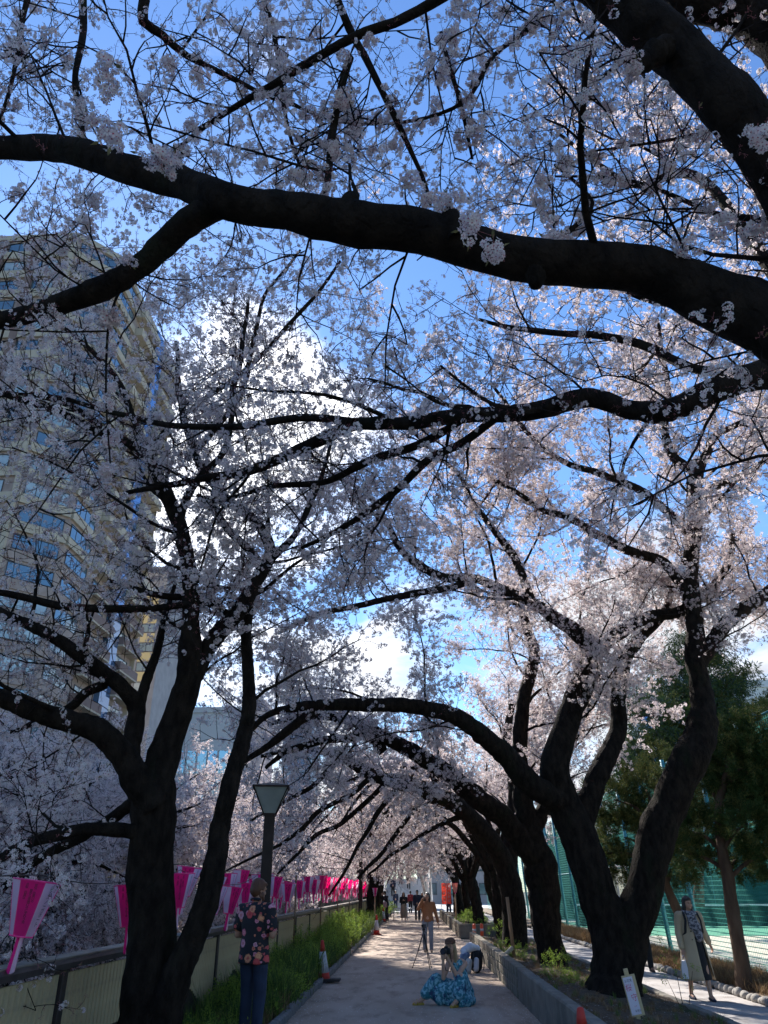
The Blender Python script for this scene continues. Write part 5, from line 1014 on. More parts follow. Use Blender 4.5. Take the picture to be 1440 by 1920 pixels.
def lantern(name, label, x, y, z, rz, tilt, text=True, group='pink festival lanterns strung along the fence'):
    root = empty(name, (x, y, z), rz, label, 'lantern', group); root.rotation_euler = (tilt[0], tilt[1], rz)
    po = [link('panel', m_, root) for m_ in pan]
    link('rim', rimt, root); link('rim', rimb, root); link('hook', hookm, root)
    for m_ in wirem: link('cross_wire', m_, root)
    for m_ in edges: link('edge_strip', m_, root)
    for m_ in tl: link('tail_half', m_, root)
    if text:
        sl = math.atan2(RT - RB, HB); ap = math.cos(RA(30))
        for q in (0, 1, 2, 4):
            a = RA(q * 60); R_ = Matrix.Rotation(a, 4, 'Z') @ Matrix.Translation((0, -(RT * ap) - 0.0022, -0.02)) @ Matrix.Rotation(RA(90) + math.atan2((RT - RB) * ap, HB) * 1.0, 4, 'X')
            lines = [(TX1, 0.030, 0.023, -0.0, M_INK), (TX2, 0.004, 0.0245, -0.0, M_INK), (TX3, -0.035, 0.023, -0.0, M_INK)] if q % 2 == 0 else [(TX4, 0.006, 0.040, 0, M_INKB)]
            for (s_, dx, sz, dy, mm) in lines:
                o = link('lettering', text_mesh(s_, sz, mm), po[q]); o.matrix_local = R_ @ Matrix.Translation((dx, dy, 0))
    return root
def ordn(i):
    tens = ['', '', 'twenty', 'thirty', 'forty', 'fifty', 'sixty'][(i + 1) // 10]
    return tens[:-1] + 'ieth' if (i + 1) % 10 == 0 else tens + '-' + ORD[(i + 1) % 10 - 1]
LX0 = -2.98
p0 = P(70, 1652, 6.35); lys = []
ORD = ['first', 'second', 'third', 'fourth', 'fifth', 'sixth', 'seventh', 'eighth', 'ninth', 'tenth', 'eleventh', 'twelfth', 'thirteenth', 'fourteenth', 'fifteenth', 'sixteenth', 'seventeenth', 'eighteenth', 'nineteenth', 'twentieth']
spots = []
for (px, py) in ((70, 1652), (247, 1660), (338, 1638), (405, 1660), (437, 1664), (465, 1656), (488, 1640), (517, 1644), (541, 1656), (560, 1653), (577, 1644), (590, 1650)):
    rr_ = ray(px, py); t = LX0 / rr_.x; spots.append((LX0, rr_.y * t, CAMH + rr_.z * t))
y = spots[-1][1] + 1.25
while y < 62: spots.append((LX0 + rng.uniform(-.06, .06), y, 1.98 + rng.choice((0, 0, .12, .2)) + rng.uniform(-.04, .04))); y += rng.uniform(.55, .85)
for i, (x, y, z) in enumerate(spots):
    if i == 0: lab = 'nearest and biggest pink and lilac paper lantern, hanging alone beyond the tree trunk'
    elif i == 1: lab = 'pink lantern mostly hidden by the broad trunk, only its lilac edge showing'
    elif i == 2: lab = 'pink lantern glimpsed in the gap between the two stems of the near tree'
    elif i < 20: lab = 'pink and lilac lantern, %s in the row counted from the nearest one' % ORD[i]
    else: lab = 'small distant pink lantern, %s in the row counted from the nearest one' % ordn(i)
    lantern('paper_lantern', lab, x, y, z, RA(14 if i == 0 else rng.uniform(-2, 42)), (RA(rng.uniform(-3, 3)), RA(7 if i == 0 else rng.uniform(-6, 8))), text=(i < 16))
y = 12.6; spots2 = []
while y < 46: spots2.append((-3.34 + rng.uniform(-.05, .05), y, 1.93 + rng.choice((0, .1)) + rng.uniform(-.04, .04))); y += rng.uniform(1.1, 1.5)
for i, (x, y, z) in enumerate(spots2):
    lantern('paper_lantern', 'pink lantern on the outer cable above the canal, %s of those counted from the lamp' % (ORD[i] if i < 20 else ordn(i)), x, y, z, RA(rng.uniform(-2, 42)), (RA(rng.uniform(-3, 3)), RA(rng.uniform(-6, 8))), text=(i < 5), group='pink lanterns on the outer cable')
cab = empty('lantern_cable', (LX0, 4, 1.9), 0, 'thin cable strung above the fence carrying the lanterns', 'cable')
pts = [(LX0, 2.0, 1.95)] + [(s_[0], s_[1], s_[2] + .045) for s_ in spots] ; cp = []
for i in range(len(pts) - 1):
    a, b = Vector(pts[i]), Vector(pts[i + 1]); 
    for k_ in range(5): u = k_ / 5; q = a.lerp(b, u); q.z -= 0.05 * math.sin(math.pi * u) * (b - a).length * .4; cp.append(q)
o = MB().tube(cp, 0.005, 5).obj('cable', M_DBROWN, cab); o.matrix_parent_inverse = Matrix.Translation(-cab.location)
cab2 = empty('lantern_cable', (-3.34, 4, 1.9), 0, 'second thin cable of lanterns on the canal side of the fence', 'cable'); o = MB().tube([(-3.34, 11, 2.0)] + [(q[0], q[1], q[2] + .045) for q in spots2] + [(-3.34, 48, 2.0)], 0.005, 5).obj('cable', M_DBROWN, cab2); o.matrix_parent_inverse = Matrix.Translation(-cab2.location)
for i, (px, pb, pt) in enumerate(((552, 1755, 1668), (600, 1740, 1672), (632, 1728, 1674), (655, 1720, 1676))):
    rr_ = ray(px, pb); t = (FX + .22) / rr_.x; q = Vector((FX + .22, rr_.y * t, 0)); o = empty('support_stake', q, 0, 'thin brown stake propping the lantern cable, %s from the lamp' % ORD[i], 'stake', 'stakes propping the lantern cable')
    MB().tube([(0, 0, 0), (rng.uniform(-.03, .03), .02, 2.05)], 0.022, 7).obj('pole', mat('bamboo_brown', (0.16, 0.10, 0.06), 0.8), o); MB().tube([(0.25, 0, 0.02), (0.01, 0, .75)], 0.016, 6).obj('brace', MATS['bamboo_brown'], o)
# two more lanterns, on posts in the planting beds
for (px, py, D, lab) in ((853, 1656, 40, 'small pinkish lantern on a wooden post over the far planter'), (703, 1665, 46, 'pink lantern on a wooden post at the end of the fence')):
    a = P(px, py, D); zb = 0.3 if a.x > 0 else 0.05; lp = empty('lantern_post', (a.x, a.y, zb), 0, 'wooden post carrying the ' + ('pinkish lantern over the far planter' if a.x > 0 else 'last pink lantern by the cone'), 'post')
    MB().tube([(0, .0, 0), (0, .0, a.z - .45 - zb)], 0.035, 8).obj('pole', mat('raw_wood', (0.36, 0.22, 0.12), 0.85, (0.45, 0.29, 0.17), 6, 4, stretch=(1, 1, .2)), lp); l_ = lantern('paper_lantern', lab, a.x, a.y, a.z, .3, (0, 0), text=False); l_.scale = (.8, .8, 1)
    if a.x > 0:
        for ch in l_.children:
            if ch.name.startswith('panel'): ch.data = ch.data.copy(); ch.data.materials[0] = mat('lantern_pale', (0.75, 0.36, 0.30), .6, trans=.4)

# ================================================================== STREET LAMP
lp = ray(497, 1671); t = -2.28 / lp.x; LPX, LPY = -2.28, lp.y * t
LH = P(503, 1470, LPY).z
M_LAMPG = mat('frosted_lamp_glass', (0.42, 0.45, 0.42), 0.45, (0.34, 0.37, 0.34), 4, 5, trans=0.35, spec=0.5); M_LBR = mat('lamp_brown', (0.022, 0.013, 0.010), 0.6, (0.035, 0.022, 0.018), 5, 5, spec=0.25)
lamp = empty('street_lamp', (LPX, LPY, 0), RA(8), 'brown square-post street lamp with a frosted glass funnel head', 'street lamp')
MB().box((0, 0, (LH - .45) / 2), (0.165, 0.165, LH - .45), bev=.012).obj('post', M_LBR, lamp)
MB().box((0, 0, .12), (0.26, 0.26, .24), bev=.01).obj('base', M_LBR, lamp)
hb, ht, z0, z1 = 0.09, 0.262, LH - .45, LH - .07
for q in range(4):
    a = RA(90 * q); R_ = Matrix.Rotation(a, 3, 'Z'); vs = [(-hb, -hb, z0), (hb, -hb, z0), (ht, -ht, z1), (-ht, -ht, z1), (-hb, -hb + .01, z0), (hb, -hb + .01, z0), (ht, -ht + .01, z1), (-ht, -ht + .01, z1)]
    MB().add([R_ @ Vector(p) for p in vs], [(0, 1, 2, 3), (7, 6, 5, 4), (0, 4, 5, 1), (1, 5, 6, 2), (2, 6, 7, 3), (3, 7, 4, 0)]).obj('pane', M_LAMPG, lamp)
    MB().tube([R_ @ Vector((-hb - .004, -hb - .004, z0 - .01)), R_ @ Vector((-ht - .004, -ht - .004, z1))], 0.013, 4, smooth=False).obj('corner_bar', M_LBR, lamp)
MB().box((0, 0, z0 - .012), (0.21, .21, .03)).obj('collar', M_LBR, lamp)
cb = MB(); s_ = ht + .03; cb.loft([[(-s_, -s_, z1), (s_, -s_, z1), (s_, s_, z1), (-s_, s_, z1)], [(-s_, -s_, z1 + .025), (s_, -s_, z1 + .025), (s_, s_, z1 + .025), (-s_, s_, z1 + .025)], [(-.06, -.06, z1 + .085), (.06, -.06, z1 + .085), (.06, .06, z1 + .085), (-.06, .06, z1 + .085)]], smooth=False); cb.obj('cap', M_LBR, lamp)
# second, distant lamp post among the lanterns
rr_ = ray(676, 1690); t = -2.3 / rr_.x; q = (-2.3, rr_.y * t, 0); l2 = empty('lamp_post', q, 0, 'slim dark distant post standing among the far lanterns', 'post'); MB().box((0, 0, 1.45), (.16, .16, 2.9), bev=.01).obj('post', M_LBR, l2); MB().box((0, 0, .1), (.24, .24, .2)).obj('base', M_LBR, l2)

# ================================================================== CONES, SIGN, STAKES, BOLLARDS
M_RED = mat('cone_red', (0.55, 0.035, 0.02), 0.55, (0.42, 0.03, 0.02), 6, 4, spec=0.4); M_CWH = mat('cone_white', (0.55, 0.53, 0.55), 0.5, (0.42, 0.40, 0.42), 5, 5); M_RUB = mat('rubber', (0.035, 0.03, 0.03), 0.8); M_CY = mat('cone_yellow', (0.60, 0.42, 0.04), 0.55)
def cone(label, x, y, z, h=0.72, tilt=(0, 0), style=0):
    root = empty('traffic_cone', (x, y, z), rng.uniform(0, 1.5), label, 'traffic cone', 'traffic cones'); root.rotation_euler = (tilt[0], tilt[1], 0.3)
    def rg(r_, z_): return [(r_ * math.cos(2 * math.pi * k_ / 20), r_ * math.sin(2 * math.pi * k_ / 20), z_) for k_ in range(20)]
    rad = lambda z_: 0.135 - (0.135 - 0.032) * (z_ - .03) / (h - .03)
    MB().box((0, 0, .016), (.36, .36, .032), bev=.008).obj('base', M_RUB if style != 2 else M_RED, root)
    bands = [(0.03, .17, M_RED), (.17, .55, M_CWH), (.55, h, M_RED)] if style != 1 else [(0.03, .30, M_CWH), (.30, .56, M_CWH), (.56, .60, M_CY), (.60, h, M_RED)]
    for (a, b, mm) in bands:
        e = .002 if mm is not M_RED else 0; rings = [rg(rad(a) + e, a), rg(rad((a + b) / 2) + e, (a + b) / 2), rg(rad(b) + e, b)]
        if b == h: rings += [rg(.024, h + .012), rg(.006, h + .018)]
        MB().loft(rings).obj('band', mm, root)
    if style == 1:
        for s_ in (-1, 1): MB().box((s_ * .10, -.045, .3), (.012, .05, .36), rz=.2 * s_).obj('stripe', M_CY, root)
    return root
g = G(607, 1843); cone('red and white traffic cone tilted beside the tall grass, its dark base askew', g.x, g.y, .02, .74, (RA(3), RA(-5)))
MB().box((0, 0, .03), (.34, .3, .05), bev=.01).obj('cone_weight', M_RUB, None, (g.x + .17, g.y - .03, .03))
tag(bpy.data.objects['cone_weight'], 'dark rubber weight lying against the tilted cone', 'cone weight')
g = G(706, 1753); cone('red cone standing on the kerb end of the bright bushes', g.x, g.y, .01, .74, style=2)
g = G(719, 1729); cone('distant pinkish cone beside the person photographing by the leaning tree', g.x, g.y, .01, .74)
cone('red-topped cone with yellow and white bands against the planter wall, cut by the picture edge', 1.5, 8.35, .01, .72, style=1)
a = P(1190, 1850, 11.3); sg = empty('notice_sign', (a.x, a.y, .28), 0, 'small pale notice board with pink writing on a leaning wooden stake', 'sign')
sg.rotation_euler = (RA(-4), RA(-8.5), RA(10)); tz = P(1180, 1815, 11.3).z - .28; M_WOOD = mat('new_wood', (0.45, 0.33, 0.17), 0.8, (0.54, 0.41, 0.23), 5, 5, stretch=(1, 1, .15))
MB().box((0, 0, tz / 2 - .1), (.052, .03, tz + .2), bev=.004).obj('stake', M_WOOD, sg); MB().box((0.0, -.024, tz - .29), (.175, .018, .44), bev=.003).obj('board', M_WOOD, sg)
MB().box((-.018, -.035, tz - .29), (.125, .003, .40)).obj('paper', mat('notice_paper', (0.62, 0.56, 0.62), 0.7), sg); M_MAG = mat('magenta_ink', (0.55, 0.06, 0.16), .7)
for (s_, sz, dx, dz, mm) in (('お花見', .034, -.02, -.115, M_INKB), ('桜', .085, -.035, -.165, M_MAG), ('守', .085, .005, -.275, M_MAG), ('です', .02, -.01, -.395, M_MAG), ('目黒区', .026, .01, -.44, M_INKB)):
    link('lettering', text_mesh(s_, sz, mm), sg, (dx, -.0375, tz + dz), (RA(90), 0, 0))
a = P(965, 1800, 19.7); st = empty('wooden_stake', (a.x, a.y, .3), 0, 'bare wooden stake standing in the planting bed among young shrubs', 'stake'); hh = P(953, 1682, 19.7).z - .3
MB().tube([(0, 0, -.05), (-.08, 0, hh)], [.04, .036], 8).obj('pole', mat('stake_wood', (0.30, 0.16, 0.08), .8, (0.38, 0.22, .12), 5, 5, stretch=(1, 1, .2)), st)
MB().tube([(-.32, -.15, .04), (-.03, -.02, .26)], .05, 8).obj('footing', mat('pale_wood', (0.55, .45, .32), .8), st)
M_ORG = mat('orange_plastic', (0.75, 0.10, 0.03), .5)
for i, (px, lab) in enumerate(((889, 'orange bollard in the gap between the planters, nearer the path'), (903, 'orange bollard in the gap between the planters, nearer the trunks'))):
    a = P(px, 1735, 30.5 + i * .3); o = empty('bollard', (a.x, a.y, 0.0), 0, lab, 'bollard', 'orange bollards'); MB().tube([(0, 0, 0), (0, 0, .62), (0, 0, .66)], [.06, .055, .03], 12).obj('post', M_ORG, o); MB().tube([(0, 0, .42), (0, 0, .50)], .062, 12).obj('band', M_CWH, o)

# ================================================================== FAR END: barriers, banners, steps, poles
M_STEEL = mat('pale_steel', (0.5, 0.5, 0.5), .4, metal=.4)
for i, (px, lab) in enumerate(((750, 'low pale tubular barrier across the path, left of the walkers'), (776, 'low pale tubular barrier across the path, behind the walkers'), (798, 'low pale tubular barrier across the path, by the brown jacket'))):
    a = P(px, 1722, 54.0); o = empty('barrier', (a.x, 55.5, 0), 0, lab, 'barrier', 'tubular barriers across the path'); MB().tube([(-.42, 0, 0), (-.42, 0, .55), (-.36, 0, .66), (.36, 0, .66), (.42, 0, .55), (.42, 0, 0)], .03, 8).obj('frame', M_STEEL, o); MB().tube([(-.42, 0, .3), (.42, 0, .3)], .02, 6).obj('bar', M_STEEL, o)
M_BAN = mat('banner_red', (0.75, 0.07, 0.04), .7, trans=.35)
for i, (px, lab) in enumerate(((828, 'tall red banner on a pole near the end of the path, nearer the walkers'), (837, 'tall red banner on a pole near the end of the path, nearer the planter'))):
    a = P(px, 1690, 60 + i); o = empty('banner', (a.x, a.y, 0), 0, lab, 'banner', 'red banners at the far end'); MB().tube([(0, 0, 0), (0, 0, 2.25)], .02, 6).obj('pole', M_STEEL, o); MB().tube([(0, 0, 2.2), (.36, 0, 2.2)], .012, 6).obj('arm', M_STEEL, o)
    mb = MB(); vs = []; 
    for j in range(11):
        for s_ in (0, 1): vs.append((.03 + .3 * s_, .04 * math.sin(j * .9 + i), 2.15 - j * .13))
    mb.add(vs, [(2 * j, 2 * j + 1, 2 * j + 3, 2 * j + 2) for j in range(10)], smooth=True).obj('cloth', M_BAN, o); 
    for j in range(5): link('lettering', text_mesh('桜', .17, M_CWH), o, (.18, -.06, 2.12 - j * .25), (RA(90), 0, 0))
M_STEP = mat('pale_step', (0.55, 0.54, 0.51), .85, (0.62, 0.61, 0.58), 1, 4)
stp = empty('footbridge_steps', (-.6, 80, 0), 0, 'pale sunlit steps climbing to the footbridge at the end of the path', 'steps')
for i in range(16): MB().box((0, i * .34, .085 + .17 * i), (4.2, .36, .17 + .0)).obj('step', M_STEP, stp)
MB().box((0, 9, 1.3), (4.2, 7.3, 2.6)).obj('landing', M_STEP, stp)
for s_ in (-1, 1):
    MB().add([(s_ * 2.2, -.3, 0), (s_ * 2.2, 6, 2.9), (s_ * 2.2, 12, 2.9), (s_ * 2.2, 12, 3.8), (s_ * 2.2, 6, 3.8), (s_ * 2.2, -.3, .9)] + [(s_ * 2.32, -.3, 0), (s_ * 2.32, 6, 2.9), (s_ * 2.32, 12, 2.9), (s_ * 2.32, 12, 3.8), (s_ * 2.32, 6, 3.8), (s_ * 2.32, -.3, .9)], [(0, 1, 4, 5), (1, 2, 3, 4), (11, 10, 7, 6), (10, 9, 8, 7), (5, 4, 10, 11), (4, 3, 9, 10), (0, 5, 11, 6)]).obj('side_wall', M_STEP, stp)
for i, (px, D, w_) in enumerate(((785, 74, .3), (792, 78, .14), (797, 76, .12), (806, 77, .12))):
    a = P(px, 1650, D); o = empty('utility_pole', (a.x, a.y, 0), 0, ['slanting pale utility pole in the middle of the tunnel mouth', 'slim pale pole just right of the slanting one', 'thin pale pole before the grey building', 'thin pale pole nearest the red banners'][i], 'pole')
    MB().tube([(0.9 if i == 0 else .1, 0, 0), (-1.1 if i == 0 else 0, 0, 8.5)], w_ * .5, 8).obj('shaft', M_STEEL, o); MB().box((-.9 if i == 0 else 0, 0, 7.6), (1.4, .08, .08)).obj('crossarm', M_STEEL, o)
# the yellow plate on the fence
rr_ = ray(645, 1705); t = (FX + .1) / rr_.x; o = empty('notice_plate', (FX + .075, rr_.y * t, .72), RA(90), 'yellow notice plate on the distant part of the fence', 'notice'); MB().box((0, 0, 0), (.6, .012, .5), bev=.003).obj('plate', mat('plate_yellow', (0.55, 0.48, 0.06), .6), o)
for z in (.1, -.02, -.14): MB().box((0, -.009, z), (.44, .004, .05)).obj('print', M_INKB, o)
# ================================================================== PEOPLE
def remeshed(mb, name, mats, voxel, smooth=4, noise_amp=0.0, noise_f=6.0, squeeze=None):
    me = mb.mesh(name, mats[0] if isinstance(mats, list) else mats); o = bpy.data.objects.new('tmp', me); C.objects.link(o)
    md = o.modifiers.new('r', 'REMESH'); md.mode = 'VOXEL'; md.voxel_size = voxel; md.use_smooth_shade = True
    if smooth: s_ = o.modifiers.new('s', 'SMOOTH'); s_.iterations = smooth; s_.factor = 0.5
    dg = bpy.context.evaluated_depsgraph_get(); m2 = bpy.data.meshes.new_from_object(o.evaluated_get(dg)); bpy.data.objects.remove(o); m2.name = name
    if noise_amp:
        n = len(m2.vertices); co = np.empty(n * 3, dtype=np.float32); m2.vertices.foreach_get('co', co); nr = np.empty(n * 3, dtype=np.float32); m2.vertices.foreach_get('normal', nr); co = co.reshape(-1, 3); nr = nr.reshape(-1, 3)
        d = np.array([noise.noise(Vector((float(c[0]) * noise_f, float(c[1]) * noise_f, float(c[2]) * noise_f * .55))) for c in co]); co += nr * (d * noise_amp)[:, None]; m2.vertices.foreach_set('co', co.ravel()); m2.update()
    return m2
def chain(mb, pts, rads, n=12):
    for i in range(len(pts)):
        mb.ball(pts[i], rads[i], n, 8)
    for i in range(len(pts) - 1): mb.tube([pts[i], pts[i + 1]], [rads[i], rads[i + 1]], n)
def hand(mb, w_, d, side, curl=0.6):       # wrist, direction of the fingers, thumb side
    w_ = Vector(w_); d = Vector(d).normalized(); s_ = (Vector(side) - d * Vector(side).dot(d)).normalized(); nrm = d.cross(s_)
    chain(mb, [w_, w_ + d * .035 + s_ * .012, w_ + d * .07 + s_ * .015], [.022, .024, .02]); chain(mb, [w_ + d * .035 - s_ * .014, w_ + d * .07 - s_ * .02], [.02, .017])
    for k_, ln in enumerate((.068, .078, .072, .056)):
        b = w_ + d * .08 + s_ * (.027 - .018 * k_); m_ = b + (d + nrm * .25 * curl) * ln * .5; e = m_ + (d * (1 - curl) + nrm * curl).normalized() * ln * .5; chain(mb, [b, m_, e], [.0095, .0088, .0075], 8)
    chain(mb, [w_ + d * .02 + s_ * .022, w_ + d * .05 + s_ * .05, w_ + (d * .078 + s_ * .052)], [.012, .0105, .009], 8)
SKINS = {}
def skin(name, col): return mat(name, col, 0.55, tuple(c * .88 for c in col), 8, 4, spec=0.3)
SK1 = skin('skin_light', (0.50, 0.29, 0.20)); SK2 = skin('skin_tan', (0.38, 0.20, 0.13)); M_EYED = mat('eye_dark', (.02, .015, .012), .3); M_LIP = mat('lips', (.36, .11, .10), .5)
def head_geo(mb, c, yaw=0.0, pitch=0.0, s=1.0):   # face towards -Y before turning
    R = (Matrix.Rotation(yaw, 3, 'Z') @ Matrix.Rotation(pitch, 3, 'X')); T_ = lambda v: Vector(c) + R @ (Vector(v) * s)
    def el(p, r_, n=16, m=12):
        b = MB().ball((0, 0, 0), r_, n, m); mb.add([T_(Vector(q) + Vector(p)) for q in b.v], b.f, 0, True)
    el((0, .012, .025), (.074, .09, .088)); el((0, -.018, -.035), (.058, .066, .068)); el((0, -.045, -.075), (.034, .036, .030)); el((0, -.084, -.018), (.011, .018, .022), 10, 8); el((0, -.094, -.028), (.013, .012, .010), 10, 8)
    for q in (-1, 1): el((q * .074, .01, -.015), (.010, .018, .03), 8, 6); el((q * .032, -.066, -.028), (.022, .018, .02), 10, 8); el((q * .03, -.074, .022), (.024, .012, .008), 10, 6)
    return T_
def face_parts(root, T_, s=1.0):
    for q in (-1, 1):
        a = T_((q * .03, -.080, .002)); MB().ball(a, (.0105 * s, .0105 * s, .0055 * s), 8, 6).obj('eye', M_EYED, root)
        b0, b1 = T_((q * .018, -.088, .022)), T_((q * .045, -.078, .022)); MB().tube([b0, b1], .003 * s, 5).obj('eyebrow', M_EYED, root)
    MB().tube([T_((-.02, -.078, -.056)), T_((0, -.086, -.055)), T_((.02, -.078, -.056))], [.003 * s, .0055 * s, .003 * s], 6).obj('mouth', M_LIP, root)
def hair_geo(T_, length=0.0, back=True, vol=1.0, fringe=True):
    mb = MB()
    def el(p, r_):
        b = MB().ball((0, 0, 0), r_, 16, 12); mb.add([T_(Vector(q) + Vector(p)) for q in b.v], b.f, 0, True)
    el((0, .026, .04), (.086 * vol, .098 * vol, .092 * vol)); el((0, .048, -.01), (.08 * vol, .075 * vol, .085 * vol))
    if fringe: el((0, -.045, .072), (.06, .04, .03))
    if length > 0:
        for q in (-1, 1):
            pts = [T_((q * .066, .02, .0)), T_((q * .078, .02, -.07)), T_((q * .075, .025, -.07 - length * .5)), T_((q * .065, .03, -.06 - length))]; chain(mb, pts, [.034, .036, .034, .022])
        pts = [T_((0, .07, 0)), T_((0, .085, -.08)), T_((0, .085, -.06 - length))]; chain(mb, pts, [.06, .062, .045])
    else:
        for q in (-1, 1): el((q * .066, .015, .012), (.022, .04, .035))
    return mb

class Fig:
    def __init__(s, label, loc, rz, H, vox=0.011, group=None):
        s.root = empty('person', loc, rz, label, 'person', group); s.k = H / 1.70; s.vox = vox; s.b = MB()
    def v(s, x, y, z): return Vector((x, y, z)) * s.k
    def cloth(s, name, mb, m_, amp=.006, f=9, vox=None, smooth=3): return link(name, remeshed(mb, name, m_, vox or s.vox, smooth, amp, f), s.root)
    def finish(s, m_): return link('body', remeshed(s.b, 'body', m_, min(s.vox, .009), 2), s.root)
def walker(label, loc, rz, H, skinm, hairm, hlen, topm, botm, shoem, kind='trousers', stride=.16, armL=None, armR=None, toplen=.95, vox=.013, yaw=0, pitch=0, lean=0.0, sleeve=True, group=None, skirt_z=.35, tw=1.0, face=True, legm=None, skirt_r=.25):
    f = Fig(label, loc, rz, H, vox, group); v = f.v; b = f.b
    hd = v(0, -.02 + lean * .6, 1.585); T_ = head_geo(b, hd, yaw, pitch, f.k); chain(b, [v(0, .02 + lean * .4, 1.40), v(0, 0 + lean * .55, 1.50)], [.056 * f.k, .052 * f.k])
    chain(b, [v(0, 0, .95), v(0, .01, 1.1), v(0, .01 + lean * .3, 1.3)], [.12 * f.k, .11 * f.k, .115 * f.k])
    armL = armL or [(.185, .02, 1.37), (.225, .03, 1.10), (.235, -.03, .86)]; armR = armR or [(-.185, .02, 1.37), (-.225, .03, 1.10), (-.235, -.03, .86)]
    top = MB()
    for a, sx in ((armL, 1), (armR, -1)):
        a = [v(*p) for p in a]; chain(b, [v(sx * .10, .01, 1.37)] + a, [.05 * f.k, .046 * f.k, .037 * f.k, .025 * f.k]); d = (a[2] - a[1]).normalized(); hand(b, a[2] + d * .01, d, (-sx * .3, -1, .2), .7)
        if sleeve: chain(top, [v(sx * .09, .01, 1.375)] + a[:2] + [a[1].lerp(a[2], .9)], [.068 * f.k * tw, .066 * f.k * tw, .054 * f.k * tw, .045 * f.k * tw])
        else: chain(top, [v(sx * .09, .01, 1.375), a[0], a[0].lerp(a[1], .62)], [.068 * f.k * tw, .066 * f.k * tw, .066 * f.k * tw])
    rings = []
    for (z, rx, ry) in ((1.455, .07, .06), (1.42, .15, .085), (1.36, .185, .105), (1.22, .178, .115), (1.08, .160, .108), (toplen, .175 + .01, .12), (toplen - .04, .178, .122)):
        if z < toplen - .05: continue
        rings.append([v(rx * tw * math.cos(t_), .01 + lean * max(0, z - 1) + ry * tw * math.sin(t_), z) for t_ in [2 * math.pi * q / 24 for q in range(24)]])
    top.loft(rings)
    legs = []
    for sx, st in ((1, -stride), (-1, stride)):
        legs.append([v(sx * .09, 0, .90), v(sx * .10, st * .6 - .03, .49), v(sx * .10, st, .085)])
    for lg in legs: chain(b, lg, [.085 * f.k, .055 * f.k, .036 * f.k]); chain(b, [lg[2], lg[2] + v(0, -.1, -.04)], [.036 * f.k, .03 * f.k])
    bot = MB()
    if kind == 'trousers':
        bot.loft([[v(.155 * math.cos(t_) * q, .01 + .11 * math.sin(t_) * q, z) for t_ in [2 * math.pi * w_ / 20 for w_ in range(20)]] for (z, q) in ((1.04, .95), (.95, 1.05), (.86, 1.03))])
        for lg in legs: chain(bot, [lg[0], lg[1], lg[2].lerp(lg[1], .04)], [.098 * f.k, .075 * f.k, .062 * f.k])
    else:
        rs = []
        for (z, q) in ((1.04, .15), (.92, .185), (.75, .205), (.55, .225), (skirt_z, skirt_r)):
            rs.append([v((q + .012 * math.sin(7 * t_ + z * 3) * (1.05 - z)) * math.cos(t_), .0 + (q * .8 + .012 * math.cos(6 * t_)) * math.sin(t_), z) for t_ in [2 * math.pi * w_ / 36 for w_ in range(36)]])
        bot.loft(rs)
    f.cloth('trousers' if kind == 'trousers' else 'skirt', bot, botm); f.cloth('top', top, topm, amp=.010)
    for lg in legs:
        sh = MB(); a = lg[2]; chain(sh, [a + v(0, .035, -.045), a + v(0, -.06, -.05), a + v(0, -.135, -.058)], [.036 * f.k, .037 * f.k, .026 * f.k]); link('shoe', remeshed(sh, 'shoe', shoem, .01, 2), f.root)
    link('hair', remeshed(hair_geo(T_, hlen), 'hair', hairm, .011, 2, .006, 25), f.root)
    if face: face_parts(f.root, T_, f.k)
    f.T = T_; f.legs = legs; f.finish(skinm); return f
HB_ = mat('hair_black', (.018, .013, .012), .5, bump=.3, bscale=60, stretch=(1, 1, .1)); HBR = mat('hair_auburn', (.075, .026, .010), .6, (.12, .045, .02), 20, 4, bump=.3, bscale=60, stretch=(1, 1, .1)); HBL = mat('hair_blonde', (.36, .25, .13), .5, (.28, .18, .09), 20, 4, bump=.3, bscale=60, stretch=(1, 1, .1))
M_BLK = mat('cloth_black', (.014, .014, .016), .9, bump=.15, bscale=30); M_NAVY = mat('cloth_navy', (.015, .02, .045), .85, (.022, .03, .06), 8, 5, bump=.15, bscale=40); M_JEAN = mat('jeans_dark', (.012, .02, .045), .85, (.02, .034, .07), 5, 6, bump=.2, bscale=50)
M_KHAKI = mat('cloth_khaki', (.26, .19, .14), .9); M_RUST = mat('brown_suede', (.22, .085, .035), .9, (.28, .12, .055), 5, 6, bump=.3, bscale=14); M_GREYP = mat('grey_trousers', (.16, .18, .22), .85, (.2, .22, .27), 8, 5, bump=.2, bscale=14); M_BOOT = mat('boots', (.02, .016, .015), .5)
M_REDC = mat('cloth_red', (.25, .03, .04), .8); M_WHC = mat('cloth_white', (.62, .62, .66), .8, bump=.2, bscale=14)

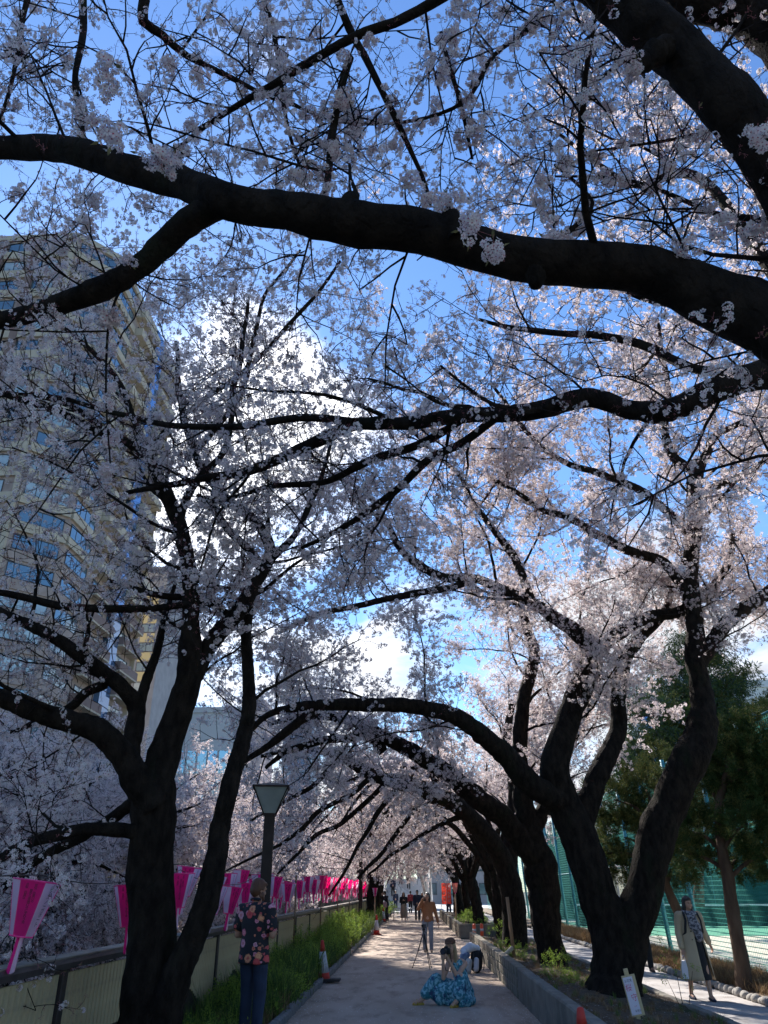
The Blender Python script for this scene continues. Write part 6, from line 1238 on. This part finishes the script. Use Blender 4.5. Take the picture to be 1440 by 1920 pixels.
# floral shirt
fm = bpy.data.materials.new('floral_print'); fm.use_nodes = True; t = fm.node_tree; n = t.nodes; l = t.links; b_ = n['Principled BSDF']; b_.inputs['Roughness'].default_value = .8; co = n.new('ShaderNodeTexCoord')
def nd(ty, **k):
    q = n.new(ty)
    for a, v_ in k.items(): setattr(q, a, v_)
    return q
nz = nd('ShaderNodeTexNoise'); nz.inputs['Scale'].default_value = 34; l.new(co.outputs['Object'], nz.inputs[0]); vmx = nd('ShaderNodeVectorMath', operation='MULTIPLY_ADD'); l.new(nz.outputs['Color'], vmx.inputs[0]); vmx.inputs[1].default_value = (.035, .035, .035); l.new(co.outputs['Object'], vmx.inputs[2])
def fl(scale, off, th, cols, base):
    mp_ = nd('ShaderNodeMapping'); mp_.inputs['Location'].default_value = off; mp_.inputs['Scale'].default_value = (1, .35, 1); l.new(vmx.outputs[0], mp_.inputs[0]); vo = nd('ShaderNodeTexVoronoi'); vo.inputs['Scale'].default_value = scale; vo.inputs['Randomness'].default_value = .75; l.new(mp_.outputs[0], vo.inputs[0])
    sp = nd('ShaderNodeSeparateColor'); l.new(vo.outputs['Color'], sp.inputs[0])
    r1 = nd('ShaderNodeValToRGB'); r1.color_ramp.interpolation = 'CONSTANT'; e = r1.color_ramp.elements
    while len(e) < len(cols): e.new(.5)
    for i, c_ in enumerate(cols): e[i].position = i / len(cols); e[i].color = (*c_, 1)
    l.new(sp.outputs[0], r1.inputs[0])
    # darker heart and petal rings
    w_ = nd('ShaderNodeMath', operation='SINE'); mu = nd('ShaderNodeMath', operation='MULTIPLY'); l.new(vo.outputs['Distance'], mu.inputs[0]); mu.inputs[1].default_value = 46; l.new(mu.outputs[0], w_.inputs[0])
    mr = nd('ShaderNodeMapRange'); l.new(w_.outputs[0], mr.inputs[0]); mr.inputs[1].default_value = -1; mr.inputs[3].default_value = .0; mr.inputs[4].default_value = .55
    hrt = nd('ShaderNodeMapRange'); l.new(vo.outputs['Distance'], hrt.inputs[0]); hrt.inputs[1].default_value = th * .62; hrt.inputs[2].default_value = th * .15
    ad = nd('ShaderNodeMath', operation='MAXIMUM'); l.new(mr.outputs[0], ad.inputs[0]); l.new(hrt.outputs[0], ad.inputs[1])
    m1 = nd('ShaderNodeMix', data_type='RGBA'); l.new(ad.outputs[0], m1.inputs[0]); l.new(r1.outputs[0], m1.inputs[6]); m1.inputs[7].default_value = (.42, .03, .04, 1)
    lt = nd('ShaderNodeMath', operation='LESS_THAN'); l.new(vo.outputs['Distance'], lt.inputs[0]); lt.inputs[1].default_value = th
    m2 = nd('ShaderNodeMix', data_type='RGBA'); l.new(lt.outputs[0], m2.inputs[0])
    if isinstance(base, tuple): m2.inputs[6].default_value = base
    else: l.new(base, m2.inputs[6])
    l.new(m1.outputs[2], m2.inputs[7]); return m2.outputs[2]
gr = fl(17, (4, 1, 2), .20, [(.08, .13, .06), (.02, .05, .03), (.12, .16, .09)], (.008, .008, .014, 1))
s1 = fl(13, (1, 5, 3), .30, [(.55, .25, .35), (.55, .22, .12), (.45, .10, .10)], gr)
s2 = fl(7.6, (7, 2, 0), .36, [(.66, .22, .30), (.62, .33, .42), (.68, .33, .16), (.55, .08, .08), (.60, .38, .48)], s1)
l.new(s2, b_.inputs['Base Color'])
g = Vector((-2.06, 11.2, 0)); 
man = walker('man in dark floral shirt and navy jeans, seen from behind by the street lamp', (g.x + .02, g.y, .03), RA(180 - 22), 1.80, SK2, HBR, 0, fm, M_JEAN, M_BOOT, stride=.03, toplen=.83, vox=.011, yaw=RA(-30), pitch=RA(12), sleeve=False, tw=1.12, face=True,
    armL=[(.195, .02, 1.37), (.25, .02, 1.09), (.14, -.24, 1.08)], armR=[(-.195, .02, 1.37), (-.25, .02, 1.09), (-.10, -.25, 1.10)])
cl = MB(); chain(cl, [man.v(-.06, .05, 1.475), man.v(0, .065, 1.485), man.v(.06, .05, 1.475)], [.022] * 3); man.cloth('collar', cl, fm, 0)
bd = MB(); Tq = man.T
for p_, r_ in (((0, -.055, -.085), (.045, .04, .04)), ((-.05, -.02, -.06), (.02, .04, .045)), ((.05, -.02, -.06), (.02, .04, .045))): 
    bb = MB().ball((0, 0, 0), r_, 12, 8); bd.add([Tq(Vector(q) + Vector(p_)) for q in bb.v], bb.f, 0, True)
link('beard', remeshed(bd, 'beard', HBR, .009, 2, .005, 40), man.root)
ph_ = MB().box(man.v(.02, -.36, 1.13), (.075, .012, .15), bev=.003).obj('phone', M_BLK, None); ph_.data.transform(Matrix.Identity(4)); ph_.matrix_world = Matrix.Translation(man.root.location) @ Matrix.Rotation(man.root.rotation_euler.z, 4, 'Z'); tag(ph_, 'black phone held in front of the man in the floral shirt', 'phone')

# woman with the tripod, brown jacket, one hand raised to her brow
g = G(803, 1786)
walker('woman in a brown jacket and grey trousers shading her eyes behind the tripod', (g.x, g.y, 0), RA(4), 1.64, SK1, HB_, .16, M_RUST, M_GREYP, M_BOOT, stride=.06, toplen=.90, vox=.012, yaw=RA(-15), pitch=RA(-8), tw=1.08,
       armR=[(-.19, .02, 1.37), (-.30, -.10, 1.22), (-.13, -.19, 1.53)], armL=[(.19, .02, 1.37), (.27, .03, 1.10), (.33, -.06, .84)])
# tripod with a small camera
tx_ = G(796, 1816); tp = empty('tripod', (tx_.x - .0, tx_.y, 0), RA(20), 'thin black camera tripod standing on the sunlit paving', 'tripod')
hh = P(794, 1745, tx_.y).z
for q in range(3):
    a = RA(q * 120 + 35); e = Vector((math.cos(a) * .30, math.sin(a) * .30, .0)); tpt = Vector((0, 0, hh - .08)); lg = MB(); lg.tube([tpt + e * .1, tpt.lerp(e, .5)], .013, 6); lg.tube([tpt.lerp(e, .48), e], .009, 6); lg.ball(e + Vector((0, 0, .01)), .014, 6, 4); lg.obj('leg', M_BLK, tp)
MB().tube([(0, 0, hh - .30), (0, 0, hh + .02)], .014, 8).obj('centre_column', M_BLK, tp); MB().box((0, 0, hh + .03), (.06, .06, .05), bev=.01).obj('head', M_BLK, tp); MB().tube([(0, 0, hh), (.12, .1, hh - .06)], .006, 6).obj('handle', M_BLK, tp)
cm_ = empty('camera', (tx_.x, tx_.y, hh + .055), RA(20), 'small black camera mounted on the tripod', 'camera'); MB().box((0, 0, .045), (.11, .05, .075), bev=.008).obj('body', M_BLK, cm_); MB().tube([(0, -.02, .045), (0, -.075, .045)], .026, 12).obj('lens', M_FRAME, cm_)

# woman sitting on the paving, aiming a camera
g = G(830, 1884); sf = Fig('blonde woman in a turquoise patterned maxi dress sitting on the path aiming a camera', (g.x, g.y, 0), 0, 1.70, .009); b = sf.b
hd = Vector((.155, -.04, .845)); T_ = head_geo(b, hd, RA(-22), RA(4), 1.0)
chain(b, [Vector((.27, .04, .62)), Vector((.20, .0, .73))], [.055, .05]); chain(b, [Vector((.36, .10, .15)), Vector((.33, .09, .35)), Vector((.27, .05, .55))], [.14, .105, .11])
def lim(pts, rad): chain(b, [Vector(p) for p in pts], rad)
lim([(.33, .05, .62), (.40, .04, .59), (.25, -.20, .42), (.09, -.26, .70)], [.05, .047, .038, .024]); hand(b, Vector((.085, -.262, .71)), (-.5, -.3, .6), (-.3, -1, .2), .8)
lim([(.20, .03, .62), (.12, .0, .60), (.02, -.20, .40), (.02, -.28, .64)], [.05, .046, .037, .024]); hand(b, Vector((.02, -.282, .65)), (-.1, -.2, 1), (.8, -.6, 0), .6)
lim([(.27, .07, .13), (-.12, -.06, .40), (-.33, -.08, .09), (-.45, -.12, .035)], [.09, .06, .038, .03]); lim([(.40, .08, .13), (.30, -.22, .42), (.22, -.34, .09), (.14, -.42, .035)], [.09, .06, .038, .03])
sf.finish(SK1)
M_DRESS = mat('turquoise_print', (.02, .15, .19), .8, (.24, .45, .50), 22, 7, lo=.44, hi=.60, bump=.35, bscale=16, dist=.03, wearc=(.02, .05, .12), wears=10, wlo=.54, whi=.6)
d = MB(); chain(d, [Vector((.37, .10, .13)), Vector((.345, .09, .34)), Vector((.275, .05, .545))], [.165, .125, .122]); 
chain(d, [Vector((.28, .07, .16)), Vector((-.10, -.05, .36)), Vector((-.27, -.08, .17))], [.13, .105, .10]); chain(d, [Vector((.41, .08, .16)), Vector((.30, -.2, .37)), Vector((.25, -.30, .17))], [.13, .105, .105])
chain(d, [Vector((.30, .05, .10)), Vector((.10, -.1, .12)), Vector((-.05, -.12, .10))], [.14, .12, .10]); chain(d, [Vector((.36, -.05, .10)), Vector((.38, -.22, .08)), Vector((.30, -.3, .06))], [.16, .11, .07]); chain(d, [Vector((.42, .12, .09)), Vector((.48, -.05, .07))], [.10, .08])
chain(d, [Vector((-.08, -.07, .17)), Vector((.1, -.12, .2)), Vector((.27, -.2, .24))], [.14, .15, .14]); chain(d, [Vector((0, -.1, .07)), Vector((.2, -.22, .06))], [.08, .07])
me = remeshed(d, 'dress', M_DRESS, .011, 5, .016, 14); co_ = np.empty(len(me.vertices) * 3, dtype=np.float32); me.vertices.foreach_get('co', co_); co_ = co_.reshape(-1, 3); co_[:, 2] = np.maximum(co_[:, 2], .004 + .004 * np.sin(co_[:, 0] * 40)); me.vertices.foreach_set('co', co_.ravel()); me.update(); link('dress', me, sf.root)
M_SAND = mat('yellow_leather', (.38, .24, .03), .6)
for (a, bq) in (((-.33, -.08, .05), (-.47, -.12, .03)), ((.22, -.34, .05), (.13, -.43, .03))):
    a, bq = Vector(a), Vector(bq); sl = MB(); chain(sl, [Vector((a.x, a.y, .014)), Vector((bq.x, bq.y, .014))], [.03, .034]); s_ = link('sandal', remeshed(sl, 'sandal', M_SAND, .008, 2), sf.root); m_ = a.lerp(bq, .68); chs = MB(); dq = (bq - a).normalized(); pr = Vector((-dq.y, dq.x, 0)); chs.tube([m_ + pr * .038 + Vector((0, 0, -.02)), m_ + Vector((0, 0, .034)), m_ - pr * .038 + Vector((0, 0, -.02))], .014, 8, flat=1.6).obj('strap', M_SAND, s_)
hm = hair_geo(T_, .2, vol=.98, fringe=False); link('hair', remeshed(hm, 'hair', HBL, .011, 3, .006, 25), sf.root); face_parts(sf.root, T_)
M_CAP = mat('cap_brown', (.10, .045, .025), .85, bump=.2, bscale=40); hc = MB()
for p_, r_ in (((0, .012, .075), (.094, .105, .06)), ((0, -.085, .055), (.07, .055, .012))):
    bb = MB().ball((0, 0, 0), r_, 18, 10); hc.add([T_(Vector(q) + Vector(p_)) for q in bb.v], bb.f, 0, True)
link('cap', remeshed(hc, 'cap', M_CAP, .008, 2), sf.root)
ck = empty('camera', (g.x + .075, g.y - .245, .79), RA(-22), 'black camera with a big lens held up by the seated woman', 'camera'); MB().box((0, 0, 0), (.14, .07, .095), bev=.012).obj('body', M_BLK, ck); MB().box((0, 0, .058), (.06, .05, .03), bev=.01).obj('viewfinder', M_BLK, ck)
MB().tube([(0, -.03, 0), (0, -.10, 0), (0, -.12, 0), (0, -.17, 0)], [.038, .04, .046, .046], 16).obj('lens', M_BLK, ck); MB().tube([(0, -.168, 0), (0, -.172, 0)], .036, 16).obj('front_glass', glass('lens_glass', (.03, .03, .05), .05), ck); MB().tube([(.07, 0, 0), (.08, .02, -.15), (.05, .06, -.3), (-.02, .02, -.28), (-.06, 0, -.12), (-.07, 0, 0)], .006, 6).obj('strap', M_BLK, ck)

# heap of bags: backpack, coat, tote
g = G(884, 1824); bk = empty('backpack', (g.x + .12, g.y, 0), RA(15), 'black and white backpack slumped against the block wall', 'backpack', None)
mb = MB(); chain(mb, [Vector((0, 0, .15)), Vector((.03, .03, .34)), Vector((.06, .04, .44))], [.15, .145, .09]); link('body', remeshed(mb, 'body', M_BLK, .012, 4, .012, 12), bk)
mb = MB(); chain(mb, [Vector((-.06, -.13, .10)), Vector((-.03, -.11, .26))], [.075, .06]); link('front_pocket', remeshed(mb, 'front_pocket', M_WHC, .01, 3, .006, 12), bk)
for s_ in (-1, 1): MB().tube([(.1 * s_ + .02, -.12, .40), (.14 * s_, -.17, .25), (.12 * s_, -.14, .06)], [.018, .02, .018], 8, flat=.4).obj('strap', M_BLK, bk)
jk = MB(); chain(jk, [Vector((-.15, 0, .43)), Vector((0, -.02, .50)), Vector((.16, .02, .47))], [.08, .10, .07]); chain(jk, [Vector((-.15, -.04, .40)), Vector((-.19, -.08, .26))], [.07, .05])
o = link('jacket', remeshed(jk, 'jacket', M_WHC, .012, 3, .03, 11), None, (g.x, g.y, .02)); tag(o, 'crumpled white jacket thrown over the top of the bags', 'jacket')
jk = MB(); chain(jk, [Vector((-.24, -.03, .10)), Vector((-.18, -.05, .30)), Vector((-.08, -.12, .34))], [.10, .09, .05]); o = link('scarf', remeshed(jk, 'scarf', mat('blue_denim', (.08, .12, .22), .85, (.2, .26, .36), 12, 5), .012, 3, .03, 12), None, (g.x, g.y, .01)); tag(o, 'blue denim cloth hanging down beside the backpack', 'cloth')
jk = MB(); chain(jk, [Vector((-.08, -.16, .07)), Vector((-.04, -.14, .22))], [.10, .08]); o = link('tote_bag', remeshed(jk, 'tote_bag', mat('canvas_white', (.45, .43, .40), .85, bump=.2), .012, 3, .02, 12), None, (g.x - .02, g.y - .06, .01)); tag(o, 'pale tote bag on the ground in front of the backpack', 'tote bag')

# woman in the trench coat on the side path
g = G(1316, 1876); M_TRENCH = mat('trench_beige', (.36, .285, .185), .85, (.42, .335, .22), 3, 5, bump=.25, bscale=10, dist=.02); M_SCARF = mat('scarf_grey', (.05, .05, .065), .9, (.28, .27, .29), 26, 4, lo=.45, hi=.55, bump=.4, bscale=20)
cwf = walker('woman in open beige trench coat and grey scarf walking on the side path', (g.x, g.y, 0), RA(10), 1.60, SK1, HB_, .10, M_BLK, M_BLK, M_NAVY, kind='skirt', stride=.17, toplen=.95, vox=.010, yaw=RA(8), skirt_z=.33, skirt_r=.27, face=True,
       armR=[(-.19, .02, 1.37), (-.245, .03, 1.09), (-.26, -.05, .83)], armL=[(.19, .02, 1.37), (.27, .06, 1.12), (.38, .10, .90)])
v = cwf.v; ct = MB()
for a in ([(-.10, .01, 1.38), (-.19, .02, 1.375), (-.245, .03, 1.09), (-.258, -.04, .86)], [(.10, .01, 1.38), (.19, .02, 1.375), (.27, .06, 1.12), (.365, .095, .93)]): chain(ct, [v(*p) for p in a], [.075, .078, .062, .052])
cwf.cloth('coat_sleeves', ct, M_TRENCH, .008, 9)
def open_loft(name, rows, m_, parent, th=.012):
    mb = MB(); nn_ = len(rows[0]); mb.add([p for r_ in rows for p in r_], [(i * nn_ + j, i * nn_ + j + 1, (i + 1) * nn_ + j + 1, (i + 1) * nn_ + j) for i in range(len(rows) - 1) for j in range(nn_ - 1)], smooth=True)
    me = mb.mesh(name, m_); o = link(name, me, parent); md = o.modifiers.new('thick', 'SOLIDIFY'); md.thickness = th; md.offset = 1; return o
rows = []
for (z, rx, ry, g0, g1) in ((1.45, .10, .075, -8, 14), (1.42, .17, .10, -8, 16), (1.34, .20, .125, -8, 18), (1.15, .205, .165, -10, 24), (1.0, .215, .185, -10, 34), (.8, .245, .215, -8, 44), (.55, .285, .25, -6, 52), (.40, .31, .27, -4, 58), (.33, .32, .28, -2, 62)):
    rw = []
    for q in range(41):
        t_ = RA(-90 + g1 + (360 - g1 + g0) * q / 40.0); fo = 1 + .035 * math.sin(9 * t_) * max(0, 1.1 - z); rw.append(v(rx * fo * math.cos(t_), .01 + ry * fo * math.sin(t_) + .05 * max(0, .9 - z) * (1 if math.cos(t_) > 0 else -.3), z))
    rows.append(rw)
open_loft('coat', rows, M_TRENCH, cwf.root)
for z in (1.12, .98, .84, .70): MB().ball(v(-.085, -.155 - .06 * max(0, 1 - z), z), .012, 8, 5).obj('button', M_BLK, cwf.root)
sc_ = MB(); chain(sc_, [v(-.09, -.03, 1.42), v(-.02, -.11, 1.40), v(.08, -.06, 1.42), v(.06, .07, 1.44), v(-.06, .07, 1.44), v(-.09, -.03, 1.42)], [.05] * 6); chain(sc_, [v(.0, -.12, 1.38), v(.03, -.15, 1.2), v(.06, -.16, 1.02)], [.06, .075, .07]); chain(sc_, [v(-.05, -.11, 1.36), v(-.03, -.15, 1.2)], [.05, .06]); cwf.cloth('scarf', sc_, M_SCARF, .018, 14)
for s_ in (-1, 1): MB().tube([v(s_ * .10, .06, 1.44), v(s_ * .135, -.06, 1.43), v(s_ * .15, -.135, 1.30), v(s_ * .175, -.11, 1.1), v(s_ * .19, .0, 1.02)], .021, 8, flat=.5).obj('backpack_strap', M_BLK, cwf.root)
wp = Matrix.Rotation(cwf.root.rotation_euler.z, 3, 'Z') @ v(-.27, -.07, .74) + cwf.root.location; pb = empty('paper_bag', (wp.x, wp.y, wp.z - .36), RA(70), 'white paper shopping bag hanging from the hand of the woman in the trench coat', 'bag')
MB().loft([[(-.12, -.045, 0), (.12, -.045, 0), (.12, .045, 0), (-.12, .045, 0)], [(-.125, -.05, .15), (.125, -.05, .15), (.125, .05, .15), (-.125, .05, .15)], [(-.12, -.03, .27), (.12, -.03, .27), (.12, .03, .27), (-.12, .03, .27)]], smooth=False).obj('body', M_WHC, pb); MB().tube([(-.06, -.03, .26), (-.04, -.01, .35), (.04, -.01, .35), (.06, -.03, .26)], .004, 6).obj('handle', M_WHC, pb); MB().tube([(-.06, .03, .26), (-.04, .01, .35), (.04, .01, .35), (.06, .03, .26)], .004, 6).obj('handle', M_WHC, pb)

# the others
g = P(1206, 1800, 21.0)
sm = walker('man in a black suit and white shirt half hidden by the great forked trunk', (g.x, g.y, 0), RA(12), 1.74, SK2, HB_, 0, M_BLK, M_BLK, M_BOOT, stride=.14, toplen=.80, vox=.014, tw=1.05)
vv = sm.v; sh = MB().loft([[vv(-.055 - q, -.115, z), vv(.055 + q, -.115, z), vv(.05 + q, -.137, z), vv(-.05 - q, -.137, z)] for (z, q) in ((1.44, -.02), (1.3, .0), (1.1, .0), (.95, .0))]); sh.obj('shirt_front', M_WHC, sm.root)
g = G(757, 1728); walker('woman in a black top and long khaki skirt walking up the middle of the path', (g.x, g.y, 0), RA(4), 1.60, SK1, HB_, .22, M_BLK, M_KHAKI, M_WHC, kind='skirt', stride=.12, vox=.018, skirt_z=.22, skirt_r=.20, armL=[(.185, .02, 1.37), (.22, -.04, 1.12), (.05, -.2, 1.2)], armR=[(-.185, .02, 1.37), (-.22, -.04, 1.12), (-.05, -.2, 1.2)], tw=1.1)
g = G(783, 1727); walker('man in a navy jacket and black trousers walking beside the woman in the khaki skirt', (g.x, g.y, 0), RA(-2), 1.72, SK1, HB_, 0, M_NAVY, M_BLK, M_WHC, stride=.16, vox=.018, toplen=.85, tw=1.05)
g = G(770, 1712); walker('person in a dark red top walking behind the two front walkers', (g.x, g.y, 0), RA(170), 1.66, SK1, HB_, 0, M_REDC, M_BLK, M_BLK, stride=.12, vox=.02, face=False)
g = G(792, 1714); walker('small figure in black walking behind the man in the navy jacket', (g.x, g.y, 0), RA(8), 1.55, SK1, HB_, .1, M_BLK, M_BLK, M_BLK, stride=.12, vox=.02, face=False)
g = G(742, 1708); walker('distant figure in dark clothes at the foot of the steps', (g.x, g.y, 0), 0, 1.68, SK1, HB_, 0, M_NAVY, M_JEAN, M_BLK, stride=.12, vox=.022, face=False)
g = G(842, 1719); walker('person in dark clothes standing below the red banners', (g.x, g.y, 0), RA(30), 1.68, SK1, HB_, 0, M_BLK, M_NAVY, M_BLK, stride=.05, vox=.022, face=False)
for i, (x, y, z, m1, lab) in enumerate(((-1.3, 84.2, 2.15, M_NAVY, 'figure in navy high on the footbridge steps'), (-.5, 83.2, 1.8, M_BLK, 'figure in black partway up the footbridge steps'), (-2.0, 82, 1.15, M_NAVY, 'figure in navy low on the footbridge steps'))):
    walker(lab, (x, y, z), RA(180 * (i % 2)), 1.68, SK1, HB_, 0, m1, M_BLK, M_BLK, stride=.1, vox=.025, face=False)
g = G(727, 1727); pl_ = walker('person in black leaning by the leaning tree with a pinkish shoulder bag', (g.x - .05, g.y, 0), RA(-70), 1.66, SK1, HB_, 0, M_BLK, M_BLK, M_BOOT, stride=.1, vox=.018, lean=-.25, armR=[(-.185, -.02, 1.37), (-.2, -.22, 1.2), (-.06, -.3, 1.45)], armL=[(.185, -.02, 1.37), (.2, -.22, 1.2), (.06, -.3, 1.45)], face=False)
mb = MB(); chain(mb, [Vector((0, 0, 0)), Vector((0, 0, .12))], [.13, .12]); o = link('shoulder_bag', remeshed(mb, 'shoulder_bag', mat('bag_pink', (.42, .24, .24), .8), .015, 3, .01, 9), None, (g.x - .15, g.y - .28, .85)); tag(o, 'dusty pink bag at the hip of the person in black by the leaning tree', 'bag')
g = P(893, 1690, 36); fg = walker('person in a pinkish top walking on the side path beyond the dark trunks', (4.6, 47.0, 0), RA(0), 1.62, SK1, HB_, .1, mat('cloth_pink', (.40, .24, .25), .85), M_NAVY, M_BLK, stride=.14, vox=.018, face=False)
mb = MB(); chain(mb, [Vector((0, 0, 0)), Vector((0, 0, .2))], [.11, .1]); o = link('shopping_bag', remeshed(mb, 'shopping_bag', M_WHC, .015, 3, .01, 9), None, (4.82, 46.85, .75)); tag(o, 'white bag at the side of the walker in the pinkish top', 'bag')
